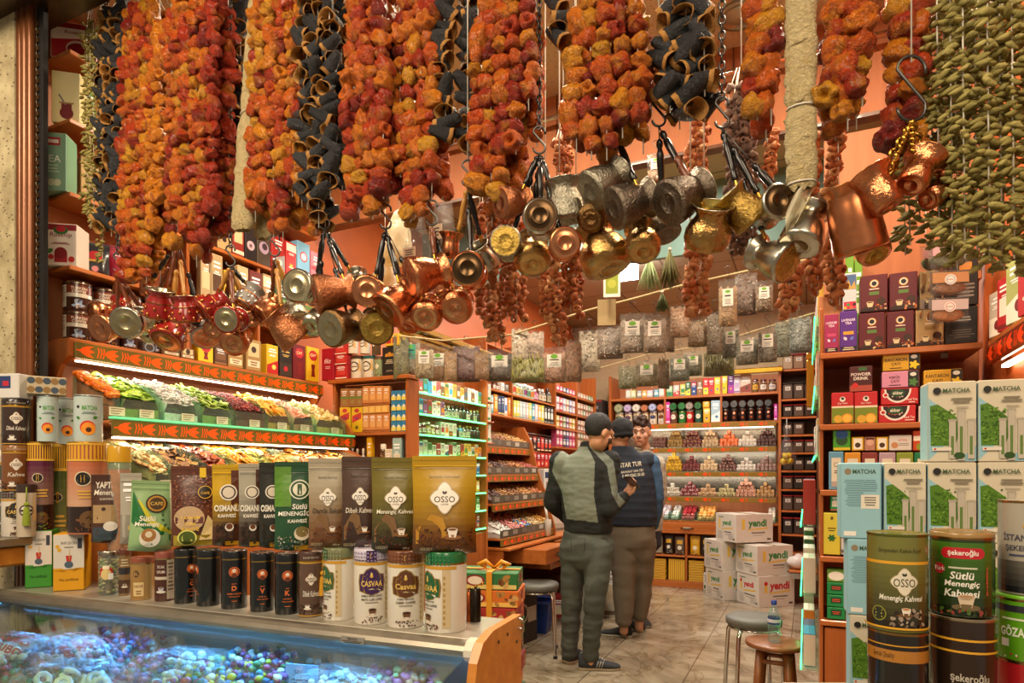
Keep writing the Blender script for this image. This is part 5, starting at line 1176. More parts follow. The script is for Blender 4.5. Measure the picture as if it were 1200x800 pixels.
V('P',*NP,203,270,-6,322,YH-.03,'orange-red pepper bundle beside the cream roll nearest the doorway','dried peppers',PP,seed=2,shape=lambda x:1-.15*abs(x))
V('P',*NP,298,374,-6,288,YH,'dull red pepper bundle between the cream roll and the hollow aubergines','dried peppers',PP,seed=3)
V('P',*NP,408,470,-6,264,YH-.02,'bright orange pepper bundle just past the chain-hung aubergines','dried peppers',PP,seed=4)
V('P',*NP,464,526,-6,266,YH+.02,'deep red pepper bundle above the white plastic bags','dried peppers',PP,seed=5)
V('P',*NP,553,640,-6,258,YH,'red-orange pepper bundle beside the long steel chain','dried peppers',PP,seed=6,shape=lambda x:1-.3*max(0,x*2))
V('P',*NP,662,770,-6,196,YH-.03,'wide orange pepper bundle in the middle above the pewter pots','dried peppers',PP,seed=7)
V('P',*NP,868,922,-6,158,YH,'short red pepper bundle beside the wide cream roll','dried peppers',PP,seed=8)
V('P',*NP,953,1028,-6,164,YH-.02,'orange pepper bundle between the wide cream roll and the steel hook','dried peppers',PP,seed=9)
V('P',*NP,1024,1094,-6,205,YH+.02,'dark red pepper bundle against the okra mass','dried peppers',PP,seed=10)
V('E',*NE,122,170,30,286,YH+.03,'black aubergine shells between okra and peppers by the stone pillar','dried aubergines',EE,seed=1)
V('E',*NE,263,292,-6,232,YH+.06,'narrow string of black aubergine shells behind the cream roll','dried aubergines',EE,seed=2,layers=1)
V('E',*NE,355,410,-6,272,YH-.02,'hollow black aubergine shells with tan rims above the black pot handles','dried aubergines',EE,seed=3)
V('E',*NE,506,536,-6,168,YH,'string of black aubergine shells ending in one big open shell','dried aubergines',EE,seed=4,layers=1)
V('E',*NE,534,563,-6,188,YH+.04,'darker string of aubergine shells against the red-orange peppers','dried aubergines',EE,seed=5,layers=1)
V('E',*NE,637,669,-6,64,YH+.02,'short tuft of black aubergine shells behind the long steel chain','dried aubergines',EE,seed=6,layers=1)
V('E',*NE,765,850,-6,150,YH,'broad bundle of grey-black aubergine shells beside the ceiling downlight','dried aubergines',EE,seed=7)
for i,(x0,x1,y0,y1,dy)in enumerate(((97,114,30,268,0),(111,128,26,310,-.02),(116,133,20,240,.03))):
 V('O',*NO,x0,x1,y0,y1,YH+.02+dy,'olive okra string by the stone pillar, %s'%('the one nearest the pillar','the longest one','the one touching the aubergines')[i],'dried okra','okra strings by the pillar',seed=i+30,layers=1,maxp=100)
OKL=[(1066,1090,250,60,.05),(1084,1104,285,-6,.03),(1098,1120,300,-6,0),(1112,1134,310,-6,-.02),(1126,1148,300,-6,.01),(1140,1162,312,-6,-.03),(1154,1176,318,-6,0),(1168,1190,310,-6,-.02),(1182,1206,320,-6,.01),(1050,1072,294,170,.08),(1196,1222,318,-6,-.02)]
OKL.sort()
for i,(x0,x1,y1,y0,dy)in enumerate(OKL):
 V('O',*NO,x0,x1,y0,y1,YH-.02+dy,'olive okra string, %s from the peppers in the big okra mass'%ORD[i],'dried okra','okra strings of the big mass',seed=i+50,layers=2,maxp=100,colw=.026)
SS='strings of small dried fruit'
for i,(kd,x0,x1,y0,y1,Y,lb)in enumerate((('S',556,572,240,386,1.95,'small brown dried fruit string under the red-orange peppers, on the doorway side'),('S',572,592,238,408,1.9,'long string of small brown dried fruit in the middle under the red-orange peppers'),('S',592,616,250,380,1.95,'small brown dried fruit string beside the engraved gold pot base'),('S',630,648,292,380,1.9,'orange dried fruit string below the flat copper pot, doorway side'),('S',645,666,290,408,1.85,'longest orange dried fruit string below the flat copper pot'),('S',664,686,292,372,1.9,'orange dried fruit string below the flat copper pot, aisle side'),('S',800,818,285,372,1.9,'string of small dried fruit under the brass rim pot, doorway side'),('S',816,834,285,376,1.92,'string of small dried fruit under the brass rim pot, aisle side'),('S',806,832,132,220,2.05,'pale dried fruit string behind the tall black pot handles'),('G',846,892,110,300,2.0,'grey-brown mini aubergine strings hanging from the bright rail'),('S',892,914,160,250,2.05,'dried fruit string showing beside the copper disc pot'),('S',940,966,165,350,1.95,'dried fruit string behind the wide cream roll'),('S',962,992,160,362,1.9,'long brown dried fruit string beside the big copper pot'),('S',905,945,318,372,1.9,'loose brown dried fruit loop below the silver pots'),('S',648,672,170,204,2.05,'short pale dried fruit string above the engraved pewter pot'))):
 V(kd,'hanging_fruit_string','dried_fruit',x0,x1,y0,y1,Y,lb,'dried fruit',SS,seed=i+80,layers=2 if x1-x0>18 else 1,tail=.15)
def cream_roll(px0,px1,py0,py1,wpx,Y,label,tail=None,seed=0,ties=()):
 a,b_=at_y(px0,py0,Y),at_y(px1,py1,Y);a.z=min(a.z,3.2);b=MB();n,k=20,70;vs,fs=[],[];w=(at_y(px0+wpx,200,Y)-at_y(px0,200,Y)).length/2
 for j in range(k+1):
  t=j/k;c=a.lerp(b_,t)
  tie=1-.18*sum(math.exp(-((t-q)*40)**2)for q in ties)
  for i in range(n):
   an=2*math.pi*i/n;d=Vector((math.cos(an),.55*math.sin(an),0))
   q=tie*(1+.16*mnoise.noise(Vector((math.cos(an)*1.5,math.sin(an)*1.5,t*22+seed)))+.10*mnoise.noise(Vector((math.cos(an)*3,t*60,seed))))
   if j in(0,k):q*=.6
   vs.append(c+d*w*q+Vector((0,0,.012*mnoise.noise(Vector((math.cos(an)*2,t*30,seed+4))))))
 fs=[(j*n+i,j*n+(i+1)%n,(j+1)*n+(i+1)%n,(j+1)*n+i)for j in range(k)for i in range(n)]+[tuple(range(n)),tuple(k*n+i for i in range(n))[::-1]]
 t_=thing('hanging_cream_roll',label,'dried gourd',(a.x,a.y,a.z));b.add([v-a for v in vs],[f[::-1]for f in fs],None,'luffa',True);b.obj('rolled_strip',t_)
 for q in ties:
  m=MB();c=a.lerp(b_,q)-a;m.tube([c+Vector((w*.9*math.cos(r_*.628),w*.55*math.sin(r_*.628),0))for r_ in range(10)],.002,None,'string',5,False,True);m.obj('tie',t_)
 if tail:
  m=MB();p=b_-a;q=at_y(tail[0],tail[1],Y)-a;nx=8;vs=[]
  for j in range(13):
   s=j/12;c=p.lerp(q,s);ww=w*(.75+.15*math.sin(s*3)-.45*s)
   for i in range(nx):u=-1+2*i/(nx-1);vs.append((c.x+u*ww,c.y-.015*math.cos(u*3+s*4)-.01*s,c.z+.012*u))
  m.add(vs,[(j*nx+i,j*nx+i+1,(j+1)*nx+i+1,(j+1)*nx+i)for j in range(12)for i in range(nx-1)],None,'luffa_film',True);m.obj('film_tail',t_)
cream_roll(306,284,-6,270,25,YH-.01,'long cream roll hanging slanted between orange and dull red peppers',seed=1,ties=(.5,))
cream_roll(318,309,-6,280,20,YH+.05,'second cream roll half hidden behind the dull red peppers',seed=2)
cream_roll(938,939,-6,222,38,YH-.05,'wide cream roll with thin film tail above the silver pots',(928,272),3,(.58,.97))
# coffee pots on hooks
simple('wood_black','#14100e',.22);simple('wood_yellow','#b07a32',.3);simple('wood_brown','#6b3418',.3)
POTC={'copper':('#cc8258','metal'),'hcopper':('#d08a60','hammered'),'ecopper':('#c07c54','engraved'),'silver':('#b8b2a2','metal'),'esilver':('#a8a290','engraved'),'pewter':('#84786a','engraved'),'bronze':('#8a6a42','engraved'),'brass':('#bc9a52','engraved'),'hbrass':('#b8925a','hammered'),'red':('#8f1a18','gloss'),'grey':('#8f8a84','gloss')}
PROF={'cezve':[(.44,0),(.5,.03),(.5,.10),(.47,.35),(.40,.58),(.335,.72),(.33,.78),(.37,.86),(.44,.94),(.45,.97)],'belly':[(.34,0),(.46,.06),(.5,.22),(.49,.38),(.42,.55),(.33,.66),(.32,.72),(.36,.82),(.42,.9),(.43,.93)],'tall':[(.42,0),(.46,.02),(.45,.10),(.43,.5),(.40,.85),(.36,.98),(.37,1.05),(.43,1.15),(.44,1.18)],'flare':[(.30,0),(.34,.03),(.36,.3),(.34,.5),(.33,.62),(.38,.75),(.48,.88),(.5,.9)]}
_pot={}
def pot_meshes(prof,mat,base,d,inside):
 k=(prof,mat,base,round(d,3),inside)
 if k in _pot:return _pot[k]
 P=PROF[prof];c,mm=POTC[mat];hh=P[-1][1]*d;b=MB();n=30
 pts=[(r*d,z*d-hh/2)for r,z in P]
 b.lathe(pts,c,mm,n,False,False)
 if mat in('red','grey'):
  for q in range(9):
   a=q*2*math.pi/9
   for z,s in((.14,1),(.36,.8)):
    rr=.505*d if z<.2 else.48*d
    b.ball((rr*math.cos(a+z*2),rr*math.sin(a+z*2),z*d*1.0-hh/2),d*.06*s,'#c8804a' if mat=='red' else '#e0dcd4','metal',7,5,(1,1,1.3))
  for z in(.03,.52):b.lathe([(P[1][0]*d*1.01 if z<.1 else.435*d,z*d-hh/2),((P[1][0]+.01)*d if z<.1 else.44*d,(z+.02)*d-hh/2),(P[1][0]*d*1.01 if z<.1 else.43*d,(z+.05)*d-hh/2)],'#c87848','metal',n,False,False)
 bc,bm={'copper':('#c88660','metal'),'cream':('#b8ac88','metal'),'dark':('#5a4530','metal'),'engr':('#c0a050','engraved'),'same':(c,mm)}[base]
 r0=P[0][0]*d;z0=-hh/2
 b.lathe([(.001,z0+.002),(r0*.45,z0+.001),(r0*.5,z0-.001),(r0*.55,z0+.001),(r0*.9,z0),(r0,z0)],bc,bm,n,False,False)
 rb=MB();rr=P[-1][0]*d;rb.tube([(rr*math.cos(2*math.pi*i/n),rr*math.sin(2*math.pi*i/n),hh/2)for i in range(n)],d*.014,'#c8c0b0' if mat not in('copper','hcopper','ecopper')else '#d09060','metal',6,False,True)
 ib=MB();ib.lathe([(r*.975,z)for r,z in pts[2:]][::-1]+[(pts[2][0]*.5,pts[2][1])],inside,'metal',n,False,True)
 _pot[k]=(b.mesh('body'),rb.mesh('rim'),ib.mesh('lining'));return _pot[k]
def handle_mb(L,mat,r=.0085):
 b=MB()
 b.lathe([(.004,0),(.0045,L*.16)],None,'brass',10)
 pr=[(.55,.14),(.95,.18),(.75,.24),(.9,.28),(.7,.31),(.85,.45),(1.05,.65),(1.0,.78),(.6,.86),(.95,.9),(.9,.96),(.4,1.0)]
 b.lathe([(r*a,L*z)for a,z in pr],None,mat,12);return b
HM={'k':'wood_black','y':'wood_yellow','b':'wood_brown','t':'brass'}
def cezve(px,py,dpx,dr,mat,prof,base,hook,hm,Y,label,group,inside='#a89c86'):
 p=at_y(px,py,Y);D=p.dot(FV);d=dpx*D/F;dv=view_dir(*dr)
 q=(-dv).to_track_quat('Z','Y');hv=hook-p
 loc=q.inverted()@hv;ang=math.atan2(loc.y,loc.x)
 q=q@Euler((0,0,ang)).to_quaternion()
 t=mk('hanging_coffee_pot',None,None,p,0,label,'coffee pot',group,rot=q.to_euler())
 bm,rm,im=pot_meshes(prof,mat,base,d,inside)
 mk('body',bm,t);mk('rim',rm,t);mk('lining',im,t)
 P=PROF[prof];hh=P[-1][1]*d;at=Vector((P[-3][0]*d*.98,0,P[-3][1]*d-hh/2));lh=q.inverted()@hv
 v=lh-at;L=min(max(v.length*.93,.05),.15)
 hq=v.to_track_quat('Z','Y')
 if hm=='t':
  b=MB();s1=v.length
  b.tube([(0.004*math.sin(i*1.5),.004*math.cos(i*1.5),s1*i/24)for i in range(25)],.0042,None,'brass',6)
 else:b=handle_mb(L,HM[hm])
 if v.length>L+.012 and hm!='t':b.tube([(0,0,L-.002),(0,0,v.length)],.0016,None,'iron',5)
 h=b.obj('handle',t);h.location=at;h.rotation_euler=hq.to_euler();return t
def hanger(name,pts,label,ch=True,hook=.075,side=None,mat='iron'):
 """chain from the rail (or from above) down to an s-hook whose lower bow carries pots"""
 b=MB();p=pts;o=thing('hanging_chain' if ch else 'hanging_hook',label,'chain' if ch else 'hook',p)
 if ch:chain_mb(b,(0,0,3.23-p.z),(0,0,hook*.9));b.obj('chain',o);b=MB()
 else:b.tube([(0,0,3.23-p.z),(0,0,hook*.9)],.0016,None,'string',5);b.obj('cord',o);b=MB()
 s_hook(b,(0,0,hook),hook,.003,'iron',None,side);b.obj('hook',o);return o
LOOK={'copper':'smooth copper','hcopper':'hammered copper','ecopper':'engraved copper','silver':'plain silver','esilver':'engraved silver','pewter':'dark pewter','bronze':'bronze','brass':'engraved brass','hbrass':'hammered brass','red':'red enamelled','grey':'grey enamelled'}
BL={'copper':'copper base','cream':'pale base','dark':'dark base','engr':'ornate gold base','same':'plain base'}
CL=[('A',(138,318),True,'nearest the stone pillar',[(129,383,33,(-.2,-.35,1),'copper','cezve','copper','b',0),(156,377,37,(.1,-.3,1),'silver','cezve','cream','b',-.04),(120,366,27,(-.6,-.2,.7),'copper','belly','copper','b',.06),(143,360,24,(.3,-.8,.3),'red','cezve','copper','b',.06),(178,388,24,(.2,-.4,.9),'silver','cezve','cream','b',.08)]),('B',(209,282),True,'under the lowest pepper bundle',[(187,356,34,(-.2,-.85,-.30),'red','cezve','copper','b',-.03),(217,363,31,(.05,-.95,-.2),'red','cezve','copper','y',-.03),(202,387,38,(-.1,-.75,.5),'red','cezve','copper','y',.02),(173,336,24,(-.1,-.95,-.25),'copper','flare','copper','k',.05),(178,364,27,(-.2,-.9,.3),'grey','cezve','copper','b',.06),(240,386,33,(.35,-.7,.5),'grey','cezve','copper','k',.06)]),('C',(270,312),True,'behind the slanted cream roll',[(272,374,31,(-.05,-.25,1),'red','cezve','cream','b',-.05),(250,358,32,(-.6,-.5,.4),'red','cezve','copper','y',.0),(256,384,25,(-.1,-.4,.9),'copper','cezve','copper','b',.05),(277,398,33,(.1,-.5,.85),'copper','belly','copper','y',.03),(294,372,20,(.4,-.4,.8),'copper','cezve','copper','y',.05),(292,348,28,(-.4,-.8,.3),'grey','cezve','copper','k',.05)]),('D',(322,300),True,'below the dull red peppers',[(334,384,42,(.55,-.6,-.35),'ecopper','cezve','copper','y',-.03),(314,362,30,(-.5,-.6,.4),'copper','cezve','copper','b',.05),(348,366,26,(.3,-.7,.4),'esilver','cezve','cream','y',.08)]),('E',(380,268),True,'below the hollow aubergines',[(391,343,45,(-.9,-.2,.4),'ecopper','cezve','copper','k',-.05),(358,338,39,(-.25,-.1,1),'silver','cezve','cream','k',.02),(369,378,30,(-.1,-.6,.8),'silver','belly','cream','k',.02),(402,383,43,(-.5,-.3,.8),'bronze','cezve','cream','k',-.03),(420,330,26,(.2,-.8,.3),'silver','cezve','cream','k',.08)]),('F',(452,268),False,'below the bright orange peppers',[(434,342,37,(0,-.2,1),'hcopper','cezve','copper','k',-.04),(441,380,40,(.2,-.45,.9),'bronze','cezve','engr','k',.02),(468,352,46,(-.55,-.65,.4),'hcopper','cezve','copper','k',-.02),(482,368,38,(-.2,-.85,.3),'hcopper','belly','copper','k',.05),(502,366,38,(-.1,-.55,.8),'hcopper','belly','copper','k',.0)]),('G',(506,264),False,'below the deep red peppers',[(500,321,46,(-.85,-.3,.4),'hcopper','cezve','copper','b',-.05),(536,357,40,(-.05,-.5,.85),'hcopper','belly','copper','k',.02),(522,340,34,(.2,-.8,.4),'copper','cezve','copper','k',.08)]),('H',(548,218),False,'before the white plastic bags',[(551,318,40,(-.1,-.12,1),'copper','cezve','dark','k',-.04),(528,288,30,(-.1,-.95,-.15),'copper','flare','copper','y',.03),(566,300,30,(.4,-.6,-.6),'silver','cezve','cream','k',.06)]),('I',(632,180),True,'on the long steel chain',[(601,237,37,(-.8,-.25,.5),'ecopper','cezve','copper','k',-.02),(594,286,37,(-.1,-.15,1),'esilver','cezve','engr','k',.0),(634,258,41,(-.1,-.1,1),'silver','cezve','dark','k',-.06),(624,296,44,(0,-.8,.5),'hbrass','belly','same','k',.05),(662,236,47,(.12,-.95,-.12),'esilver','cezve','same','k',.0),(661,287,37,(0,-.2,1),'copper','cezve','copper','k',-.04)]),('J',(722,160),False,'below the wide orange peppers',[(709,214,48,(-.7,-.5,.2),'esilver','cezve','same','k',-.02),(740,238,50,(-.85,-.35,.2),'pewter','cezve','same','k',-.05),(694,254,34,(-.2,-.5,.8),'bronze','belly','same','k',.02),(706,292,60,(.25,-.9,.2),'hbrass','belly','same','k',.06),(752,282,43,(0,-.8,.45),'hbrass','belly','same','k',.02)]),('K',(772,148),False,'under the broad grey aubergines',[(802,230,54,(-.8,-.45,.3),'pewter','cezve','same','k',-.05),(831,266,54,(0,-.75,-.62),'hbrass','belly','same','b',-.04),(776,262,36,(.2,-.8,.3),'pewter','cezve','same','k',.06)]),('M',(846,150),True,'by the grey fruit strings',[(868,243,46,(.65,-.65,-.1),'brass','cezve','same','k',-.02),(905,243,41,(.05,0,1),'silver','cezve','dark','k',-.03),(905,302,47,(.5,-.5,.65),'silver','cezve','engr','k',.0),(944,268,50,(-.35,-.8,.15),'silver','cezve','same','k',-.02)]),('L',(1068,142),False,'on the hook beside the okra',[(1076,202,48,(-.5,-.75,.2),'hcopper','flare','copper','t',-.08),(1030,224,52,(.35,-.8,.2),'hcopper','flare','copper','t',-.10),(1098,226,38,(-.7,-.5,.2),'hcopper','flare','copper','t',-.04),(1001,257,66,(.28,-.9,-.12),'copper','tall','copper','t',-.05),(1020,288,38,(.1,-.8,.5),'hcopper','belly','engr','t',.03)])]
for key,(hx,hy),ch,where,pots in CL:
 hk=at_y(hx,hy,YH+(-.08 if key=='L' else-.0));hk.z=min(hk.z,3.1)
 hanger(key,hk,('steel chain' if ch else 'steel s-hook')+' carrying the coffee pots '+where,ch,(.125 if key=='L' else.07),RV)
 for i,(px,py,dp,dr,mat,prof,base,hm,dy)in enumerate(pots):
  cezve(px,py,dp,dr,mat,prof,base,hk,hm,YH+dy,'%s coffee pot with %s, %s %s'%(LOOK[mat],BL[base],ORD[i],where),'coffee pots '+where,'#c8b060' if mat in('hbrass','brass')else '#a8a08c')
  # clear bags of herbs on the rope
def herb_bag(px0,px1,yt,yb,Y,c1,c2,look,fill=.62,lab=None,rz=None,n=90,green=False,shape='chips'):
 a,b_=at_y(px0,yb,Y),at_y(px1,yb,Y);w=b_.x-a.x;h=at_y((px0+px1)/2,yt,Y).z-a.z;d=min(.075,w*.5)
 px=(px0+px1)/2;p=at_y(px,yb,Y);rz_=to_cam(p,0)*.7 if rz is None else R(rz)
 t=thing('hanging_herb_bag',look,'bag of herbs',p,rz_);w=w*1.02
 th=pouch_xy(w,h,d);m=MB();nu,nv=8,12
 for sg in(-1,1):
  vs,fs=[],[]
  for j in range(nv+1):
   for i in range(nu+1):
    s=-1+2*i/nu;v=h*j/nv;u=s*w/2*(1+.02*math.sin(j*1.7));vs.append((u,sg*(th(s*w/2,v)+.003)+.006*mnoise.noise(Vector((u*30,v*30,px))),v+(h*.02*s*s if j==0 else 0)))
  for j in range(nv):
   for i in range(nu):q=(j*(nu+1)+i,j*(nu+1)+i+1,(j+1)*(nu+1)+i+1,(j+1)*(nu+1)+i);fs.append(q if sg<0 else q[::-1])
  m.add(vs,fs,None,'film',True)
 m.obj('bag_film',t)
 m=MB();rd=random.Random(int(px*7+yt))
 vs,fs=[],[];hf=h*fill
 for sg in(-1,1):
  o=len(vs)
  for j in range(9):
   for i in range(9):s=-1+2*i/8;v=.004+hf*j/8*(1+.05*math.sin(i*2.));vs.append((s*w/2*.93,sg*max(.001,th(s*w/2*.93,v)-.002)*(1 if j<8 else.25),v))
  for j in range(8):
   for i in range(8):q=(o+j*9+i,o+j*9+i+1,o+(j+1)*9+i+1,o+(j+1)*9+i);fs.append(q if sg<0 else q[::-1])
 m.add(vs,fs,shade(c1,1.05),'food',True)
 for q in range(n):
  u,v=rd.uniform(-.44,.44)*w,rd.uniform(.03,.97)*hf;y=-max(.002,th(u,v)-.002);L=rd.uniform(.006,.016);an=rd.uniform(0,6.28)if shape=='chips' else rd.uniform(1.2,1.9)
  if shape=='grass':L*=3
  m.tube([(u,y,v),(max(-w*.46,min(w*.46,u+L*math.cos(an))),y-.002,max(.004,v+L*math.sin(an)))],[.0022,.001],rd.choice([c1,c2,shade(c2,1.2)]),'food',4)
 m.obj('dried_herbs',t,kind='stuff')
 if lab:
  m=MB();lw,lh=w*.55,h*.36;v0=h*.42;th0=th(0,v0+lh/2)+.006
  m.box(-lw/2,lw/2,-th0-.0006,-th0,v0,v0+lh,'#e4e0d8' if lab=='w' else '#3aa08a','paper');A_=Art(m,'flat',lw,2*th0+.0012,lh,'paper',v0)
  A_.disc(0,lh*.84,lw*.16,'#6aa83a',sx=1.6);A_.lines(-lw*.4,lw*.4,lh*.5,lh*.68,1,'#3a3a3a',rd);A_.lines(-lw*.36,lw*.36,lh*.1,lh*.42,3,'#8a8a88',rd);m.obj('label',t)
 m=MB();s_hook(m,(0,0,h+.055),.06,.0014,'iron',.012);m.obj('hook',t)
 return t
YB=2.92
tan,brn,olv,gry,pnk,wht,mar='#a07c50','#6a4a30','#6f6a3a','#6f6a5a','#b08a70','#c8bca8','#5c3430'
HB=[(462,478,392,446,olv,gry,'narrow olive herb bag beside the black coffee box',0,55),(472,491,393,441,'#8a8068','#a89878','herb bag with a teal label, beside the black coffee box','t',None),(488,507,402,444,'#b0a080','#8a7a58','cream seed bag with white label next to the teal-labelled bag','w',None),(503,526,405,447,'#b08a68','#c8a888','tan powder bag leaning beside the cream seed bag','w',12),(521,535,411,447,tan,'#b89468','thin tan bag seen edge-on beside the maroon bag',0,50),(532,561,404,448,mar,'#7a4a40','big maroon-brown bark bag without label',0,None),(556,573,411,445,'#94704a',tan,'tan bag seen edge-on past the maroon bark bag',0,55),(571,601,408,447,'#54463c','#7a6a58','dark brown herb bag with white label under the small dried fruit','w',None),(600,618,383,426,wht,pnk,'whitish pink bag tilted under the orange dried fruit',0,25),(616,637,387,423,'#c0a898','#d8c8b8','pale pink bag beside the tilted whitish bag',0,None),(600,637,418,449,'#7a7a38','#a0a048','yellow-green bag of long grassy herbs in the lower row',0,None),(636,664,406,449,'#a87e64','#c09a80','rosy brown bag with white label beside the orange dried fruit','w',None),(662,682,398,448,'#8a6448','#6a4a34','brown bag seen at an angle beside the silver shavings',0,45),(679,703,386,436,wht,'#8a8078','silvery bag of pale wood shavings',0,None),(700,730,381,421,'#7a685c',wht,'shiny bag of brown shavings beside the double labelled bags',0,None),(727,756,366,414,'#9a8878','#c8c0b4','large white-labelled bag hanging foremost under the rope','w',None),(754,781,366,414,'#8f7a68','#b8a898','white-labelled bag overlapping the foremost bag','w',None),(778,792,372,413,brn,'#8a6a4a','narrow brown bag edge-on behind the labelled pair',0,55),(785,808,357,396,'#a88062','#c0a082','tan powdery bag above the blue-edged bags',0,None),(806,829,374,407,'#80603e','#a08050','brown seed bag below the loop of dried fruit',0,None),(828,848,365,416,'#7a6a58','#9a8a74','tall pointed bag with bluish film, doorway side of two',0,None),(846,866,380,420,'#6f6a5a','#8a8470','bluish bag beside the tall pointed one','w',None),(842,864,326,383,'#a88660','#c0a078','tan granule bag with white label high under the brass pots','w',None),(861,887,319,370,'#5f4434','#8a6a54','dark brown flake bag high beside the tan granule bag',0,None),(885,906,328,366,'#7a6048','#a08a68','brown bag with small label below the silver pot','w',None),(725,746,428,456,'#74704e','#8f8a60','grey-green bag in the lowest row over the back shelves',0,None),(745,771,421,453,'#7f7458','#9a9070','lowest-row bag with white label and seeds','w',None),(769,787,419,456,brn,'#7a6a48','brown edge-on bag in the lowest row',0,55),(785,808,414,447,'#66665a','#7f7f70','grey bag with pale label in the lower row, doorway side','w',None),(801,823,411,441,'#5c5a44','#7a7658','olive grey bag with label in the lower row, aisle side','w',None),(824,861,411,441,'#6a6438','#8a8450','wide olive bag of long herbs in the lower row',0,None),(862,889,391,428,'#767060','#8f8a74','grey-green bag with white label near the dark bins','w',None),(888,911,382,425,'#6a5f50','#8a7f6a','grey-brown labelled bag beside the grey-green one','w',None),(908,927,375,419,'#7f8270','#9a9c88','pale grey herb bag without label near the dark bins',0,None),(924,951,370,413,'#6f7874','#8f9894','bluish grey bag hanging last before the dark bins',0,None)]
for i,(x0,x1,yt,yb,c1,c2,lk,lb,rz)in enumerate(HB):
 Y=YB+(.0,.07,-.06,.03)[i%4]+(.25 if 25<=i<=30 else 0)-(.12 if i in(15,16,22,23,24)else 0)
 herb_bag(x0,x1,yt,yb,Y,c1,c2,lk,(.92 if lb==0 else.8),lb,rz,shape='grass' if i in(10,30)else 'chips')
p=at_y(768,225,2.6);herb_bag(759,778,178,214,2.6,'#a88468','#c0a088','small bag with white cap label behind the black pot handles',.4,'w')
def rope(px,label,Y,r=.005,mat='rope'):
 m=MB();pts=[at_y(a,b,Y)for a,b in px];P=[]
 for i in range(len(pts)-1):
  for k in range(8):P.append(pts[i].lerp(pts[i+1],k/8))
 P.append(pts[-1]);m.tube(P,r,None,mat,7);m.obj('hanging_rope',None,label=label,cat='rope')
rope([(455,392),(520,399),(600,392),(690,363),(745,349),(800,334),(900,312),(960,302)],'twisted cream rope carrying the row of herb bags across the shop',YB-.01)
rope([(700,432),(760,415),(830,404),(955,366)],'thin rope carrying the lowest row of herb bags',YB+.24,.003)
def bunch(px,py,wpx,hpx,Y,c,lab,name='hanging_herb_bunch',n=70,up=False):
 p=at_y(px,py,Y);s=p.dot(FV)/F;t=thing(name,lab,'herbs',p);m=MB();rd=random.Random(int(px))
 for i in range(n):
  a=rd.uniform(0,6.28);sp=rd.random()*wpx*s*.5;L=hpx*s*rd.uniform(.7,1)
  m.tube([(0,0,0),(sp*.5*math.cos(a),sp*.4*math.sin(a),-L*.5),(sp*math.cos(a),sp*.7*math.sin(a),-L)],[.0012,.003,.001],rd.choice(c),'food',4)
 m.obj('stalks',t,kind='stuff');m=MB();m.tube([(0,0,.08),(0,0,0)],.0016,None,'string',5);m.ball((0,0,0),.008,None,'string',8,5);m.obj('tie',t)
bunch(761,300,34,42,2.7,['#a8c088','#bcd0a0','#8fa870'],'pale green bunch of long dried stalks hanging beside the bright ceiling lamp')
bunch(785,292,26,46,2.7,['#6a6a3c','#54542c','#7f7a48'],'olive mossy bunch next to the pale green stalks',n=160)
bunch(776,342,18,24,2.8,['#5f6a3c','#4a5a2c'],'small dark moss bunch on the rope below the olive bunch',n=110)
p=at_y(717,348,2.8);m=MB();m.box(-.038,.038,-.002,.002,0,.125,'#e0e0d8','paper');a=Art(m,'flat',.076,.004,.125);a.rect(-.028,.028,.015,.115,'#8a9a2a');a.disc(0,.06,.02,'#a8b040')
m.tube([(0,0,.125),(0,0,.19)],.0012,None,'string',4);m.obj('hanging_card',None,p,to_cam(p),'green and white card hanging under the big hammered pot','card')
p=at_y(711,381,2.85);m=MB();m.box(-.042,.042,-.002,.002,0,.12,'#a8946a','paper');m.tube([(0,0,.12),(0,0,.16)],.0012,None,'string',4);m.obj('hanging_card',None,p,to_cam(p),'tan card hanging on the rope above the shavings bag','card')
def plain_bag(px0,px1,yt,yb,Y,lab,tagc=None):
 a,b_=at_y(px0,yb,Y),at_y(px1,yb,Y);w=b_.x-a.x;h=at_y(px0,yt,Y).z-a.z;t=thing('hanging_plastic_bag',lab,'bag',((a.x+b_.x)/2,Y,a.z))
 m=MB();n,k=18,16;vs=[]
 for j in range(k+1):
  s=j/k;q=min(1,(1-s)**.45*1.15)*min(1,.75+s*3)
  for i in range(n):
   an=2*math.pi*i/n;f=1+.22*mnoise.noise(Vector((math.cos(an)*2,math.sin(an)*2,s*5+px0)))
   vs.append((w/2*q*f*math.cos(an),.05*q*f*math.sin(an),h*s))
 m.add(vs,[(j*n+i,j*n+(i+1)%n,(j+1)*n+(i+1)%n,(j+1)*n+i)for j in range(k)for i in range(n)]+[tuple(range(n))[::-1]],None,'luffa_film' if not tagc else 'film',True);m.obj('bag_film',t)
 m=MB();m.tube([(0,0,h*.97),(.004,0,h+.25)],.0016,None,'string',5);m.obj('cord',t)
 if tagc:m=MB();m.box(-.03,.03,-.064,-.062,h*.12,h*.30,tagc,'paper');A_=Art(m,'flat',.06,.128,.1,'paper',h*.12);A_.lines(-.024,.024,.01,h*.15,3,'#4a4a4a');m.obj('label',t)
plain_bag(452,482,248,312,2.3,'crumpled clear bag hanging behind the copper pots, doorway side')
plain_bag(476,503,250,318,2.25,'clear bag with a pale printed label behind the copper pots','#d8c0a8')
plain_bag(508,532,205,300,2.25,'long clear bag on white strings behind the turned wood handle','#d8c8b0')
plain_bag(440,462,290,345,2.35,'small clear bag low behind the hammered copper pots')
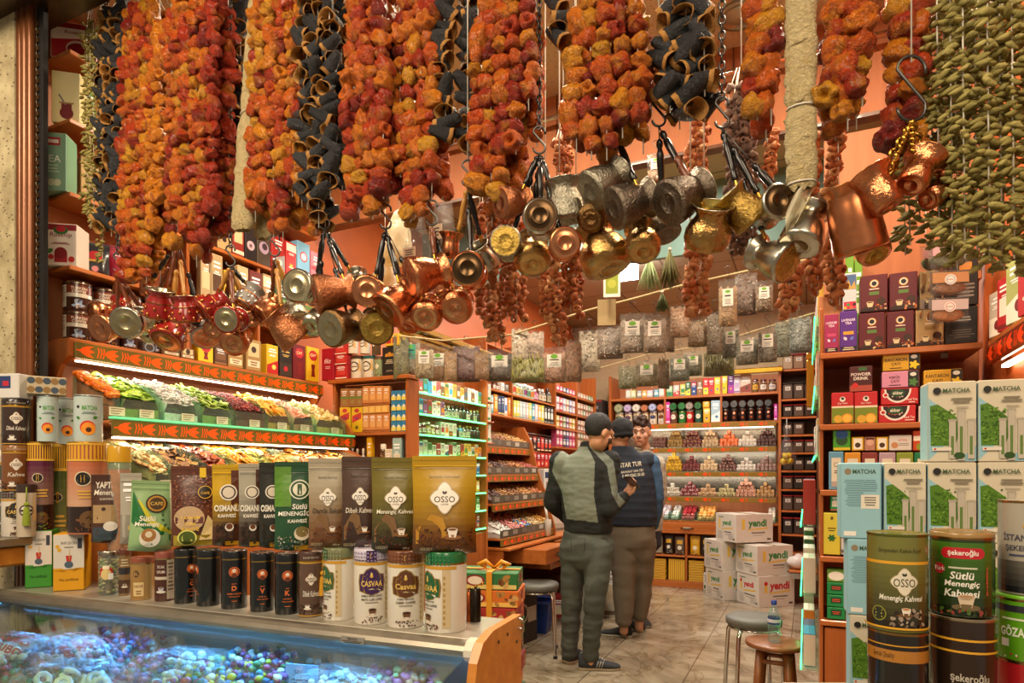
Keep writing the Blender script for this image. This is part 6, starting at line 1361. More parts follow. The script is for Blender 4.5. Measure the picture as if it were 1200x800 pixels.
# back of the shop
def zy(px,py,Y):return at_y(px,py,Y).z
def zx(px,py,X):return at_x(px,py,X).z
YK=7.52
kx=[at_y(p,500,YK).x for p in(716,779,845,912)]
K1=thing('sweets_display','tall cherry display of stacked Turkish delight along the back wall','display case',(0,0,0))
ZK=dict(top=zy(850,461,YK),s2=zy(850,494,YK),t1=zy(850,523,YK),t2=zy(850,552,YK),t3=zy(850,582,YK),tr=zy(850,611,YK),dr=zy(850,627,YK))
boards(K1,'shelf',kx[0],kx[3],YK,7.92,(ZK['top'],ZK['s2'],ZK['tr']),.03,'wood_cross')
boards(K1,'glass_shelf',kx[0]+.02,kx[3]-.02,YK+.01,7.90,(ZK['t1'],ZK['t2'],ZK['t3']),.012,'acrylic')
for i,x in enumerate(kx):
 if i in(0,3):panel(K1,'side_panel',x-.03*(i==0),x+.03*(i==3),YK,7.94,0,ZK['top']+.28)
 else:panel(K1,'divider',x-.012,x+.012,YK+.005,7.92,ZK['s2'],ZK['top']+.25)
panel(K1,'back_panel',kx[0],kx[3],7.92,7.94,0,ZK['top']+.25,'panel');
m=MB();m.box(kx[0]+.04,kx[3]-.04,7.915,7.92,ZK['t3'],ZK['s2']-.04,'#8f887c','metal');m.obj('mirror_back',K1)
L=kx[3]-kx[0];mx=(kx[0]+kx[3])/2
for k in('s2','t1','t2','t3'):ornament(K1,L-.04,.055,(mx,YK,ZK[k]-.062),0,'#ff4a1e','#8a6a2a',.20)
led(K1,'light_strip',kx[0]+.05,kx[3]-.05,YK+.02,YK+.035,ZK['s2']-.075,ZK['s2']-.065,'led_white')
for k_ in('s2','t1','t2','t3'):area('back_strip',(mx,YK+.03,ZK[k_]-.07),L-.1,2.6,NEUT,(R(28),0,0),.03)
panel(K1,'drawer',kx[0]+.03,kx[1]+.75,YK-.01,YK+.3,ZK['dr'],ZK['tr']-.03,'wood_cross')
p=at_y(805,619,YK-.02);m=MB();m.tube([(-.07,-.0,.0),(-.07,-.02,0),(.07,-.02,0),(.07,0,0)],.006,None,'bronze_dark',8);m.box(-.04,.04,-.012,-.004,-.012,.012,'#d8d0c0','paper');m.obj('drawer_handle',K1,(p.x,YK-.012,p.z))
zb=zy(800,651,YK)
panel(K1,'cubby_shelf',kx[0],kx[3],YK,7.9,zb-.02,zb,'wood_cross');panel(K1,'kick_base',kx[0],kx[3],YK,7.9,0,.075,'wood_cross')
for q in(762,804):x=at_y(q,640,YK).x;panel(K1,'divider',x-.012,x+.012,YK,7.9,.07,ZK['dr'])
def simple_art(c2,c3,st):return gen_art('#ffffff',c2,c3,style=st)
TOPR=[(733,739,457,'pale grey','#d0ccc0'),(739,745,457,'lime','#c8cc80'),(746,752,457,'grey','#8f8a86'),(752,758,457,'orange','#e89a28'),(758,765,457,'lilac','#d0c0cc'),(766,772,456,'teal','#2a94b0'),(772,779,455,'pink','#e0c8c0')]
row('Y',YK+.01,ZK['top']+.001,[(a,b,c,'box','small %s carton'%n,h,gen_art(h,'#e8e4d8','#8a8a80',style=1))for a,b,c,n,h in TOPR],'along the left bay of the back top shelf'.replace('left','first'),'cartons on the back top shelf',.1)
TOPM=[(781,788,452,'mint green','#a8c8a0'),(789,796,451,'pale pink','#d8c0b8'),(797,803,450,'pale yellow','#d8d060'),(803,809,447,'dark green flask-print','#3a6a48'),(810,816,447,'blue and red','#2a4a8a'),(817,823,446,'brown and green','#8a6a48'),(824,830,443,'red and yellow','#d82a28'),(830,837,443,'red and green','#c03038'),(837,844,442,'yellow and blue','#d8c030')]
row('Y',YK+.01,ZK['top']+.001,[(a,b,c,'box','tall %s carton'%n,h,gen_art(h,rg.choice(['#e8d84a','#3a8a4a','#c83a3a']),rg.choice(['#f0e8d0','#2a5a9a'])))for a,b,c,n,h in TOPM],'in the middle bay of the back top shelf','cartons on the back top shelf',.1)
row('Y',YK+.01,ZK['top']+.001,[(845,852,440,'box','bright yellow tall carton','#e8c41c',gen_art('#e8c41c','#f0dc60','#2a6a3a',style=3)),(853,860,438,'box','deep purple tall carton','#6a2a8a',gen_art('#6a2a8a','#a83a9a','#e0c040',style=0)),(860,867,440,'box','white and lilac carton','#d8c8d8',gen_art('#d8c8d8','#b8a0c0','#7a5a8a',style=1)),(867,880,438,'box','white and brown photo carton','#c8b8a8',gen_art('#c8b8a8','#8a3a2a','#5a3a28',style=2)),(881,889,444,'jar','gold-labelled jar with maroon lid','#7a4a20','#5a2a30','#d8a838'),(890,899,444,'jar','white-labelled jar with maroon lid','#8a4a30','#5a2a30','#e0d8cc'),(900,910,444,'jar','brown jar with maroon lid','#6a3a2a','#5a2a30','#d0c8c0')],'in the end bay of the back top shelf','goods on the back top shelf',.12)
def two_tier(pxs,z,lidc,looks,base,where,group,arts=None,h0=.155):
 for i,(a,b)in enumerate(pxs):
  pa,pb=at_y(a,480,YK+.06),at_y(b,480,YK+.06);w=(pb.x-pa.x)*.95;x=(pa.x+pb.x)/2;r=w/2
  c=lidc[i%len(lidc)];bs=base[i%len(base)]
  tin(r,h0,bs,c,arts(i)if arts else None,n=20).obj('coffee_tin',None,(x,YK+.07,z+.001),0,'%s, standing %s, %s'%(looks[i],ORD[i],where),'tin',group)
  o=tin(r,.13,bs,c,None,n=20);a_=MB();a_.X=Matrix.Translation((0,0,r))@Matrix.Rotation(R(90),4,'X')
  a_.add(o.v,o.f,None,'gloss');a_.c=list(o.c);a_.m=list(o.m);a_.s=list(o.s)
  a_.X=Matrix();a_.lathe([(r*.75,0),(r*.6,.0)],shade(c,1.5),'gloss',20,False,True)if False else None
  A_=Art(a_,'flat',w,.26,w,'gloss');A_.disc(0,r,r*.62,shade(c,1.45));A_.disc(0,r,r*.34,shade(c,.8))
  a_.obj('coffee_tin',None,(x,YK+.135,z+.001+h0+.001),0,'%s, lying atop the %s, %s'%(looks[i],ORD[i],where),'tin',group)
two_tier([(721,731),(732,741),(742,751),(752,760),(761,770),(771,779)],ZK['s2'],['#8f9270','#a898b8','#c8c0b0','#a86848','#98a0c0','#b0684a'],['white tin with sage lid','white tin with lilac lid','white tin with cream lid','white tin with copper lid','white tin with blue-grey lid','white tin with terracotta lid'],['#e2dacb'],'first bay of the back shelf','lidded white tins on the back shelf',lambda i:casvaa(['#2f5a34','#3c1f50','#4a3a2a','#5e351e','#2a3a6a','#6a2a1a'][i],'#c8c0b0','','',''))
two_tier([(785,794),(795,804),(804,813),(814,823)],ZK['s2'],['#1f5a30','#2a6a3a','#8a8078','#1f5a34'],['brown and green tin','green and yellow tin','red and white tin','dark green tin'],['#6a4a38','#2a7a3a','#b82a2a','#2a5a4a'],'middle bay of the back shelf','coloured tins on the back shelf',lambda i:(lambda a,w,h:(a.disc(0,h*.5,w*.34,'#e4dccb'),a.lines(-w*.2,w*.2,h*.44,h*.56,2,'#4a3a2a'))))
two_tier([(846,855),(856,865),(866,875),(876,885),(886,895),(896,905)],ZK['s2'],['#2a3238'],['black tin with copper seal']*6,['#15161a'],'end bay of the back shelf','black tins on the back shelf',lambda i:(lambda a,w,h:(a.disc(0,h*.62,w*.2,'#d86a30'),a.disc(0,h*.62,w*.13,'#e8c8b0'),a.lines(-w*.2,w*.2,h*.2,h*.4,3,'#c05a28'))))
row('Y',YK+.01,ZK['s2']+.001,[(780,785,471,'box','slim magenta carton before the brown and green tin','#c82a8a',gen_art('#c82a8a','#e060b0','#f0d0e0',style=1)),(824,832,478,'box','yellow carton below a wider yellow box','#d8a81c',gen_art('#d8a81c','#f0d868','#3a3a3a',style=3)),(833,844,469,'box','big pale blue carton with white clouds','#a8c0d0',gen_art('#a8c0d0','#e8ece8','#4a7aa8',style=2)),(907,911,473,'box','slim magenta carton after the black tins','#b82a98',gen_art('#b82a98','#d060b8','#f0d0e0',style=1))],'on the back shelf',None,.1,count=False)
pp=at_y(828,470,YK+.05);zt=zy(828,478,YK+.01)+.002;carton(.075,.08,.075,'#e0a01c',gen_art('#e0a01c','#f0c050','#8a4a10',style=1)).obj('carton',None,(pp.x,YK+.06,zt),0,'wider yellow box sitting on the yellow carton of the back shelf','box')
def lok_mesh(c,c2,i):
 b=MB();b.box(-.5,.5,-.5,.5,-.5,.5,c,'food',.09);rd=random.Random(i)
 for k in range(5):b.ball((rd.uniform(-.35,.35),-.48,rd.uniform(-.3,.3)),.12,c2,'food',6,4)
 for k in range(3):b.ball((rd.uniform(-.35,.35),rd.uniform(-.3,.3),.48),.12,c2,'food',6,4)
 return b.mesh('delight_piece')
LK=[('t1',782,800,501,'olive tan','#8a6a34','#b0904a'),('t1',800,822,501,'dark red nut','#5a1a1c','#c8a070'),('t1',822,842,502,'cream nut','#b89a74','#e0d0b0'),('t1',843,865,504,'orange','#d8642a','#f0c8a0'),('t1',865,887,505,'white','#d0c4b4','#f0ece0'),('t1',887,910,500,'dark chocolate','#4a2e28','#a08478'),('t2',778,799,530,'yellow','#c89a1a','#7a5a2a'),('t2',799,820,534,'deep crimson','#5c1a1e','#b06a60'),('t2',820,841,534,'beige','#c0a078','#e0cfae'),('t2',842,863,532,'brown and pink','#5a3830','#c89888'),('t2',863,886,536,'snow white','#d4ccc0','#b09a88'),('t2',886,910,534,'rosy grey','#8a6a60','#d0b8ac'),('t3',777,797,566,'white roll','#d0c8b8','#a88a68'),('t3',797,819,564,'red and white','#7a2a30','#e0c8c0'),('t3',818,840,567,'tan roll','#c09a70','#7a5030'),('t3',840,862,567,'pale olive','#b8a878','#7a6a3a'),('t3',862,886,560,'pink nut','#b07a60','#e0c0ac'),('t3',886,908,565,'honey tan','#a8804e','#d8b888'),('t1',764,780,512,'small brown','#6a4238','#a88478')]
TN={'t1':'top','t2':'middle','t3':'lowest'}
for i,(tz,a,b,yt,nm,c,c2)in enumerate(LK):
 x0,x1=at_y(a,530,YK+.06).x,at_y(b,530,YK+.06).x;z0=ZK[tz]+.001;H=zy((a+b)/2,yt,YK+.06)-z0;n=5
 w=(x1-x0)*.98/n;lay=max(3,round(H/.043));lh=H/lay;ms=[lok_mesh(c,c2,i*3+k)for k in(0,1)]
 for l in range(lay):
  k_=max(1,round(n-(n-1)*(l/(lay-1))**1.9))if nm!='small brown' else n
  for q in range(k_):
   o=mk('delight_piece',ms[(l+q)%2],None,((x0+x1)/2+(q-(k_-1)/2)*w,YK+.10+.01*((l*7+q*3)%3)+.008*l,z0+lh*(l+.5)),0,'%s Turkish delight piece in its pyramid on the %s glass shelf'%(nm,TN[tz]),'sweet','%s delight pyramid'%nm)
   o.scale=(w*.96,.09,lh*.97);o.rotation_euler=(0,0,R(((l*5+q*11)%7)-3))
for i,(a,b,nm,c,c2)in enumerate(((766,784,'lilac','#b8a0a8','#d0c0c8'),(785,796,'white','#d8d0c8','#c0b8b0'),(797,815,'red','#8a1a20','#b03038'),(816,838,'orange','#d08838','#e8b068'),(898,910,'pale','#d8ccc0','#e8e0d4'))):
 x0,x1=at_y(a,600,YK).x,at_y(b,600,YK).x;t=thing('sweet_tray','clear-fronted sloping tray of %s sweets under the delight pyramids'%nm,'tray',((x0+x1)/2,YK+.02,ZK['tr']+.001));w=x1-x0-.01
 m=MB();m.box(-w/2,w/2,-.03,-.025,0,.07,None,'acrylic');m.box(-w/2,-w/2+.005,-.03,.3,0,.10,None,'acrylic');m.box(w/2-.005,w/2,-.03,.3,0,.1,None,'acrylic');m.box(-w/2,w/2,-.03,.3,0,.004,None,'acrylic');m.obj('tray',t)
 m=MB()
 for r_ in range(5):
  for q in range(max(2,int(w/.045))):n_=max(2,int(w/.045));m.box(-w/2+.008+q*(w-.016)/n_,-w/2+.004+(q+1)*(w-.016)/n_,-.02+r_*.055,.03+r_*.055,.005,.04+r_*.03+.004*((q+r_)%2),rg.choice([c,c2]),'candy',.006)
 m.obj('sweets',t,kind='stuff')
for i,(a,b,yt,c,nm)in enumerate(((765,776,629,'#8a8470','grey-green'),(778,788,627,'#1f1c1a','black and gold'),(790,802,629,'#5a4a40','brown'),(808,820,628,'#c8941c','gold and brown'),(821,833,628,'#2a2622','dark and gold'))):
 pa,w,h=fit_y(a,b,yt,YK+.02,zb);pouch(w*.95,h,.05,c,lambda A_,W,H,c=c:(A_.rect(-W*.3,W*.3,H*.6,H*.8,'#d8a828'),A_.disc(0,H*.4,W*.22,'#d0c8b8'),A_.beans(-W*.4,W*.4,H*.05,H*.25,14,['#d0c8b8','#4a2c18'],W*.06,rg))).obj('coffee_pouch',None,(pa,YK+.06,zb+.001),0,'%s coffee pouch, %s in the cubby under the back drawer'%(nm,ORD[i]),'pouch','pouches in the back cubbies')
for i,(a,b,n,stand)in enumerate(((764,780,9,0),(806,825,9,0))):
 x0,x1=at_y(a,670,YK).x,at_y(b,670,YK).x
 for k in range(n):carton((x1-x0)*.96,.22,.026,'#b8861c',lambda A_,W,H:A_.rect(-W*.47,W*.47,H*.3,H*.5,'#e0b84a')).obj('gift_box',None,((x0+x1)/2+.004*(k%2),YK+.13,.077+k*.0275),0,'flat gold gift box, %s from the bottom of the %s stack under the back cubbies'%(ORD[k],('first','second')[i]),'box','flat gold gift boxes')
for k in range(8):
 x0,x1=at_y(783+k*2.4,670,YK).x,at_y(785.3+k*2.4,670,YK).x;carton((x1-x0)*.95,.2,.25,'#b8861c',lambda A_,W,H:A_.rect(-W*.3,W*.3,H*.05,H*.95,'#d8ac3a')).obj('gift_box',None,((x0+x1)/2,YK+.12,.077),0,'upright gold gift box, %s in the row between the gold stacks'%ORD[k],'box','upright gold gift boxes')
x0,x1=at_y(825,670,YK).x,at_y(837,670,YK).x;carton(x1-x0,.03,.2,'#d8d0c4',lambda a,w,h:(a.rect(w*.0,w*.46,h*.1,h*.7,'#3a2a20'),a.rect(-w*.45,-w*.05,h*.1,h*.3,'#3a6a3a'),a.lines(-w*.4,0,h*.5,h*.9,4,'#6a6a6a'))).obj('display_card',None,((x0+x1)/2,YK-.03,.001),0,'white printed box with dark photo beside the gold gift boxes','box')
m=MB();m.box(kx[2]+.1,kx[3]+.05,7.45,7.5,zy(880,438,7.5),zy(880,432,7.5),None,'gold_trim',.008);m.obj('hanging_gold_cornice',None,label='gilded cornice strip above the end bay of the back shelves',cat='cornice')
DX0,DX1=at_y(911,500,7.5).x+.04,at_y(957,500,7.5).x
DB=thing('bin_shelving','dark narrow shelving of spice bins beside the delight display','shelving',(0,0,0))
RW=[432,467,488,509,530,551,573,598,626,648]
zs=[zy(932,y,7.5)for y in RW]
boards(DB,'shelf',DX0,DX1,7.5,7.9,zs,.022,'wood_cross');panel(DB,'back_panel',DX0,DX1,7.9,7.92,0,zs[0]+.35,'dark_wood');panel(DB,'side_panel',DX1,DX1+.02,7.5,7.92,0,zs[0]+.3,'dark_wood')
simple('smoke_plastic','#3a302a',.2)
for r_,z in enumerate(zs):
 h=(zs[0]+.20-z)if r_==0 else zs[r_-1]-.03-z;h=min(h*.86,.19 if r_ else.2)
 for k in range(3):
  if(r_,k)in((3,2),(9,0),(9,1)):continue
  w=(DX1-DX0-.02)/3-.008;x=DX0+.01+(k+.5)*(w+.008)
  t=thing('storage_bin','%s spice bin with white label, %s from the delight display on the %s dark shelf'%('Beige-filled' if r_==0 else 'Smoky',ORD[k],ORD[r_]),'bin',(x,7.64,z+.001),0,'spice bins in the dark column')
  m=MB();m.box(-w/2,w/2,-.12,.12,0,h*.86,rg.choice(['#8a6a50','#a08468','#6a4a38'])if r_==0 else rg.choice(['#3a2c26','#4a3a30','#2e2622','#54443a']),'gloss',.01);a=Art(m,'flat',w,.24,h,'paper');a.rect(-w*.26,w*.26,h*.5,h*.72,'#d0c8bc');a.lines(-w*.2,w*.2,h*.53,h*.68,2,'#5a524a');m.obj('tub',t)
  m=MB();m.box(-w/2-.003,w/2+.003,-.125,.125,h*.86,h*.95,'#8a1f22' if r_%2==0 or r_>5 else '#2a2422','gloss',.006);m.obj('lid',t)
for r_ in range(4):
 for k in range(2):
  x=kx[0]-.18-k*.17;carton(.16,.25,.19,'#3a302c',lambda a,w,h:(a.rect(-w*.47,w*.47,h*.86,h*.97,'#9a2024'),a.rect(-w*.2,w*.2,h*.4,h*.6,'#8a8078'))).obj('storage_bin',None,(x,7.6,1.42+r_*.21),0,'dark bin with red lid stacked in the back corner, %s layer, %s column'%(ORD[r_],('delight side','wall side')[k]),'bin','dark bins in the back corner')
BC=thing('corner_cabinet','plain cherry corner cabinet under the dark bins at the back','cabinet',(0,0,0));panel(BC,'body',kx[0]-.37,kx[0]-.05,7.46,7.9,0,1.40);panel(BC,'door',kx[0]-.36,kx[0]-.06,7.45,7.46,.1,1.3,'wood_cross')
p=at_y(922,545,7.3);t=thing('hanging_fruit_bag','clear knotted bag of lemons hanging from the dark bin shelves','bag',p);m=MB();m.lathe([(.03,-.01),(.08,.02),(.095,.10),(.08,.2),(.03,.28),(.02,.36),(.05,.40)],None,'film',16,True,False);m.tube([(0,0,.3),(0,0,.5)],.003,None,'string',5);m.obj('bag_film',t)
LEM=MB();LEM.ball((0,0,0),.03,'#d8b81c','candy',12,8,(1,1,1.2));LEM.ball((0,0,.034),.008,'#c8a818','candy',8,5);LEM=LEM.mesh('lemon')
for i,(dx,dy,dz)in enumerate(((-.035,-.02,.04),(.035,-.01,.045),(0,.04,.04),(-.01,-.03,.10),(.02,.02,.105))):mk('lemon',LEM,None,p+Vector((dx,dy,dz)),0,'yellow lemon inside the clear bag hanging by the dark bins','lemon','lemons in the hanging bag',None,(i,i*.7,0))
XN=[-2.22,-2.14,-2.07,-2.0];ZN=[1.555,1.335,1.12,.87];YN0,YN1=4.10,5.13
NT=thing('nut_stand','four-tier cherry stand of sloping nut trays with tulip boards','display case',(0,0,0))
panel(NT,'back_panel',-2.8,-2.78,YN0,YN1+.02,0,2.3,'panel')
for i,(x,z)in enumerate(zip(XN,ZN)):
 panel(NT,'shelf',-2.78,x,YN0,YN1,z-.02,z-.002,'wood_long')
 m=MB();m.box(x-.006,x,YN0,YN1,z,z+.055,'#5a5246','gloss');m.obj('tray_front',NT)
 for k in range(6):
  y=YN0+(k+.5)*(YN1-YN0)/6;m=MB();m.box(x,x+.002,y-.05,y+.03,z+.012,z+.045,rg.choice(['#8a7f70','#b0a594','#6a6054']),'paper');m.obj('price_card',NT)
 ornament(NT,YN1-YN0,.05,(x,(YN0+YN1)/2,z-.06),R(90),'#ff4a1e','#7a5a22',.12)
for y in(YN1,):
 m=MB();pts=[(-2.78,.802),(-1.98,.802),(-1.98,.86),(-2.02,1.0),(-2.06,1.15),(-2.12,1.30),(-2.16,1.42),(-2.2,1.6),(-2.28,1.75),(-2.78,1.75)];m.prism(pts,y,y+.02,None,'wood','Y');m.obj('end_panel',NT)
NUTS=[['#5a2a1c','#a8724a','#8a5a38','#b08048','#c89a5a'],['#a07a4a','#5a3a30','#8a5a34','#b0743a','#a04a38'],['#5a3a30','#a8763e','#8f5f34','#c08a4a','#b06a3a'],['#d8d4cc','#d08a80','#8a5a34','#c8a878','#c08a38']]
for i in range(4):
 for k in range(5):
  y0,y1=YN0+.01+k*(YN1-YN0-.02)/5,YN0+.006+(k+1)*(YN1-YN0-.02)/5;m=MB();c=NUTS[i][k];x1=XN[i]-.012;x0=x1-.28
  heap(m,x0,x1,y0,y1,ZN[i],.045,.15,shade(c,.8),seed=i*5+k,n=6)
  for q in range(150):
   s=rg.random();cc=rg.choice([c,shade(c,1.25),shade(c,.7)]if(i,k)!=(3,2)else['#c83a4a','#3a8ac8','#e0a028','#d060a0','#d8d0c0']);m.ball((x1+(x0-x1)*s,rg.uniform(y0+.008,y1-.008),ZN[i]+.045+.105*s**.8+rg.uniform(0,.010)),rg.uniform(.008,.012),cc,'food' if i<3 else 'candy',6,4,(1,.8,.7))
  m.obj('nuts',None,label='heap of %s in the %s tier of the nut stand, %s section inward'%(('dried fruit' if i==0 else 'nuts' if i<3 else 'coated sweets and nuts'),('top','second','third','bottom')[i],ORD[k]),cat='nuts',kind='stuff')
ND=thing('drawer_unit','cherry base with pulled-out drawers under the nut trays','drawer unit',(0,0,0))
panel(ND,'worktop',-2.76,-1.93,YN0,5.95,.78,.80,'wood_long');panel(ND,'side_panel',-2.7,-1.99,YN0+.01,YN0+.03,0,.78);panel(ND,'side_panel',-2.7,-1.99,5.9,5.92,0,.78);panel(ND,'back_panel',-2.72,-2.7,YN0,5.92,0,.78,'dark_wood')
for i,(y0,y1,out,z0,z1)in enumerate(((4.35,4.85,.22,.66,.77),(5.0,5.45,.06,.66,.77),(5.0,5.45,.0,.52,.63),(5.5,5.88,.30,.66,.77),(5.5,5.88,.0,.52,.63))):
 d=panel(ND,'drawer',-2.3,-1.97+out,y0,y1,z0,z1,'wood_long');m=MB();w=y1-y0;m.tube([(-1.97+out+2.3,w/2-.05,.055),(-1.945+out+2.3,w/2-.04,.05),(-1.945+out+2.3,w/2+.04,.05),(-1.97+out+2.3,w/2+.05,.055)],.005,None,'bronze_dark',8);m.box(-1.97+out+2.3,-1.965+out+2.3,w/2-.03,w/2+.03,.04,.07,'#c8c0b0','metal');m.obj('handle',d)
XU=-2.3
US=thing('wall_shelving','cherry wall shelves of bottles and cartons above the nut stand','shelving',(0,0,0))
zu=[zx(572,483,XU),zx(600,461,XU)];yu0,yu1,yu2=at_x(571,500,XU).y,at_x(651,500,XU).y,at_x(698,500,XU).y
yd=at_x(600,480,XU).y
boards(US,'shelf',-2.5,XU,yu0,yu1,(zu[0],zu[1]+.0,zu[1]+.36));
for y in(yu0-.015,yd,yu1):panel(US,'divider',-2.5,XU,y,y+.018,zu[0]-.02,zu[1]+.4)
panel(US,'back_panel',-2.52,-2.5,yu0,yu1,1.4,zu[1]+.42,'panel')
F2=thing('wall_shelving','cherry wall shelves of little coloured boxes in the far corner','shelving',(0,0,0))
zf=[zx(652,y,XU)for y in(457,480,500,523)]
boards(F2,'shelf',-2.5,XU,yu1+.02,yu2,zf);panel(F2,'divider',-2.5,XU,at_x(676,480,XU).y,at_x(676,480,XU).y+.018,zf[3],zf[0]+.3);panel(F2,'back_panel',-2.52,-2.5,yu1+.02,yu2,1.2,zf[0]+.32,'panel');panel(F2,'side_panel',-2.5,XU,yu2,yu2+.018,0,zf[0]+.3);panel(F2,'cabinet_base',-2.5,XU-.02,6.0,yu2,0,zf[3]-.3)
row('L',XU-.004,zu[0]+.001,[(572,575,466,'box','slim yellow herbal carton','#d8a828',gen_art('#d8a828','#f0e0a0','#5a7a3a',style=1)),(576,579,463,'box','slim pale teal carton','#8ab0b0',gen_art('#8ab0b0','#d8e0d8','#3a6a6a',style=1)),(580,584,462,'box','slim orange carton','#d88a28',gen_art('#d88a28','#f0c880','#a83a1a',style=1)),(584,588,464,'box','navy carton','#2a3a5c',gen_art('#2a3a5c','#4a5a7c','#c8b060',style=1)),(588,592,464,'box','navy carton','#2a3a5c',gen_art('#2a3a5c','#4a5a7c','#c8b060',style=1)),(592,595,466,'box','white and blue carton','#c8d0d8',gen_art('#c8d0d8','#3a6aa8','#e0a040',style=1)),(596,599,466,'box','orange carton','#d8802a',gen_art('#d8802a','#e8b060','#a84a1a',style=1))],'on the first bay over the nut stand','cartons over the nut stand',.1)
row('L',XU-.004,zu[1]+.001,[(580,583,447,'bottle','amber dropper bottle','#5a2c14','#1a1614','#d8d0c0'),(584,587,448,'bottle','amber dropper bottle','#5a2c14','#1a1614','#d8d0c0'),(588,592,448,'box','white carton','#d8d0c8',gen_art('#d8d0c8','#b8b0a8','#8a8078',style=1)),(592,597,450,'box','dark carton','#4a4038',gen_art('#4a4038','#7a7068','#b8a888',style=1)),(603,607,446,'jar','white and red vitamin jar','#d8ccc0','#e8e4dc','#c84a2a'),(607,611,448,'jar','white and yellow vitamin jar','#d8ccc0','#e8e4dc','#c8b048'),(611,615,450,'jar','pale vitamin jar','#c8c0b0','#e8e4dc','#a89868'),(616,620,450,'jar','purple-labelled jar','#c8c0b8','#e8e4dc','#7a3a6a'),(620,624,452,'jar','green-labelled jar','#c8c0b8','#e8e4dc','#4a7a5a'),(624,628,453,'jar','orange-labelled jar','#c8c0b8','#e8e4dc','#d0702a'),(629,633,456,'bottle','pink-topped bottle','#8a2a4a','#d8d0c8','#d0a0b0'),(634,637,455,'bottle','white-topped brown bottle','#4a3428','#d8d0c8','#c8b898'),(638,642,456,'bottle','cream-labelled bottle','#5a4630','#d8d0c8','#d8c8a8'),(643,649,455,'bottle','dark bottle','#2a201c','#1a1614','#a89878')],'on the upper board over the nut stand','jars and bottles over the nut stand',.08)
cl2=['#c8b83a','#d0c450','#b8bcae','#a8b4b8','#c8a8a0','#d8c04a','#2a88a0','#d0b8c0','#e0952a','#d8c030','#26221f','#26221f','#2a2622']
nm2=['yellow','yellow','pale grey','pale blue','pale pink','yellow','teal','lilac','orange','yellow','black','black','black']
row('L',XU-.004,zu[0]+.001,[(602.5+i*3.6,605.8+i*3.6,469+i*.65,'box',nm2[i]+' carton',cl2[i],gen_art(cl2[i],'#e8e4d8','#8a8a80',style=1))for i in range(13)],'on the second bay over the nut stand','cartons over the nut stand',.1)
for i,(a,b,yt,yb)in enumerate(((566,578,449,470),(567,572,474,493),(567,573,496,518))):
 pa=at_x((a+b)/2,yb,-2.06);h=zx((a+b)/2,yt,-2.06)-pa.z;carton(.09,.05,h,'#d8dcd0',lambda A_,w,h:(A_.leaf(-w*.2,h*.4,w*.4,.8,'#3a7a3a'),A_.rect(-w*.4,w*.4,h*.1,h*.25,'#4a8a4a'),A_.lines(-w*.3,w*.3,h*.7,h*.85,2,'#4a6a8a'))).obj('carton',None,(-2.10,4.03,pa.z),R(70),'white and green leaf carton, %s down the post beside the green-lit shelves'%ORD[i],'box','white and green leaf cartons')
m=thing('hanging_ledge_post','slim post with three little ledges between green-lit shelves and nut stand','rack',(0,0,0));panel(m,'post',-2.16,-2.14,3.975,4.09,.87,2.1,'wood')
for a,yb in((572,470),(570,493),(570,518)):z=at_x(a,yb,-2.06).z;panel(m,'ledge',-2.14,-2.05,3.975,4.09,z-.012,z-.001,'wood')
BP=[['#c8a8b0','#b83a48','#a8b0c8','#c8a078','#7a8ab0'],['#c8b048','#b83040','#6a9a4a','#7a4a8a','#c88a3a'],['#a83a5a','#c83a6a','#2a2a2a','#3a4a8a']]
for r_,(z,hh)in enumerate(((zf[1],.07),(zf[2],.06),(zf[3],.10),(zf[0],.06))):
 for bay,(pa,pb)in enumerate(((653,675),(678,696))):
  n=6;y0,y1=at_x(pa,480,XU).y,at_x(pb,480,XU).y
  for st in range(2 if r_<3 else 1):
   for k in range(n):
    c=BP[min(r_,2)][(k+bay*2)%len(BP[min(r_,2)])]if bay==0 else rg.choice(['#b88a68','#6a9a6a','#a8705a','#8a6a5a','#c0a080']);w=(y1-y0)/n
    carton(w*.93,.06,hh,c,gen_art(c,'#e0d8d0','#8a3a3a',style=1)).obj('little_box',None,(XU-.04,y0+w*(k+.5),z+.001+st*(hh+.002)),R(90),'%s little box, %s on the %s far corner board, %s bay, %s layer'%('Pastel' if bay else 'Bright',ORD[k],('second','third','lowest','topmost')[r_],('near','end')[bay],('lower','upper')[st]),'box','little boxes in the far corner')
m=thing('hanging_rack','thin rail carrying red packets under the long shelf past the nut stand','rack',(0,0,0));b=MB();b.tube([(-2.29,5.16,1.70),(-2.29,5.85,1.70)],.006,None,'iron',6);b.obj('rail',m)
for r_ in range(2):
 for k in range(7):carton(.075,.02,.13,rg.choice(['#a81f24','#8a1820','#b82a2a','#3a1a18']),gen_art('#a81f24','#d84a3a','#e8d0a0',style=rg.choice([0,1,3]))).obj('hanging_packet',None,(-2.29,5.2+k*.095,1.55-r_*.15),R(90),'red spice packet on the rail past the nut stand, %s in the %s row'%(ORD[k],('upper','lower')[r_]),'packet','red packets on the rail')
carton(.16,.12,.30,'#c8c4bc',lambda a,w,h:(a.rect(-w*.4,w*.4,h*.72,h*.9,'#2a3a5a'),a.rect(-w*.3,w*.3,h*.35,h*.6,'#8a6a58'),a.lines(-w*.4,w*.4,h*.05,h*.25,3,'#5a5a5a'))).obj('carton',None,(-2.2,5.42,1.08),R(75),'white carton with navy panel standing past the nut stand','box')
carton(.3,.35,.28,'#a8a090',gen_art('#a8a090','#c8c0b0','#6a6050',style=1)).obj('carton',None,(-2.25,5.50,.80),R(75),'plain grey carton under the navy-panelled white carton','box')
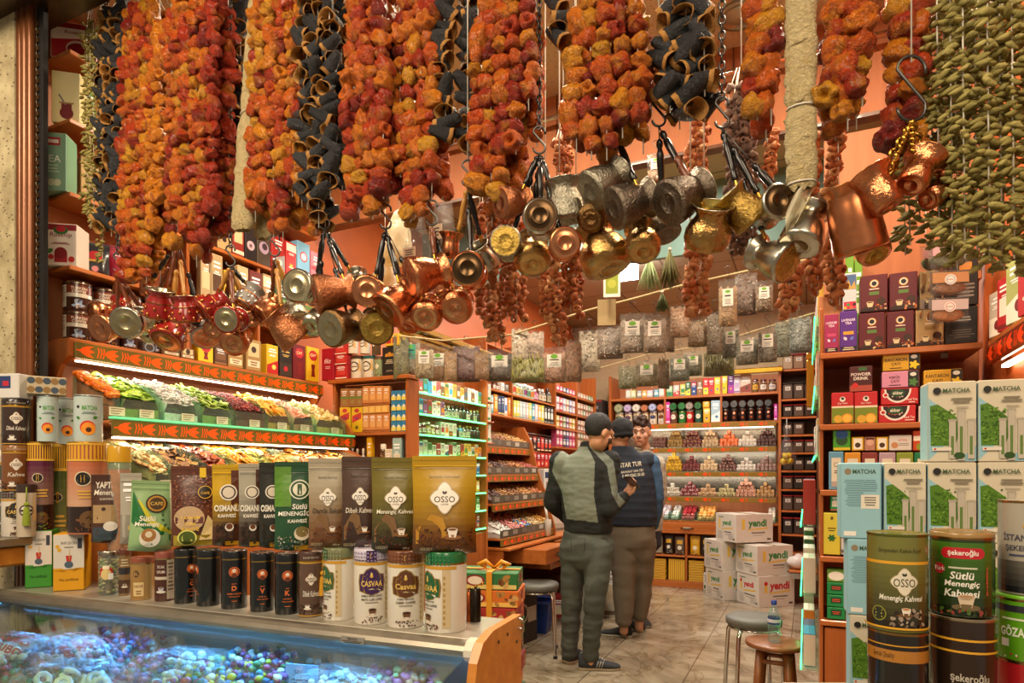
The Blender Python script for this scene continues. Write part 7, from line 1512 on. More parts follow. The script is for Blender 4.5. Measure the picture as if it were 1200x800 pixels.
t=thing('scoop','white plastic scoop leaning on the bottom nut tray','scoop',(-1.99,4.98,.80));m=MB();m.lathe([(.004,0),(.03,.02),(.034,.12),(.03,.15)],'#d0c8bc','gloss',14,o=(0,0,.0));m.obj('bowl',t);m=MB();m.tube([(0,0,.14),(-.02,0,.26)],.011,'#d0c8bc','gloss',8);m.obj('handle',t)
t=thing('basin','blue plastic basin on the worktop past the nut stand','basin',(-2.05,5.75,.801));m=MB();m.lathe([(.08,0),(.11,.10)],None,'blue_plastic',24,True,False);m.lathe([(.104,.10),(.074,.006)],None,'blue_plastic',24,False,True);m.obj('bowl',t);m=MB();m.tube([(.108*math.cos(i*.314),.108*math.sin(i*.314),.10)for i in range(20)],.006,None,'blue_plastic',6,False,True);m.obj('rim',t)
m=MB();m.ball((0,0,.06),.07,'#7ab0c8','gloss',12,8,(1,.8,.9),.5,3);m.obj('paper_packet',None,(-2.12,5.58,.80),0,'crumpled light blue packet behind the blue basin','packet')
t=thing('storage_crate','blue plastic crate on the floor behind the grey stool','crate',(-2.15,4.98,0),R(12));
m=MB();m.prism([(-.16,0),(.16,0),(.18,.26),(-.18,.26)],-.12,.12,None,'blue_plastic','Y');m.obj('body',t);m=MB();m.tube([(-.185,-.125,.26),(.185,-.125,.26),(.185,.125,.26),(-.185,.125,.26)],.011,None,'blue_plastic',6,False,True);m.obj('rim',t)
for i,(x,y,rz,w,d,h,c,z,lb,ar)in enumerate(((-2.1,5.45,20,.26,.2,.22,'#8a2420',0,'red carton with white print on the floor beside the blue crate',1),(-2.12,5.8,60,.3,.25,.34,'#a88a68',0,'tan cardboard box on the floor under the drawers',1),(-2.15,4.6,80,.3,.3,.40,'#2a221e',0,'black carton with ring logo under the pulled drawer',0),(-1.80,5.45,60,.22,.2,.40,'#b8b4a4',0,'white and green carton beside the man in jeans',4),(-1.70,5.86,20,.16,.3,.50,'#c0b8a8',0,'tall pale carton standing between the two men',1),(-2.2,4.36,80,.25,.3,.37,'#4a3a30',0,'brown carton under the nearest pulled drawer',1))):
 c2='#3a9a4a' if ar==4 else '#d8c8a8'
 carton(w,d,h,c,(lambda a,W,H:(a.disc(-W*.2,H*.6,H*.2,'#b8b0a0'),a.disc(-W*.2,H*.6,H*.15,'#2a221e'),a.rect(W*.05,W*.45,H*.4,H*.7,'#b8b0a8')))if ar==0 else gen_art(c,c2,'#6a5a4a',style=1)).obj('floor_carton',None,(x,y,z),R(rz),lb,'box')
def yendi(red,big):
 def f(a,w,h):
  c='#b82028' if red else '#2a7a3a'
  a.text('yendi',w*.08 if big else w*.05,h*.65,h*.34 if big else h*.24,c,.04,0,w*.66);a.pg([(-w*.2,h*.42),(w*.36,h*.48),(w*.37,h*.53),(-w*.19,h*.46)],'#d8b02a');a.rect(-w*.34,-w*.26,h*.46,h*.74,'#d8b84a');a.disc(-w*.30,h*.76,w*.05,'#d8b84a' if not red else '#b82028')
  a.lines(-w*.15,w*.35,h*.30,h*.38,1,'#5a5650');a.lines(-w*.1,w*.28,h*.23,h*.27,1,'#8a8680');a.rect(w*.34,w*.44,h*.08,h*.14,'#4a4640')
  if not big:a.lines(-w*.42,-w*.12,h*.08,h*.36,7,'#a8a29a');a.lines(w*.1,w*.4,h*.08,h*.3,6,'#a8a29a');a.lines(-w*.4,-w*.05,h*.84,h*.9,1,'#3a6a4a')
 return f
def yb(w,d,h,red):
 b=carton(w,d,h,'#cdc6ba',yendi(red,True));a=Art(b,'lside',d,w,h,'paper')
 a.mp=lambda u,v,k:(-w/2-.0001*k,-u,v)
 yendi(red,False)(a,d,h);b.box(-.03,.03,-d/2,d/2,h,h+.0006,'#b8a888','gloss');return b
BX=[((-.385,7.0),.42,.36,.31,0,True,'white box with large red lettering on the floor, nearest of the stack'),((-.745,7.20),.40,.34,.31,0,False,'white box with green lettering at the bottom by the delight display'),((-.40,7.01),.42,.36,.30,.312,False,'white box with green lettering in the middle, on the red-lettered box'),((-.76,7.21),.40,.34,.31,.312,False,'white box with green lettering in the middle, on the display side'),((-.60,7.09),.44,.36,.29,.626,False,'white box with green lettering topmost of the stack')]
for(x,y),w,d,h,z,red,lb in BX:yb(w,d,h,red).obj('cardboard_box',None,(x,y,z),R(40),lb,'box','white cardboard boxes')
t=thing('drawer_table','low pulled-out wooden drawer shelf with metal runners beside the white boxes','drawer',(-.02,7.0,0));panel(t,'top',-.16,.10,6.8,7.48,.36,.38,'wood_cross');panel(t,'runner',-.14,.10,6.805,6.82,.30,.355,'chrome');panel(t,'support',-.15,.10,7.2,7.48,0,.355,'dark_wood')
m=MB();m.ball((0,0,.075),.085,'#d0c8c4','gloss',14,10,(1.1,.9,.85),.4,4);m.obj('carrier_bag',None,(-.08,6.92,.381),0,'crumpled white carrier bag lying on the low drawer','bag')
m=MB();m.ball((0,0,.07),.11,None,'film',16,10,(1.3,.8,.7),.6,5);m.obj('film_bundle',None,(.02,7.15,.381),0,'crumpled clear film on the low drawer behind the carrier bag','plastic film')
def metal_stool(x,y,h,r,lab):
 t=thing('metal_stool',lab,'stool',(x,y,0),R(20));m=MB();m.lathe([(r*.9,h-.055),(r,h-.045),(r*1.01,h-.015),(r*.95,h-.003),(r*.5,h),(.001,h)],None,'leather_grey',32,True,False);m.obj('seat',t)
 m=MB();m.tube([(r*.88*math.cos(i*.2618),r*.88*math.sin(i*.2618),h-.065)for i in range(24)],.008,None,'chrome',8,False,True);m.obj('seat_ring',t)
 for k in range(4):
  a=R(45+90*k);c,s=math.cos(a),math.sin(a);m=MB();pts=[(c*r*q,s*r*q,z)for q,z in((.45,h-.062),(.8,h-.064),(.98,h-.075),(1.06,h-.11),(1.10,h-.2),(1.22,.02),(1.225,.0))]
  m.tube(pts,.0125,None,'chrome',10);l=m.obj('leg',t);m=MB();m.lathe([(.016,0),(.016,.02)],None,'black_rubber',10,o=(c*r*1.225,s*r*1.225,0));m.obj('rubber_foot',l)
metal_stool(-1.83,4.36,.53,.165,'grey-topped chrome stool beside the man in jeans')
metal_stool(-.28,3.95,.51,.155,'grey-topped chrome stool behind the wooden stool')
t=thing('wooden_stool','small round walnut stool carrying a water bottle','stool',(-.15,3.62,0));m=MB();m.lathe([(.12,.425),(.145,.43),(.15,.44),(.148,.452),(.14,.456),(.001,.456)],None,'walnut',32,True,False);m.obj('seat',t)
for k in range(4):
 a=R(40+90*k);m=MB();m.tube([(.09*math.cos(a),.09*math.sin(a),.43),(.135*math.cos(a),.135*math.sin(a),0)],[.022,.018],None,'walnut',8);m.obj('leg',t)
m=MB()
for k in range(4):a,b=R(40+90*k),R(130+90*k);m.tube([(.1*math.cos(a),.1*math.sin(a),.36),(.1*math.cos(b),.1*math.sin(b),.36)],.012,None,'walnut',6)
m.obj('apron',t)
t=thing('water_bottle','small clear water bottle with blue cap standing on the walnut stool','bottle',(-.155,3.60,.457));m=MB();pr=[(.026,0),(.031,.006),(.031,.03),(.0295,.035),(.031,.04),(.031,.06),(.0295,.065),(.031,.07),(.031,.135),(.024,.165),(.0125,.185),(.0125,.20)];m.lathe(pr,None,'pet',24,True,False);m.obj('body',t)
m=MB();m.lathe([(.0145,.196),(.0145,.216),(.012,.218)],'#1a3a9a','gloss',18);m.obj('cap',t);m=MB();m.lathe([(.0316,.095),(.0316,.132)],'#2a4a8a','gloss',24,False,False);m.lathe([(.0318,.105),(.0318,.122)],'#d8dce4','gloss',24,False,False);m.obj('label',t)
SB=thing('wooden_stand','plain wooden stand under the stacked sweets boxes','stand',(-1.06,2.02,0));panel(SB,'body',-1.18,-.92,1.92,2.14,0,.455)
def sweets_box(base,c2):return lambda a,w,h:(a.rect(-w*.48,w*.48,h*.04,h*.3,c2),a.disc(-w*.1,h*.55,h*.34,'#8a1a20',sx=1.7),a.disc(-w*.1,h*.55,h*.25,'#e8d8c0',sx=1.8),a.beans(w*.15,w*.46,h*.1,h*.8,8,['#c89a58','#a87838','#7a4a20'],h*.22,rg),a.lines(-w*.44,-w*.26,h*.5,h*.8,2,'#f0e8d8'))
gb=[('#7a1a1c','#c87838','dark red'),('#2a5a2a','#c89a48','deep green'),('#c8581c','#e8a848','orange'),('#8a1f20','#c88a48','red'),('#3a1f18','#a86838','dark brown'),('#2f6a2f','#d8b060','green'),('#a02420','#d89a50','bright red'),('#cc6a20','#e8b858','light orange'),('#2a6a34','#d8c070','leaf green')]
for i,(c,c2,nm)in enumerate(gb):
 b=carton(.25,.17,.058,c,sweets_box(c,c2));s=Art(b,'side',.25,.17,.058);s.beans(-.07,.07,.008,.05,14,['#c89a58','#a87838','#e0c080'],.010,rg);s.disc(0,.034,.018,'#8a1a20',sx=1.5)
 tp=Art(b,'top',.25,.17,.058);tp.disc(.02,.085,.035,'#8a1a20',sx=1.5);tp.disc(.02,.085,.027,'#d8c0a0',sx=1.6)
 b.obj('sweets_box',None,(-1.05+.006*(i%2),2.03,.457+i*.0605),R(14+(i%3)*2),'%s box of sweets, %s from the top of the ribboned stack'%(nm,ORD[8-i]),'box','boxes of sweets in the ribboned stack')
zt=.457+9*.0605;t=thing('ribbon','gold ribbon with bow tied round the top sweets boxes','ribbon',(-1.05,2.03,zt),R(15));simple('ribbon_gold','#d8901c',.4);m=MB();m.box(.02,.04,-.088,.088,.0,.002,None,'ribbon_gold');m.box(.02,.04,-.09,-.087,-.19,.002,None,'ribbon_gold');m.box(-.126,.126,-.01,.01,.0,.002,None,'ribbon_gold');m.obj('band',t)
m=MB()
for sg in(-1,1):m.tube([(.03,0,.004),(.03+sg*.03,-.01,.028),(.03+sg*.055,-.005,.018),(.03+sg*.03,.005,.003)],[.004,.009,.009,.004],None,'ribbon_gold',8)
m.obj('bow',t)
t=thing('ribbon','pink ribbon hanging down the side of the lower sweets boxes','ribbon',(-.935,1.955,.80));m=MB();m.box(-.008,.008,-.002,.0,-.28,.0,'#d8808a','gloss');m.obj('band',t)
m=MB();m.box(-2.1,XR+.03,2.98,3.98,2.12,2.15,None,'gold_trim',.004);m.box(-2.1,XR+.05,2.96,3.98,2.15,2.19,None,'gold_trim',.008);m.box(-2.1,XR+.02,2.99,3.98,2.09,2.12,None,'gold_trim',.003);m.obj('hanging_gold_cornice',None,label='gilded cornice running above the green-lit shelves',cat='cornice')
# shelf unit facing the passage on the aisle's other side
YU=2.7
ux0,ux1=at_y(961,500,YU).x,.56
zr=[at_y(975,y,YU).z for y in(413,497,574,652,727)]
RU=thing('shelf_unit','cherry shelf unit of boxed teas and coffees facing the passage','shelving',(0,0,0))
boards(RU,'shelf',ux0,ux1,YU,3.0,zr,.022,'wood_cross');panel(RU,'side_panel',ux0,ux0+.012,YU+.01,3.0,0,1.98);panel(RU,'back_panel',ux0,ux1+.05,3.0,3.012,0,2.1,'panel');panel(RU,'header_panel',ux0+.02,ux1+.05,2.95,2.99,at_y(1040,318,YU).z,2.75,'panel');panel(RU,'door',ux0+.016,ux1,YU+.004,YU+.022,0,zr[4]-.03)
for y in(1040,1108):x=at_y(y,420,YU).x;m=MB();m.box(x-.011,x+.011,YU+.02,YU+.03,zr[0]-.045,zr[0]-.025,'#3a2a20','metal');m.obj('bracket',RU)
def choco(c):return lambda a,w,h:(a.disc(0,h*.76,w*.17,'#d8942a'),a.disc(0,h*.76,w*.135,'#f0e8e0'),a.disc(0,h*.76,w*.10,'#2a1a14'),a.lines(-w*.2,w*.2,h*.58,h*.64,1,'#e0c8b8'),a.rect(-w*.18,w*.18,h*.45,h*.54,'#5a7a3a' if c!='#a8865a' else '#8a6a3a'),a.rect(-w*.48,w*.48,h*.01,h*.10,'#2a120c'),a.cup(-w*.15,h*.2,w*.14,'#d8c49a','#5a3018','#3a2014'),a.disc(w*.26,h*.27,w*.16,'#3a1f12'),a.beans(w*.05,w*.46,h*.03,h*.2,10,['#c8703a','#e0b080','#8a4a24'],w*.06,rg))
def lav(c):return lambda a,w,h:(a.text('LAVENDER',0,h*.78,h*.06,'#ecdcf0',.02,0,w*.8),a.text('TEA',0,h*.70,h*.06,'#ecdcf0',.02),a.rect(-w*.3,w*.3,h*.42,h*.5,'#e0a030' if c!='#a02a5a' else '#c84a7a'),a.leaf(-w*.1,h*.28,w*.3,2.2,'#e8d8e8'),a.leaf(w*.1,h*.28,w*.3,.9,'#6a7ad0'),a.rect(-w*.46,w*.46,h*.02,h*.13,'#2a1a2a'),a.lines(-w*.4,w*.4,h*.03,h*.12,2,'#d8c8a0'))
W_='on the tea unit'
row('Y',YU+.005,zr[0]+.001,[(966,983,368,'box','magenta lavender tea carton at the aisle corner','#a02a5a',lav('#a02a5a')),(984,1005,364,'box','violet lavender tea carton','#5a2a8a',lav('#5a2a8a')),(1006,1038,366,'box','dark red chocolate coffee box low, aisle side','#5c1520',choco(0)),(1039,1072,364,'box','dark red chocolate coffee box low, wall side','#5c1520',choco(0)),(1073,1107,362,'box','tan kraft coffee box with cup below the sachets','#a8865a',choco('#a8865a')),(1108,1147,359,'box','black coffee box with small print','#221d1b',lambda a,w,h:(a.lines(-w*.3,w*.3,h*.6,h*.75,2,'#a8a098'),a.rect(-w*.44,w*.44,h*.1,h*.45,'#2f2a28'),a.lines(-w*.4,w*.4,h*.15,h*.4,4,'#6a6058')))],W_,None,.1,count=False)
def up(i,px0,px1,yt,yb_,base,art,lab,d=.09):return box_at(px0,px1,yt,yb_,YU+.012,d,base,art,lab,'carton','box',None,None,.004)
up(0,1008,1041,323,366,'#5c1520',choco(0),'dark red chocolate coffee box high, aisle side');up(0,1042,1076,320,364,'#5c1520',choco(0),'dark red chocolate coffee box high, wall side');up(0,1078,1106,318,362,'#a8865a',choco('#a8865a'),'tan coffee box behind the hanging sachets');up(0,1109,1147,300,359,'#221d1b',lambda a,w,h:(a.rect(-w*.1,w*.3,h*.7,h*.85,'#d88a2a'),a.lines(-w*.2,w*.4,h*.15,h*.45,4,'#8a8078')),'black box with an orange mark behind the hanging sachets')
up(0,988,1004,321,364,'#c8d0d8',lambda a,w,h:(a.rect(-w*.46,w*.46,h*.55,h*.95,'#4a6a9a'),a.pg([(-w*.4,h*.56),(-w*.1,h*.82),(w*.1,h*.62),(w*.35,h*.78),(w*.45,h*.56)],'#c8a050'),a.rect(-w*.46,w*.46,h*.02,h*.22,'#c82a4a'),[a.disc(w*(-.35+.23*k),h*(.06+.08*(k%2)),w*.12,['#e0b02a','#3a9a4a','#e06a2a','#1f1a1a'][k])for k in range(4)]),'tall narrow box with a rock-valley photo on the violet carton',.04)
for i,(a,b,t_)in enumerate(((991,1000,300),(1001,1010,306))):
 p0,p1=at_y(a,t_,YU+.2),at_y(b,t_,YU+.2);carton(p1.x-p0.x,.06,p0.z-zr[0]-.001,'#6aa02a',gen_art('#6aa02a','#a8c848','#e8e8c0',style=4)).obj('carton',None,((p0.x+p1.x)/2,YU+.2,zr[0]+.001),0,'bright green carton behind the chocolate coffee boxes, %s from the aisle'%ORD[i],'box')
for c_ in range(4):
 t=thing('hanging_sachet_strip','strip of three clear spice sachets, %s'%('front strip facing the passage','first strip behind the front one','second strip behind the front one','last strip behind the front one')[c_],'sachets',at_y(1112-c_*9,375,YU-.10+c_*.045),R(14 if c_==0 else 52),'spice sachet strips')
 for k,cc in enumerate(('#b06a2a','#8a5a34','#4f5a34')):
  w,h=(.125,.088)if c_==0 else(.10,.088);z=k*.092-.01
  m=MB();th=pouch_xy(w,h,.014);a=pouch(w,h,.016,None,None,'film');a.m=['film']*len(a.m);s_=a.obj('sachet',t,(0,-.004*k,z));m=MB();m.ball((0,0,h*.3),.03,cc,'food',14,8,(w*.4/.03,.17,h*.24/.03),.2,k);m.obj('spice',s_)
  m=MB();a=Art(m,'flat',w,.017,h,'paper');a.rect(-w*.45,w*.45,h*.5,h*.9,['#c8b8b8','#b88a60','#d0a8b0'][k]);a.disc(0,h*.62,.018,'#ece8e4');a.disc(0,h*.62,.014,['#c83a4a','#6a8aa8','#c84a4a'][k]);a.disc(0,h*.62,.012,'#ece8e4');a.text('BAHARAT',0,h*.62,.005,'#5a3a3a',.01,0,.02);m.obj('label',s_)
 m=MB();m.tube([(0,0,.27),(0,0,.42)],.0016,None,'string',5);m.obj('cord',t)
def tea_l(t1,t2,c2,tc):return lambda a,w,h:(a.rect(w*.2,w*.49,h*.02,h*.98,'#1f1d1a'),a.text(t1,-w*.15,h*.66,h*.2,tc,.02,0,w*.6),a.text(t2,-w*.15,h*.38,h*.2,tc,.02,0,w*.5),a.lines(-w*.35,w*.05,h*.1,h*.2,1,tc),a.disc(w*.34,h*.78,h*.12,'#e0dcd0',sx=1.4),[a.leaf(w*.34,h*.3,h*.28,q*1.25,c2)for q in range(5)])
def akbar(a,w,h):a.pg([(-w*.05+h*.72*math.cos(R(180+15*i)),h*.96+h*.85*math.sin(R(180+15*i)))for i in range(13)],'#ece4dc');a.pg([(-w*.05+h*.62*math.cos(R(180+15*i)),h*.96+h*.74*math.sin(R(180+15*i)))for i in range(13)],'#2a1a1c');a.beans(-w*.22,w*.12,h*.45,h*.9,24,['#a82a2a','#4a3a5a','#c86a4a','#d8c8b8'],h*.07,rg);a.disc(-w*.05,h*.72,h*.24,'#1f4a2a',sx=1.7);a.text('akbar',-w*.05,h*.72,h*.2,'#ece4d0',.02,0,w*.28);a.disc(-w*.38,h*.6,h*.16,'#ece4dc');a.disc(-w*.38,h*.6,h*.10,'#c02428');a.text('Red Tea',w*.33,h*.3,h*.13,'#f0e4dc',.01,0,w*.28);a.lines(w*.2,w*.45,h*.08,h*.18,1,'#f0d8d0')
def apple(a,w,h):a.rect(-w*.49,w*.49,h*.5,h*.56,'#e8d8c0');a.rect(-w*.49,w*.49,h*.01,h*.5,'#7a8a2a');a.disc(w*.2,h*.16,w*.25,'#e0942a');a.disc(w*.2,h*.16,w*.19,'#e8b84a');a.disc(-w*.2,h*.14,w*.2,'#d8a83a');a.disc(0,h*.78,w*.13,'#ece4dc');a.disc(0,h*.80,w*.07,'#2a3a2a');a.text('Çay Vakti',0,h*.64,h*.07,'#f0e0d8',.01,.2,w*.8)
S2=[(974,1001,461,497,'#c0262a',apple,'red fruit tea carton with orange slices at the aisle end'),(1001,1029,460,497,'#c0262a',apple,'red fruit tea carton with orange slices beside the teacup boxes'),(1029,1074,476,496,'#c02428',akbar,'lower red tea box with a big white teacup'),(1032,1077,456,475,'#c02428',akbar,'upper red tea box with a big white teacup'),(1033,1078,436,455,'#d08aa8',tea_l('KEKİK','ÇAYI','#4a7a3a','#4a1a2a'),'pink thyme tea box on the red teacup boxes'),(1034,1079,415.5,435,'#cc9a20',tea_l('KANTARON','ÇAYI','#e8c020','#3a2408'),'yellow St John\'s wort tea box topmost on the pink one'),(1082,1129,434,455,'#cc9a20',tea_l('KANTARON','ÇAYI','#e8c020','#3a2408'),'yellow St John\'s wort tea box behind the matcha boxes'),(1080,1127,456,475,'#d08aa8',tea_l('GÜL','ÇAYI','#a82a4a','#4a1a2a'),'pink tea box under the second yellow one'),(1076,1125,476,496,'#d8d0c8',tea_l('ADA','ÇAYI','#6a8a5a','#b82a2a'),'white and red tea box on the second shelf behind matcha boxes')]
for a,b,t_,b_,c,ar,lb in S2:up(0,a,b,t_,b_,c,ar,lb,.08)
up(0,995,1023,430,460,'#4a1a1c',lambda a,w,h:(a.rect(-w*.1,w*.25,h*.82,h*.95,'#3a6a3a'),a.text('POWDER',0,h*.68,h*.12,'#e8dcd0',.02,0,w*.9),a.text('DRINK',0,h*.52,h*.12,'#e8dcd0',.02,0,w*.7),a.rect(-w*.48,w*.48,h*.02,h*.25,'#a8483a'),a.disc(-w*.25,h*.25,w*.13,'#c82a2a')),'dark red powder drink carton standing on the fruit tea cartons',.05)
def label_box(c,oval=True):return lambda a,w,h:(a.rect(-w*.32,w*.32,h*.08,h*.84,'#e4dac4'),a.disc(0,h*.66,w*.17,'#3a3028'),a.disc(0,h*.66,w*.13,'#e4dac4'),a.lines(-w*.15,w*.15,h*.42,h*.52,2,'#6a5a4a'),a.rect(-w*.32,w*.32,h*.08,h*.22,'#b8a8a0'))
row('Y',YU+.008,zr[2]+.001,[(971,989,529,'box','pale blue boxed soap carton','#6aa0c0',label_box(0)),(989.5,1009,530,'box','orange boxed soap carton','#d8922a',label_box(0)),(1010,1029,530,'box','maroon boxed soap carton','#8a3a34',label_box(0)),(1030,1050,530,'box','lilac boxed soap carton','#b89aa8',label_box(0)),(1050.5,1071,530,'box','olive boxed soap carton','#8a9a34',label_box(0)),(1071.5,1092,530,'box','green boxed soap carton','#1f7a4a',label_box(0))],'on the third shelf','soap cartons on the third shelf',.08,count=False)
for a,b,t_,c,ar,lb in((976,997,505,'#4a9a2a',lambda a,w,h:(a.disc(0,h*.5,w*.34,'#2a4a2a'),a.disc(0,h*.8,w*.3,'#2a5a9a',sx=1.2),a.rect(-w*.48,w*.48,h*.02,h*.15,'#e0c030')),'green herbal carton with dark figure atop the soap cartons'),(998,1012.5,513,'#d8a81c',lambda a,w,h:(a.rect(-w*.36,w*.36,h*.1,h*.9,'#f0e8d8'),a.disc(0,h*.4,w*.24,'#4a3020')),'small yellow carton with arched picture, aisle side'),(1013,1026,513,'#b8806a',lambda a,w,h:(a.disc(0,h*.6,w*.34,'#d8a890'),a.rect(-w*.4,w*.4,h*.8,h*.95,'#5a2a20')),'small carton with a portrait picture'),(1026.5,1041,513,'#d8a81c',lambda a,w,h:(a.rect(-w*.36,w*.36,h*.1,h*.9,'#f0e8d8'),a.disc(0,h*.4,w*.24,'#4a3020')),'small yellow carton with arched picture, wall side'),(1041.5,1069,511,'#d8d0c8',lambda a,w,h:(a.disc(-w*.25,h*.35,h*.2,'#c88a5a'),a.text('arnica',w*.1,h*.7,h*.14,'#c83a3a',.01,0,w*.4),a.lines(-w*.1,w*.4,h*.3,h*.5,2,'#9a9088')),'white soap carton with little picture atop the soap row'),(1070,1088,506,'#c8481c',lambda a,w,h:(a.rect(-w*.48,w*.48,h*.5,h*.75,'#f0e4d0'),a.disc(0,h*.2,w*.3,'#8a9a2a')),'orange-red henna carton next to the matcha boxes')):
 up(0,a,b,t_,529,c,ar,lb,.06)
up(0,964.5,985,602,651,'#d8c840',lambda a,w,h:(a.leaf(0,h*.82,w*.3,1.5,'#6a5a1a'),a.lines(-w*.3,w*.3,h*.55,h*.66,2,'#6a5a1a'),[a.leaf(0,h*.4,w*.26,q*1.05,'#2a6a2a')for q in range(6)]),'tall yellow carton with a green wreath at the aisle edge');up(0,985.5,1000,602,651,'#d8d0d0',gen_art('#d8d0d0','#b8a8b0','#6a5a6a',style=1),'white carton beside the tall yellow wreath carton')
up(0,973,986,581,600,'#1f8a4a',gen_art('#1f8a4a','#e8e0d0','#c83a3a',style=1),'small emerald carton lying on the tall yellow carton')
for i in range(4):up(0,969,991,669+i*14.6,683+i*14.6,'#1f8a4a' if i else '#6a9a3a',(lambda a,w,h:(a.rect(-w*.3,w*.3,h*.3,h*.8,'#1a4a2a'),a.lines(-w*.26,w*.26,h*.4,h*.7,2,'#d84a3a')))if i else(lambda a,w,h:a.disc(0,h*.5,h*.38,'#f0ece0',sx=1.6)),'little green soap box, %s from the top of a stack of four'%ORD[i])
m=MB();m.box(0,.05,-.02,.0,0,.02,None,'chrome');m.obj('lock_latch',RU,(ux0+.14,YU+.0,zr[4]-.16))
SL=thing('side_ledges','narrow glass ledges with green light on the aisle side of the tea unit','shelving',(0,0,0));panel(SL,'back_panel',.098,.11,3.02,4.3,.0,2.2,'panel')
for k,z in enumerate((2.02,1.72,1.42,1.12,.82,.5)):
 x0=.035 if k<3 else-.02;m=MB();m.box(x0,.098,3.02,4.3,z-.008,z,None,'acrylic');m.obj('glass_ledge',SL);led(SL,'light_edge',x0-.005,x0,3.02,4.3,z-.009,z+.001,'led_green')
 for q in range(6):c=rg.choice(pal);h=rg.uniform(.12,.22);carton(.17,.05,h,c,gen_art(c,rg.choice(pal),rg.choice(pal)),rg.choice(pal)).obj('slim_carton',None,(x0+.032,3.13+q*.2,z+.001),R(-90),'thin end-on carton, %s along the %s green aisle ledge'%(ORD[q],ORD[k]),'box','cartons on the green aisle ledges')
m=MB();m.box(.0,.30,5.9,5.96,2.30,2.36,None,'gold_trim',.008);m.box(.0,.06,5.9,5.96,1.9,2.30,None,'gold_trim',.008);m.obj('hanging_gilded_frame',None,label='gilded frame corner behind the dried fruit strings on the aisle side',cat='frame')
XW=.57
WD=thing('wall_display','cherry wall display with red-lit tulip board at the picture edge','display case',(0,0,0));zw=at_x(1160,398,XW).z;y0w=1.72
panel(WD,'shelf',XW,.70,y0w,2.68,zw-.02,zw,'wood_long');panel(WD,'back_panel',.70,.715,y0w,2.68,.9,zw+.6,'panel');ornament(WD,2.66-y0w,.07,(XW,(2.66+y0w)/2,zw-.09),R(-90),'#ff4a1e','#7a2a10',.11);led(WD,'light_strip',XW+.02,XW+.04,y0w,2.6,zw-.105,zw-.095,'led_white');panel(WD,'shelf',XW-.08,.70,y0w,2.66,1.48,1.50,'wood_long')
m=MB()
for q in range(60):y=rg.uniform(y0w,2.6);m.tube([(XW-.06,y,1.52),(XW+.05,y+.02,1.55+.04*rg.random()),(.69,y+.03,1.62)],.008,rg.choice(['#8a8468','#9a9478','#7a745a']),'food',5)
m.obj('dried_stalks',None,label='heap of grey-green dried stalks under the lit tulip board',cat='dried herbs',kind='stuff')
for i,(yy,w,h,c,nm)in enumerate(((2.60,.10,.15,'#c8b8a8','white'),(2.50,.10,.17,'#b82a30','red'),(2.39,.11,.20,'#a8b068','pale green'),(2.27,.11,.21,'#b82a30','red and white'),(2.15,.11,.22,'#d8c02a','yellow'),(2.03,.11,.22,'#c8581c','orange'))):carton(w,.05,h,c,gen_art(c,'#f0e8d8','#7a2a2a',style=i%5)).obj('carton',None,(XW+.03,yy,zw+.001),R(-78),'%s tea carton, %s from the shelf unit above the red-lit board'%(nm,ORD[i]),'box','tea cartons over the red-lit board')
q0=at_d(1110,600,1.17);RC=thing('side_counter','plain pale counter carrying the matcha boxes and big tins','counter',(q0.x,q0.y,0),YAW);panel(RC,'body',q0.x-.20,q0.x+.32,q0.y-.26,q0.y+.22,0,.86,'white_metal');panel(RC,'top',q0.x-.21,q0.x+.33,q0.y-.27,q0.y+.23,.86,.885,'white_metal')
def matcha(back=False):
 def f(a,w,h):
  cr,bl,gr='#cfc6ae','#8fbcc8','#4f7a1c'
  if back:a.lines(-w*.42,w*.1,h*.42,h*.78,16,'#5f8590');a.lines(w*.02,w*.42,h*.62,h*.78,6,'#5f8590');a.rect(w*.0,w*.44,h*.4,h*.58,'#e0d8c8');a.lines(w*.05,w*.4,h*.43,h*.56,4,'#6a6a60');a.rect(-w*.42,-w*.12,h*.04,h*.1,'#e8e4dc')
  else:
   a.rect(-w*.49,w*.49,h*.01,h*.99,cr);a.pg([(-w*.49,h*.99),(-w*.49,h*.80),(w*.02,h*.56),(w*.02,h*.3),(-w*.49,h*.02)],bl);a.pg([(w*.49,h*.01),(w*.1,h*.01),(w*.49,h*.2)],bl)
   a.pg([(-w*.46,h*.70),(-w*.3,h*.72),(-w*.05,h*.62),(w*.1,h*.55),(w*.12,h*.3),(w*.06,h*.2),(-w*.44,h*.2)],gr);a.beans(-w*.42,w*.06,h*.22,h*.66,110,['#3f6a14','#5f8a24','#6f9a30','#34580f'],w*.035,rg)
   for u,v,q in((-.02,.04,.5),(.16,.02,.62),(.36,.04,.5)):a.rect(w*(u-.05),w*(u+.09),h*v,h*q,'#b8b0a0');a.rect(w*(u-.065),w*(u+.105),h*q,h*(q+.03),'#a8a090');a.text('',0,0,1,'#fff');a.rect(w*(u-.01),w*(u+.05),h*(v+.05),h*(q-.18),'#5f7a3a')
   a.rect(-w*.42,-w*.02,h*.14,h*.18,'#dcd4c4');a.disc(-w*.36,h*.16,h*.012,'#b82a2a');a.lines(-w*.05,w*.42,h*.72,h*.80,2,'#7a7460');a.lines(w*.0,w*.4,h*.665,h*.69,1,'#a09a88');a.disc(w*.14,h*.08,w*.08,'#2a4a1a',sx=1.4)
  a.disc(-w*.32,h*.885,w*.085,'#22221f' if not back else '#8a7a60');a.text('MATCHA',w*.08,h*.885,h*.058,'#3f5a3a',.02,0,w*.56)
 return f
CO=[(985,1034),(1035.5,1085.5),(1087,1145),(1146.5,1204)];RZM=R(5);q1=at_d(1110,600,1.27);e1=Vector((math.cos(RZM),math.sin(RZM),0));n1=Vector((-e1.y,e1.x,0))
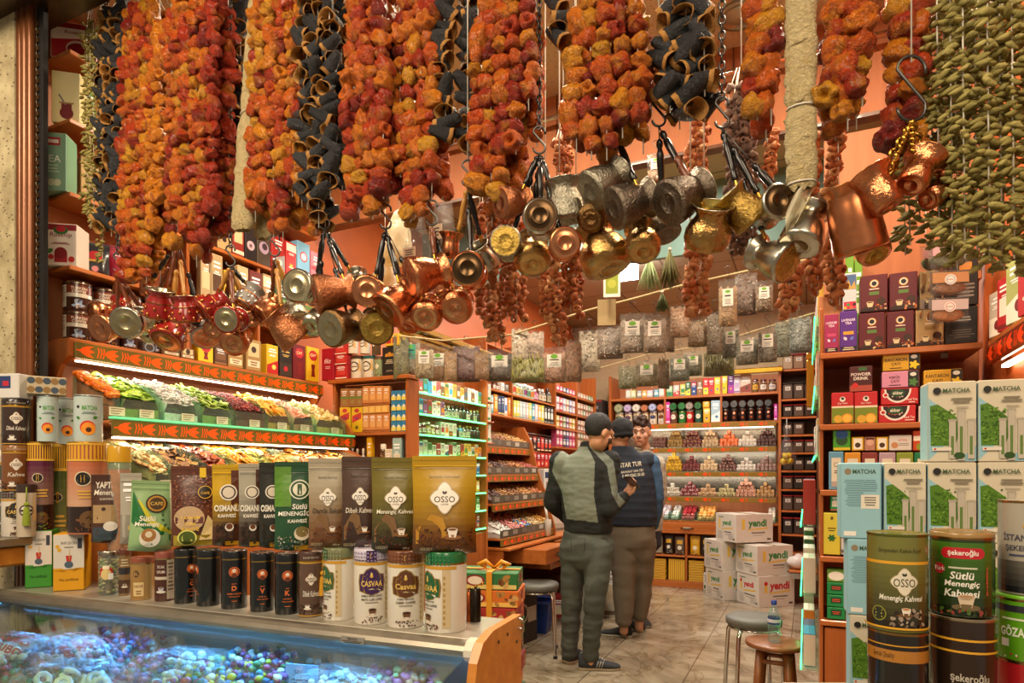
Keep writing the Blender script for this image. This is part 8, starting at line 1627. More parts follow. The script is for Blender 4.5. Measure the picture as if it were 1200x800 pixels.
def mline(px):d=ray(px);d2=Vector((d.x,d.y,0));return d2*(q1.dot(n1)/d2.dot(n1))
zm=[CH-(y-HY)/F*1.27 for y in(447,541.5,635,728)]
for r_ in range(4):
 z=zm[r_+1]+.0006 if r_<3 else.8856;h=zm[r_]-z
 for c_,(a,b)in enumerate(CO):
  if r_==0 and c_<2:continue
  o_=(0,0,8,11)[r_];p0,p1=mline(a+o_),mline(b+o_);w=(p1-p0).length*.985;bk=c_==0 and r_ in(1,2);c=(p0+p1)/2+n1*.03
  carton(w,.06,h,'#cfc6ae' if not bk else '#8fbcc8',matcha(bk),'#8fbcc8').obj('matcha_carton',None,(c.x,c.y,z),RZM+R((r_*3+c_*5)%3-1),'%s matcha carton, %s row down, %s column from the aisle'%('blue back-turned' if bk else 'cream and green',ORD[r_],ORD[c_]),'box','matcha cartons on the near counter')
def rtin(px0,px1,yt,yb_,D,base,lid,art,lab,lidh=.02,zb_=None,name='coffee_tin',rc='#b08a50',body='gloss',off=0):
 p=at_d((px0+px1)/2,yb_,D);u=((px0+px1)/2-CX)/F;r=D*(px1-px0)/2/F/math.sqrt(1+u*u);z=zb_ if zb_ is not None else p.z;top=at_d(px0,yt,D).z
 o=tin(r,top-z-.0006,base,lid,art,lidh,rc=rc,n=56,body=body).obj(name,None,(p.x,p.y,z),to_cam(p,off),lab,'tin');return top
def osso_big(a,w,h):
 r=w/2;a.grad(-r*1.6,r*1.6,h*.05,h*.70,'#1f1a10','#6a6a30',10);a.rect(-r*1.6,r*1.6,h*.695,h*.725,'#d8a02a');a.text('Sarayından Kahve Keyfi',r*.1,h*.83,h*.055,'#3a3a1a',.0,.2,r*1.5)
 a.quatre(r*.25,h*.52,r*.42,'#d8d0bc','#8a7a4a');a.text('OSSO',r*.25,h*.51,h*.085,'#4a4a34',.01,0,r*.72);a.leaf(r*.25,h*.575,r*.14,1.1,'#3a3a2a');a.leaf(r*.25,h*.575,r*.14,2.1,'#3a3a2a');a.text('Menengiç Kahvesi',r*.15,h*.345,h*.075,'#e0dccc',.02,.2,r*1.5)
 a.disc(-r*.62,h*.18,r*.28,'#8a8a2a');a.disc(-r*.62,h*.18,r*.24,'#2a2a14');a.lines(-r*.8,-r*.44,h*.13,h*.23,3,'#c8c040');a.beans(-r*.2,r*.95,h*.07,h*.24,40,['#4a3420','#7a6a5a','#9a8a78','#2a1c10'],r*.09,rg);a.cup(r*.3,h*.22,r*.16,'#e0d8c8','#b8702a','#6a4a2a');a.rect(-r*1.6,r*1.6,h*.035,h*.055,'#d8a02a')
def seker(a,w,h):
 r=w/2;a.grad(-r*1.55,r*1.55,h*.02,h*.88,'#16200f','#3f6a1c',8);a.rect(-r*.45,r*.55,h*.69,h*.82,'#b8202c');a.disc(-r*.45,h*.755,h*.065,'#b8202c');a.disc(r*.55,h*.755,h*.065,'#b8202c');a.text('şekeroğlu',r*.05,h*.755,h*.085,'#f0e8e0',.02,0,r*.95)
 a.disc(-r*.72,h*.56,r*.2,'#b8202c');a.text('Türk',-r*.72,h*.56,h*.05,'#f0e0d8',.01);a.lines(-r*.4,r*.5,h*.56,h*.60,1,'#c8c8b0')
 for i,t_ in enumerate(('Sütlü','Menengiç','Kahvesi')):a.text(t_,r*.02,h*(.49-.105*i),h*.09,'#ece8dc',.02,.15,r*1.1)
 for i,ch in enumerate('ŞEKERSİZ'):a.text(ch,r*.85,h*(.58-.042*i),h*.034,'#d84a4a',.02)
 a.cup(r*.15,h*.19,r*.28,'#c8b49a','#a8825a','#6a5a3a');a.beans(-r*.9,r*.9,h*.03,h*.1,30,['#4a6a2a','#8a3a2a','#2a3a1a'],r*.08,rg)
tp=rtin(1016,1088,735,850,1.03,'#1d1a17','#15130f',lambda a,w,h:(a.rect(-w*.8,w*.8,h*.78,h*.87,'#a8702a'),a.text('Special Quality',-w*.25,h*.825,h*.05,'#4a2a0a',.01,.1,w*.4),a.rect(-w*.8,w*.8,h*.90,h*.91,'#c8902a'),a.disc(-w*.02,h*.52,w*.18,'#b8b0a0'),a.disc(-w*.02,h*.52,w*.155,'#1d1a17'),a.disc(-w*.02,h*.52,w*.10,'#b8b0a0'),a.leaf(-w*.02,h*.47,w*.12,1.57,'#1d1a17'),a.text('DİBEK',0,h*.28,h*.14,'#e8e4dc',.03,0,w*.6),a.text('KAHVESİ',0,h*.13,h*.1,'#e8e4dc',.03,0,w*.6)),'black coffee tin with a pale round seal under the olive tin',.004,.886)
rtin(1015,1087,623,735,1.03,'#6f7034','#7f8240',osso_big,'olive green coffee tin with white medallion, nearest the aisle',.004,tp+.0006,rc='#8a9048')
tp=rtin(1088,1168,719,850,1.03,'#2a1c14','#8a7a60',lambda a,w,h:(a.grad(-w*.78,w*.78,h*.02,h*.5,'#b8741c','#2a1c14',8),a.rect(-w*.78,w*.78,h*.85,h*.865,'#d8a02a'),a.rect(-w*.78,w*.78,h*.77,h*.785,'#d8a02a'),a.rect(-w*.78,w*.78,h*.47,h*.485,'#d8a02a'),a.text('şekeroğlu',w*.12,h*.6,h*.075,'#b8b0a0',.02,0,w*.6),a.text('Dibek',w*.1,h*.34,h*.15,'#1a0f0a',.03,.15,w*.6),a.text('Kahvesi',w*.02,h*.16,h*.15,'#1a0f0a',.03,.15,w*.7)),'brown and amber coffee tin with gold lines under the dark green tin',.004,.886,rc='#c8b89a')
rtin(1088,1165,621,719,1.04,'#24381a','#9a7a4a',seker,'dark green coffee tin with red name band between olive and grey tins',.012,tp+.0006)
tp=rtin(1167,1243,770,850,1.04,'#a81f24','#a81f24',lambda a,w,h:(a.rect(-w*.7,w*.7,h*.5,h*.6,'#c88a2a'),a.rect(-w*.7,w*.7,h*.3,h*.34,'#c88a2a')),'red tin at the bottom of the picture-edge stack',.004,.886)
tp=rtin(1166,1242,694,770,1.04,'#5a9a1a','#6aaa24',lambda a,w,h:(a.rect(-w*.7,w*.7,h*.74,h*.84,'#2a2a34'),a.text('GÖZAL',-w*.22,h*.45,h*.17,'#e0e4d0',.03,0,w*.5),a.lines(-w*.45,w*.05,h*.6,h*.66,1,'#d8e0c0'),a.rect(-w*.45,-w*.3,h*.2,h*.32,'#d8d4c8'),a.beans(-w*.4,w*.3,h*.04,h*.14,12,['#a8302a','#d8d0c0'],w*.03,rg)),'lime green tin in the middle of the picture-edge stack',.01,tp+.0006)
rtin(1168,1244,586,694,1.04,'#a8a294','#a8a294',lambda a,w,h:(a.grad(-w*.7,w*.7,h*.02,h*.36,'#1a1a1c','#5a564e',5),a.text('İSTANBUL',-w*.1,h*.62,h*.09,'#4a4a58',.02,0,w*.7),a.text('ŞEKERSİZ',-w*.1,h*.5,h*.09,'#4a4a58',.02,0,w*.7),a.lines(-w*.35,w*.2,h*.4,h*.44,1,'#4a4a68'),a.rect(-w*.1,w*.5,h*.72,h*.75,'#c89a4a')),'grey tin with dark skyline topmost of the picture-edge stack',.003,tp+.0006)
def infus(c,c2):return lambda a,w,h:(a.rect(-w*.49,w*.49,h*.38,h*.99,'#d4ccc0'),a.pg([(-w*.49,h*.4),(-w*.2,h*.4),(-w*.12,h*.33),(w*.12,h*.33),(w*.2,h*.4),(w*.49,h*.4),(w*.49,h*.36),(-w*.49,h*.36)],c),a.text('INFUSION',0,h*.84,h*.05,'#3a342e',.01,0,w*.5),a.lines(-w*.15,w*.15,h*.74,h*.79,1,'#8a8278'),a.disc(-w*.36,h*.78,w*.07,'#d8a020'),a.disc(-w*.3,h*.72,w*.07,'#d8a020'),a.rect(w*.28,w*.42,h*.74,h*.92,'#3a3a48'),a.pg([(-w*.1,h*.62),(w*.1,h*.62),(w*.06,h*.47),(-w*.06,h*.47)],'#b8302a'),a.disc(0,h*.46,w*.13,'#4a5a6a',sx=1.1),a.rect(w*.01,w*.03,h*.55,h*.74,'#c8a040'),a.text('No artificial',0,h*.2,h*.05,shade(c,.35),.01,0,w*.6))
for a,b,c,nm in((34,66,'#3a8a2a','green'),(67,104,'#d89a14','yellow')):
 x,D,k=on_counter((a+b)/2,.03);p=cw(x,.03,ZL+.0005);w=D*(b-a)/F*k*.99;h=D*(689-624)/F;carton(w,.11,h,c,infus(c,0),c).obj('infusion_carton',None,p,to_cam(p)-R(12),'white and %s infusion carton at the doorway end of the sweets counter'%nm,'box')
ZG=ZL+.0005+h+.001
def gift(c0,c1):return lambda a,w,h:(a.grad(-w*.75,w*.75,h*.30,h*.79,c1,c0,8),a.rect(-w*.75,w*.75,h*.02,h*.30,'#2a1a14'),[a.rect(-w*.75+k*w*.1,-w*.69+k*w*.1,h*.80,h*.98,'#d8a02a')for k in range(15)],a.rect(-w*.75,w*.75,h*.79,h*.81,'#e0b040'),a.rect(-w*.75,w*.75,h*.965,h*.985,'#e0b040'),a.disc(-w*.12,h*.60,w*.22,'#d8c8a8'),a.disc(-w*.12,h*.60,w*.19,'#1f1a18'),a.rect(-w*.17,-w*.07,h*.56,h*.64,'#c89a3a'),a.lines(-w*.3,w*.3,h*.38,h*.48,3,'#d8a848'),a.disc(w*.05,h*.16,w*.26,'#6a4a2a'),a.beans(-w*.3,w*.4,h*.03,h*.2,30,['#3a2014','#5a3420','#7a4a2a','#6a7a2a'],w*.05,rg))
for a,b,yl,c,c0,c1,nm in((32,63,.02,'#5a1f3a','#5a1f3a','#8a6a5a','purple'),(57,84,.13,'#4a5a2a','#4a5a2a','#7a7a4a','green'),(79,126,.03,'#b86a48','#b86a48','#c89a7a','terracotta')):
 x,D,k=on_counter((a+b)/2,yl);p=cw(x,yl,ZG if yl<.1 else ZL+.0005);r=D*(b-a)/2/F*k;hh=D*(HY-518)/F+CH-p.z;tin(r,hh,c,'#a8782a',gift(c0,c1),hh*.02,n=48,rc='#d8a838').obj('gift_tin',None,p,to_cam(p),'tall %s coffee gift tin with gold band at the doorway end'%nm,'tin')
 if nm=='terracotta':TT2=p.z+hh
 if nm=='purple':TP2=p.z+hh
def fruit_matcha(a,w,h):r=w/2;a.pg([(r*.3,h*.9),(r*1.2,h*.9),(r*1.2,h*.5)],'#9ac0d0');a.text('MATCHA',r*.1,h*.72,h*.10,'#5a9a4a',.02,0,r*1.1);a.disc(-r*.75,h*.74,r*.12,'#2a2a28');a.lines(-r*.6,r*.7,h*.58,h*.64,2,'#6a7a7a');a.disc(-r*.05,h*.30,r*.55,'#c8442a');a.disc(r*.0,h*.27,r*.5,'#e8922a');a.disc(r*.02,h*.25,r*.2,'#4a2414');a.leaf(r*.3,h*.5,r*.4,.3,'#3a7a2a');a.leaf(-r*.6,h*.48,r*.35,2.6,'#3a7a2a')
for a,b,yl,zb_,nm in((43,69,.02,TP2,'above the purple gift tin'),(86,121,.03,TT2,'above the terracotta gift tin'),(66,92,.14,TT2,'between the other two fruit matcha tins')):
 x,D,k=on_counter((a+b)/2,yl);p=cw(x,yl,zb_+.001);r=D*(b-a)/2/F*k;tin(r,D*54/F,'#b8c8c4','#c8d0cc',fruit_matcha,.006,n=40,rc='#a8b0ac').obj('matcha_tin',None,p,to_cam(p),'pale matcha tin with a cut peach, %s'%nm,'tin')
x,D,k=on_counter(140,.06);p=cw(x,.06,ZL+.0005);t=thing('spice_jar','tall jar of orange granules with yellow lid behind the brown pouch','jar',p);hh=D*(HY-523)/F+CH-ZL;r=D*14/F*k
m=MB();m.lathe([(r,0),(r,hh*.86),(r*.8,hh*.9)],None,'pet',24,True,False);m.obj('body',t);m=MB();m.lathe([(r*.94,.004),(r*.94,hh*.84)],'#c8701c','food',24);m.obj('granules',t);m=MB();m.lathe([(r*1.03,hh*.89),(r*1.03,hh*.985),(r*.95,hh)],'#c8961c','gloss',24);m.obj('lid',t)
SC=thing('side_stand','small metal and wood stand beside the stone pillar','stand',(-2.58,1.13,0));panel(SC,'top',-2.68,-2.42,.97,1.28,1.10,1.128,'aluminium');panel(SC,'lower_shelf',-2.68,-2.54,.97,1.28,.88,.90,'dark_wood');panel(SC,'end_board',-2.46,-2.44,1.0,1.28,1.03,1.10,'end_panel',.008);panel(SC,'base',-2.67,-2.54,1.0,1.27,0,.88,'dark_wood')
p=at_d(10,700,2.16);t=thing('glass_jar','round glass jar of dark green leaves below the stand by the pillar','jar',(-2.585,1.12,.901));m=MB();m.lathe([(.05,0),(.08,.03),(.085,.10),(.06,.15),(.065,.165)],None,'pet',24,True,False);m.obj('body',t);m=MB();m.ball((0,0,.07),.065,'#4a5a1a','hairy',14,10,(1.1,1.1,1),.3,2);m.obj('leaves',t,kind='stuff')
sx=lambda px,D:at_d(px,500,D)
for px,D,r,h,z,c,l,ar,lb in((19,2.2,.042,.155,1.129,'#d8d0c4','#4a3a34',casvaa('#2a2a2a','#8a8078','KAHVE','COFFEE'),'white coffee tin at the foot of the tall stack by the pillar'),(19,2.2,.041,.158,1.285,'#7a4a24','#8a5a2a',osso_tin_art(0,'Kahve'),'brown amber tin in the middle of the tall stack by the pillar'),(19,2.2,.041,.158,1.444,'#3a2a24','#2a2220',osso_tin_art(0,'Dibek Kahvesi'),'black-brown coffee tin topmost of the tall stack by the pillar'),(1,2.25,.042,.30,1.129,'#4a5a4a','#c8c0b0',osso_tin_art(0,'Menengiç'),'grey-green tin at the picture edge by the pillar'),(31,2.17,.028,.18,1.129,'#c8b8a0','#3a2a24',tassel_art('#3a2a24','#3a2a24'),'slim cream tin with tassel between tall stack and gift tins')):
 p=sx(px,D);o=tin(r,h,c,l,ar,rc='#c89a3c').obj('coffee_tin',None,(p.x,p.y,z),to_cam(p),lb,'tin')
 if 'slim cream' in lb:tassel(o,(0,-.032,.17),.13,'#8a9a2a')
for px,D,w,d,h,z,c,rz,lb in((28,2.2,.075,.06,.085,1.604,'#d0ccc8',20,'white and navy box on top of the tall stack by the pillar'),):
 p=sx(px-9,D);carton(w,d,h,c,lambda a,W,H:(a.rect(-W*.45,W*.1,H*.4,H*.9,'#2a3a6a'),a.rect(-W*.3,W*.0,H*.5,H*.7,'#b82a3a'))).obj('carton',None,(p.x,p.y,z),R(rz),lb,'box')
x,D,k=on_counter(55,.02);p=cw(x,.02,TP2+.001+2.2*54/F+.001);carton(.11,.08,.062,'#b8a888',lambda a,w,h:[a.disc(-w*.4+w*.2*(k%5),h*(.25+.5*(k//5)),h*.18,'#3a4a5a' if k%2 else '#8a6a3a')for k in range(10)]).obj('tile_box',None,p,to_cam(p),'tile-patterned box on the fruit matcha tin above the purple tin','box')
# the three men
from mathutils.bvhtree import BVHTree
def fuse(mb,vox,sm=5,disp=None):
 me=bpy.data.meshes.new('t');me.from_pydata(mb.v,[],mb.f);o=bpy.data.objects.new('t',me);C.objects.link(o)
 r=o.modifiers.new('r','REMESH');r.mode='VOXEL';r.voxel_size=vox;s=o.modifiers.new('s','SMOOTH');s.factor=.5;s.iterations=sm
 bpy.context.view_layer.update();out=bpy.data.meshes.new_from_object(o.evaluated_get(bpy.context.evaluated_depsgraph_get()))
 bpy.data.objects.remove(o);bpy.data.meshes.remove(me)
 if disp:
  nn=[v.normal.copy()for v in out.vertices]
  for v,n_ in zip(out.vertices,nn):v.co+=n_*disp(v.co,n_)
  out.update()
 return out
def dress(me,name,par,base,mat,fcol,label=None):
 n=len(me.polygons);a=me.attributes.new('Col','FLOAT_COLOR','CORNER');cs=[col(fcol(p.center,p.normal))for p in me.polygons]
 a.data.foreach_set('color',np.repeat(np.array(cs,dtype=np.float32),np.array([len(p.vertices)for p in me.polygons]),axis=0).ravel())
 me.materials.clear();me.materials.append(MT[mat]);me.polygons.foreach_set('use_smooth',[True]*n);me.transform(Matrix.Translation(-base));me.update()
 return mk(name,me,par,(0,0,0),0,label)
def chain(mb,pts,rs):
 for p,r in zip(pts,rs):mb.ball(p,r,None,'skin',14,9)
 for i in range(len(pts)-1):mb.tube([pts[i],pts[i+1]],[rs[i],rs[i+1]],None,'skin',14)
def loft(mb,rings,lat,n=22):
 vs=[];dep=Vector((-lat.y,lat.x,0))
 for P,a,b in rings:
  for i in range(n):t=2*math.pi*i/n;c,s=math.cos(t),math.sin(t);vs.append(P+lat*(a*math.copysign(abs(c)**.85,c))+dep*(b*math.copysign(abs(s)**.85,s)))
 k=len(rings);mb.add(vs,[(j*n+i,j*n+(i+1)%n,(j+1)*n+(i+1)%n,(j+1)*n+i)for j in range(k-1)for i in range(n)]+[tuple(range(n))[::-1],tuple((k-1)*n+i for i in range(n))],None)
def head_mb(mb,c,face,h=.235,w=.155,tilt=0):
 """skull, jaw, nose, ears; face = horizontal direction looked at"""
 f=Vector(face).normalized();s=Vector((-f.y,f.x,0));u=Vector((0,0,1));M3=Matrix((s,f,u)).transposed();T=Matrix.Translation(c)@M3.to_4x4()@Matrix.Rotation(-tilt,4,'X');mb.X=T
 mb.ball((0,-.012,.028),1,None,'skin',20,14,(w/2,.098,h*.40));mb.ball((0,.022,-.035),1,None,'skin',18,12,(w*.40,.070,h*.33));mb.ball((0,.045,-.088),1,None,'skin',12,8,(.034,.036,.026))
 mb.tube([(0,.085,.018),(0,.108,-.022),(0,.092,-.034)],[.010,.016,.012],None,'skin',10);mb.ball((.014,.092,-.028),.009,None);mb.ball((-.014,.092,-.028),.009,None)
 mb.tube([(-.05,.072,.036),(0,.088,.033),(.05,.072,.036)],.012,None,'skin',8);mb.tube([(-.022,.083,-.060),(0,.089,-.058),(.022,.083,-.060)],.009,None,'skin',8)
 for q in(-1,1):mb.ball((q*.048,.062,-.02),1,None,'skin',10,8,(.024,.022,.026));mb.ball((q*w*.5,-.005,-.002),1,None,'skin',10,8,(.010,.019,.032))
 mb.X=Matrix();return T
def hand_mb(mb,w,d,pn,curl=.5,sc=1.0,side=1):
 """palm and five fingers: wrist w, direction d, palm normal pn"""
 d=d.normalized();pn=(pn-d*pn.dot(d)).normalized();s=d.cross(pn)*side;chain(mb,[w,w+d*.045*sc,w+d*.085*sc],[.026*sc,.030*sc,.028*sc])
 for i,(o,L)in enumerate(((-.030,.070),(-.010,.080),(.010,.075),(.029,.058))):
  b=w+d*.085*sc+s*o*sc;p1=b+(d*math.cos(curl*.5)+pn*math.sin(curl*.5))*L*.45*sc;p2=p1+(d*math.cos(curl*1.4)+pn*math.sin(curl*1.4))*L*.32*sc;p3=p2+(d*math.cos(curl*2.3)+pn*math.sin(curl*2.3))*L*.25*sc;chain(mb,[b,p1,p2,p3],[.0105*sc,.0098*sc,.009*sc,.008*sc])
 b=w+d*.03*sc-s*.026*sc;p1=b+(d*.6-s*.7+pn*.3).normalized()*.04*sc;chain(mb,[b,p1,p1+(d*.85-s*.2+pn*.5).normalized()*.032*sc],[.014*sc,.011*sc,.009*sc])
def shoe(par,base,heel,toe,up,sole,name='shoe',h=.075,w=.046,stripe=None,lab=None):
 d=(toe-heel);L=d.length;d.normalize();m=MB();s=Vector((-d.y,d.x,0));T=Matrix((s,d,Vector((0,0,1)))).transposed().to_4x4();T.translation=heel-base
 rows=[(0,.6,.9),(.06,.85,1.0),(.25,.95,1.0),(.45,.9,.8),(.65,1.05,.55),(.85,.95,.42),(.96,.6,.34),(1.0,.3,.25)];m.X=T;n=14
 for z0,z1,k,c in((0,.022,1.06,sole),(.02,None,1.0,up)):
  vs=[]
  for t,a,b in rows:
   for i in range(n):
    an=math.pi*i/(n-1);x=w*k*a*math.cos(an);top=(z1 if z1 else h*b)
    vs.append((x,L*(t-.0)*1.0,z0+(top-z0)*max(0,math.sin(an))**(.45 if z1 else.7)))
  m.add(vs,[(j*n+i,j*n+i+1,(j+1)*n+i+1,(j+1)*n+i)for j in range(len(rows)-1)for i in range(n-1)]+[tuple(range(n))[::-1],tuple(7*n+i for i in range(n))]+[(j*n+n-1,j*n,(j+1)*n,(j+1)*n+n-1)for j in range(7)],c,'fabric',True)
 if stripe:
  for k in range(3):m.tube([(-w*.98,L*(.42+k*.06),.024),(-w*.75,L*(.47+k*.06),h*.6)],.004,stripe,'fabric',5);m.tube([(w*.98,L*(.42+k*.06),.024),(w*.75,L*(.47+k*.06),h*.6)],.004,stripe,'fabric',5)
  for k in range(4):m.tube([(-.02,L*(.45+k*.055),h*(.80-k*.07)),(.02,L*(.45+k*.055),h*(.80-k*.07))],.003,stripe,'fabric',5)
 m.X=Matrix();m.obj(name,par,label=lab)
def hair_mb(T,kind):
 m=MB();m.X=T
 m.ball((0,-.026,.046),1,None,'skin',22,16,(.084,.104,.096),.06,3)
 if kind=='short':m.ball((0,-.028,.006),1,None,'skin',16,12,(.074,.082,.062))
 if kind=='curly':
  m.ball((0,-.03,.012),1,None,'skin',16,12,(.074,.08,.062))
  for i in range(26):a=i*2.4;m.ball((.062*math.cos(a)*(.3+.7*(i%5)/4),.05*math.sin(a)+.03,.112+.018*(i%3)-.03*((i%5)/4)),.024,None,'skin',8,6)
 m.X=Matrix();return m
def in_poly(x,y,P):
 c=False
 for i in range(len(P)):
  (x0,y0),(x1,y1)=P[i-1],P[i]
  if(y0>y)!=(y1>y)and x<(x1-x0)*(y-y0)/(y1-y0)+x0:c=not c
 return c
def to_px(p):D=p.dot(FV);return CX+F*p.dot(RV)/D,HY-F*(p.z-CH)/D
A=at_d
D1_,Dr=4.42,4.30;base=A(685,700,D1_);base.z=0
P1=thing('person','man in grey and black zip jacket and grey jeans seen from behind, holding a phone','person',base)
lat=(RV*math.cos(R(28))+FV*math.sin(R(28))*-1).normalized();fwd=Vector((-lat.y,lat.x,0))
hd=A(702,508,4.36);body=MB();look=(fwd*.55+RV*.75).normalized();Th=head_mb(body,hd,look,.235,.155,R(22))
sh=[A(658,541,4.46),A(713,540,4.36)];hip=[A(673,634,4.45),A(702,634,4.36)];nk=A(692,526,4.42)
kn=[A(670,702,4.44),A(697,704,4.30)];an=[A(667,765,4.46),A(692,768,4.32)];el=[A(647,589,4.50),A(713,597,4.28)];wr=[A(668,611,4.66),A(731,582,4.38)]
for q in(0,1):chain(body,[sh[q],el[q],wr[q]],[.042,.036,.025]);chain(body,[hip[q],kn[q],an[q],Vector((an[q].x,an[q].y,.05))],[.068,.05,.035,.033])
loft(body,[(A(688,640,4.42),.13,.10),(A(687,600,4.42),.13,.10),(A(686,555,4.42),.15,.10),(A(688,540,4.42),.13,.08)],lat);chain(body,[nk+Vector((0,0,-.04)),nk,hd+Vector((0,0,-.06))-look*.02],[.06,.056,.055])
hand_mb(body,wr[1],(RV*.5+UV*.75+fwd*.25),fwd*-.6+RV*-.5,.75,1.0,-1);hand_mb(body,wr[0],fwd+RV*.4,UV*-1+fwd*.1,.4)
SK='#c08a68';hairz=lambda c:hd.z-.055
dress(fuse(body,.0055,3),'body',P1,base,'skin',lambda c,n:'#4a342a' if(c.z<hd.z-.035 and c.z>hd.z-.13 and(c-hd).dot(look)>.035 and(c-hd).length<.16)else SK)
def jac_disp(c,n):return.006*mnoise.noise(Vector((c.x*7,c.y*7,c.z*16)))+.003*mnoise.noise(Vector((c.x*20,c.y*20,c.z*40)))
jk=MB()
loft(jk,[(A(689,624,4.41),.165,.125),(A(689,612,4.41),.172,.13),(A(688,596,4.41),.178,.132),(A(686,570,4.42),.192,.132),(A(685,548,4.42),.196,.118),(A(687,536,4.42),.165,.100),(A(690,529,4.42),.09,.08),(A(692,523,4.41),.074,.072),(A(694,517,4.40),.073,.072)],lat)
for q in(0,1):chain(jk,[sh[q]+(lat*(-.01 if q==0 else.01)),sh[q].lerp(el[q],.5),el[q],el[q].lerp(wr[q],.55),wr[q]],[.078,.068,.062,.052,.043])
PJ=[(661,524),(688,523),(697,540),(696,580),(701,612),(664,608),(658,575),(647,552),(650,537)];PSt=[(690,523),(700,522),(719,540),(725,580),(733,588),(726,595),(717,578),(711,545)]
def jcol(c,n):
 x,y=to_px(c)
 if n.dot(FV)<.35 and y<612:
  if in_poly(x,y,PJ):return '#74796a'
  if in_poly(x,y,PSt):return '#6f7468'
 return '#191a18'
dress(fuse(jk,.0055,9,jac_disp),'jacket',P1,base,'fabric',jcol)
jn=MB();loft(jn,[(A(689,666,4.39),.10,.09),(A(688,655,4.40),.165,.125),(A(688,640,4.40),.178,.13),(A(688,622,4.41),.165,.12),(A(688,615,4.41),.158,.115)],lat)
for q in(0,1):chain(jn,[hip[q]+Vector((0,0,-.04)),hip[q].lerp(kn[q],.5),kn[q],kn[q].lerp(an[q],.5),an[q].lerp(kn[q],.02)],[.108,.092,.076,.066,.058])
dress(fuse(jn,.009,5,lambda c,n:.008*mnoise.noise(Vector((c.x*6,c.y*6,c.z*18)))+.005*mnoise.noise(Vector((c.x*9,c.y*9,c.z*38)))*(1.4 if c.z<.45 else.5)),'jeans',P1,base,'fabric',lambda c,n:'#4a4e48' if abs(mnoise.noise(c*3))>.12 else '#545850')
for q,(x,y,w,h)in enumerate(((678,640,16,18),(704,640,17,18))):
 pp=[A(x-w/2,y-h/2,4.24),A(x+w/2,y-h/2,4.24),A(x+w/2,y+h*.3,4.24),A(x,y+h/2,4.24),A(x-w/2,y+h*.3,4.24)];m=MB();m.tube([p-base for p in pp],.002,'#3a3d38','fabric',5,False,True)
 for v in range(len(m.v)):m.v[v]=tuple(Vector(m.v[v])+FV*.035)
 m.obj('pocket_seam',P1)
for q,(hx,hy,tx,ty)in enumerate(((662,777,678,773),(678,783,724,784))):
 a,b=at_z(hx,hy,0),at_z(tx,ty,0);b=a+(b-a).normalized()*.285 if q else a+(fwd*.8+RV*.35).normalized()*.27;shoe(P1,base,a,b,'#383a40','#a8987c','shoe',.105,.05,'#b0aca4')
hm=hair_mb(Th,'short');hx=fuse(hm,.007,2)
dress(hx,'hair',P1,base,'hairy',lambda c,n:'#17120f')
ph=thing('phone','dark smartphone held up in the hand of the man in jeans','phone',A(741,565.5,4.35),0,rot=(R(52),0,YAW+R(-52)));m=MB();m.box(-.036,.036,-.004,.004,-.07,.07,'#1a1a1c','gloss',.006);m.obj('case',ph);m=MB();m.box(-.032,.032,-.0048,-.004,-.064,.064,'#5a4a4a','gloss');m.obj('screen',ph)
base=A(737,700,5.15);base.z=0;P2=thing('person','man in navy quilted vest, black cap and taupe trousers seen from behind','person',base);lat=RV;fwd=FV
hd=A(727,510,5.12);body=MB();look=(FV*.8-RV*.5).normalized();Th=head_mb(body,hd,look,.235,.15,R(8));nk=A(728,525,5.14)
sh=[A(712,541,5.14),A(759,541,5.14)];hip=[A(730,632,5.14),A(753,632,5.14)];kn=[A(731,684,5.12),A(752,678,5.20)];an=[A(731,733,5.12),A(749,727,5.24)];el=[A(708,585,5.14),A(770,583,5.14)];wr=[A(720,610,5.26),A(767,615,5.20)]
for q in(0,1):chain(body,[sh[q],el[q],wr[q]],[.045,.038,.028]);chain(body,[hip[q],kn[q],an[q],Vector((an[q].x,an[q].y,.06))],[.07,.055,.038,.036])
loft(body,[(A(740,640,5.14),.14,.10),(A(738,590,5.14),.15,.11),(A(737,545,5.14),.17,.10)],lat);chain(body,[A(733,535,5.14),nk,hd+Vector((0,0,-.06))],[.07,.06,.056]);hand_mb(body,wr[0],FV+RV*.3,UV*-1,.5);hand_mb(body,wr[1],FV*.8-UV*.4,RV*-1,.5)
dress(fuse(body,.0055,3),'body',P2,base,'skin',lambda c,n:'#b07f60')
vs_=MB();loft(vs_,[(A(741,616,5.14),.19,.14),(A(741,605,5.14),.20,.15),(A(739,580,5.14),.205,.15),(A(737,556,5.14),.20,.14),(A(735,541,5.14),.185,.115),(A(732,530,5.14),.12,.09),(A(729,523,5.14),.078,.078)],lat)
for q in(0,1):chain(vs_,[sh[q]+RV*(.01 if q==0 else-.01)],[.085])
vm=fuse(vs_,.009,4,lambda c,n:-.006*abs(math.sin(c.z*math.pi/.062+.5*mnoise.noise(c*6)))**.35+.006+.004*mnoise.noise(c*14));bv=BVHTree.FromPolygons([v.co.copy()for v in vm.vertices],[tuple(p.vertices)for p in vm.polygons])
vest=dress(vm,'vest',P2,base,'fabric',lambda c,n:'#1c2330')
m=MB()
for t_,x,y,h in(('STAR TUR',739,544,5.5),('BAHARAT SAN TİC',741,551.5,3.6),('0 400 0262 50 50',742,556.5,3.8)):
 tv,tf=text2d(t_,.03,0);sx_=min(1,26/(max(a for a,_ in tv)*2*h));pts=[]
 for a,b in tv:
  o=A(x+a*h*sx_,y-b*h-a*h*sx_*.10,4.6);r_=bv.ray_cast(o,ray(x+a*h*sx_,y-b*h-a*h*sx_*.10).normalized());pts.append((r_[0]if r_[0]else o)-FV*.004-base)
 m.add(pts,tf,'#c0b8a4','paper')
m.obj('lettering',vest)
sl=MB()
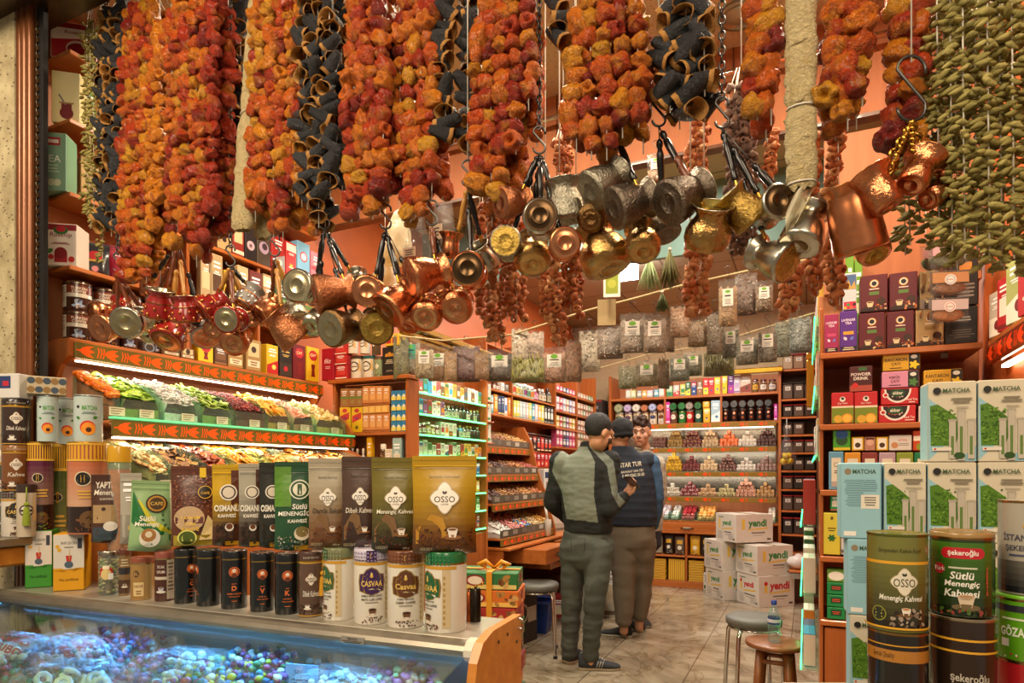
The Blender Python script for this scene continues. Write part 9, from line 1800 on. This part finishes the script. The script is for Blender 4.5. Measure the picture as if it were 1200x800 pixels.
for q in(0,1):chain(sl,[sh[q]+RV*(.03 if q else-.03),sh[q].lerp(el[q],.5)+RV*(.02 if q else-.02),el[q],el[q].lerp(wr[q],.6),wr[q]],[.07,.066,.06,.05,.042])
loft(sl,[(A(739,600,5.14),.15,.11),(A(737,545,5.14),.17,.09)],lat);dress(fuse(sl,.009,5,jac_disp),'shirt',P2,base,'fabric',lambda c,n:'#3a5878')
tr=MB();loft(tr,[(A(742,652,5.15),.10,.09),(A(741,640,5.14),.175,.13),(A(741,625,5.14),.185,.14),(A(741,608,5.14),.175,.13)],lat)
for q in(0,1):chain(tr,[hip[q]+Vector((0,0,-.03)),hip[q].lerp(kn[q],.5),kn[q],kn[q].lerp(an[q],.5),an[q].lerp(kn[q],.16)],[.115,.108,.092,.084,.070])
dress(fuse(tr,.009,5,lambda c,n:.009*mnoise.noise(Vector((c.x*6,c.y*6,c.z*13)))),'trousers',P2,base,'fabric',lambda c,n:'#6e6150')
for q,(hx_,hy,tx,ty)in enumerate(((741,746,705,743),(752,741,741,735))):a,b=at_z(hx_,hy,0),at_z(tx,ty,0);shoe(P2,base,a,a+(b-a).normalized()*.28,'#1a1a18','#98907c','shoe',.085,.05)
hm=hair_mb(Th,'cap');hm.X=Th;hm.tube([(.07*math.cos(i*.314),-.016+.095*math.sin(i*.314),-.008)for i in range(20)],.016,None,'skin',8,False,True);hm.X=Matrix();dress(fuse(hm,.007,2,lambda c,n:.004*mnoise.noise(c*30)),'cap',P2,base,'fabric',lambda c,n:'#121214')
base=A(753,700,5.62);base.z=0;P3=thing('person','young man in pale linen shirt with brown hair, facing the passage','person',base);lat=RV;fwd=-FV
hd=A(751.5,508,5.60);body=MB();look=(-FV*.9-RV*.42).normalized();Th=head_mb(body,hd,look,.255,.165,R(4));nk=A(755,527,5.64)
sh=[A(732,545,5.64),A(770,544,5.64)];hip=[A(741,628,5.64),A(757,628,5.64)];kn=[A(737,676,5.66),A(750,676,5.66)];an=[Vector((k.x,k.y,.09))for k in kn];el=[A(727,582,5.64),A(774,580,5.64)];wr=[A(735,608,5.68),A(768,608,5.68)]
for q in(0,1):chain(body,[sh[q],el[q],wr[q]],[.045,.038,.028]);chain(body,[hip[q],kn[q],an[q],Vector((an[q].x,an[q].y,.05))],[.07,.055,.038,.036]);hand_mb(body,wr[q],-UV-FV*.1,RV*(1-2*q),.5)
loft(body,[(A(753,640,5.64),.14,.10),(A(753,545,5.64),.16,.10)],lat);chain(body,[A(754,538,5.64),nk,hd+Vector((0,0,-.07))-look*.02],[.065,.058,.056]);dress(fuse(body,.0055,3),'body',P3,base,'skin',lambda c,n:'#a8664e' if abs((Th.inverted()@c).z+.060)<.008 and abs((Th.inverted()@c).x)<.024 and(Th.inverted()@c).y>.075 else '#c08c70')
for q in(-1,1):
 m=MB();m.X=Matrix.Translation(-base)@Th;m.ball((q*.031,.073,.010),.0105,'#8a7c72','satin',12,8);m.ball((q*.031,.080,.010),.0055,'#1f140e','satin',10,6);m.X=Matrix();m.obj('eye',P3)
 m=MB();m.X=Matrix.Translation(-base)@Th;m.tube([(q*.014,.096,.036),(q*.034,.090,.042),(q*.052,.076,.036)],[.003,.0048,.002],'#3a2418','hairy',6);m.X=Matrix();m.obj('eyebrow',P3)
st=MB();loft(st,[(A(753,622,5.64),.18,.13),(A(753,590,5.64),.18,.13),(A(753,555,5.64),.19,.125),(A(753,541,5.64),.175,.10),(A(754,533,5.64),.10,.08),(A(755,527,5.64),.072,.07)],lat)
for q in(0,1):chain(st,[sh[q],sh[q].lerp(el[q],.5),el[q],el[q].lerp(wr[q],.6)],[.078,.070,.062,.052])
dress(fuse(st,.009,5,jac_disp),'shirt',P3,base,'fabric',lambda c,n:'#b0a694' if math.sin(c.dot(RV)*260)>-.5 else '#a0967f')
m=MB();cpt=A(755,527,5.64)-base;m.tube([cpt+(RV*.078*math.cos(a_)+FV*.075*math.sin(a_))+UV*.01 for a_ in[R(-60+30*i)for i in range(11)]],.012,'#b8ae9c','fabric',8);m.obj('collar',P3)
tr=MB();loft(tr,[(A(753,648,5.64),.10,.09),(A(753,638,5.64),.17,.13),(A(753,612,5.64),.165,.12)],lat)
for q in(0,1):chain(tr,[hip[q],hip[q].lerp(kn[q],.5),kn[q],an[q]],[.105,.092,.076,.062])
dress(fuse(tr,.01,4),'trousers',P3,base,'fabric',lambda c,n:'#2a2c34')
for q in(0,1):a=Vector((an[q].x,an[q].y,0))+FV*.08;shoe(P3,base,a,a-FV*.28+RV*(.06*q-.03),'#2a2622','#8a8070','shoe',.085,.05)
hm=hair_mb(Th,'curly');dress(fuse(hm,.007,2,lambda c,n:.004*mnoise.noise(c*40)),'hair',P3,base,'hairy',lambda c,n:'#3f2415')
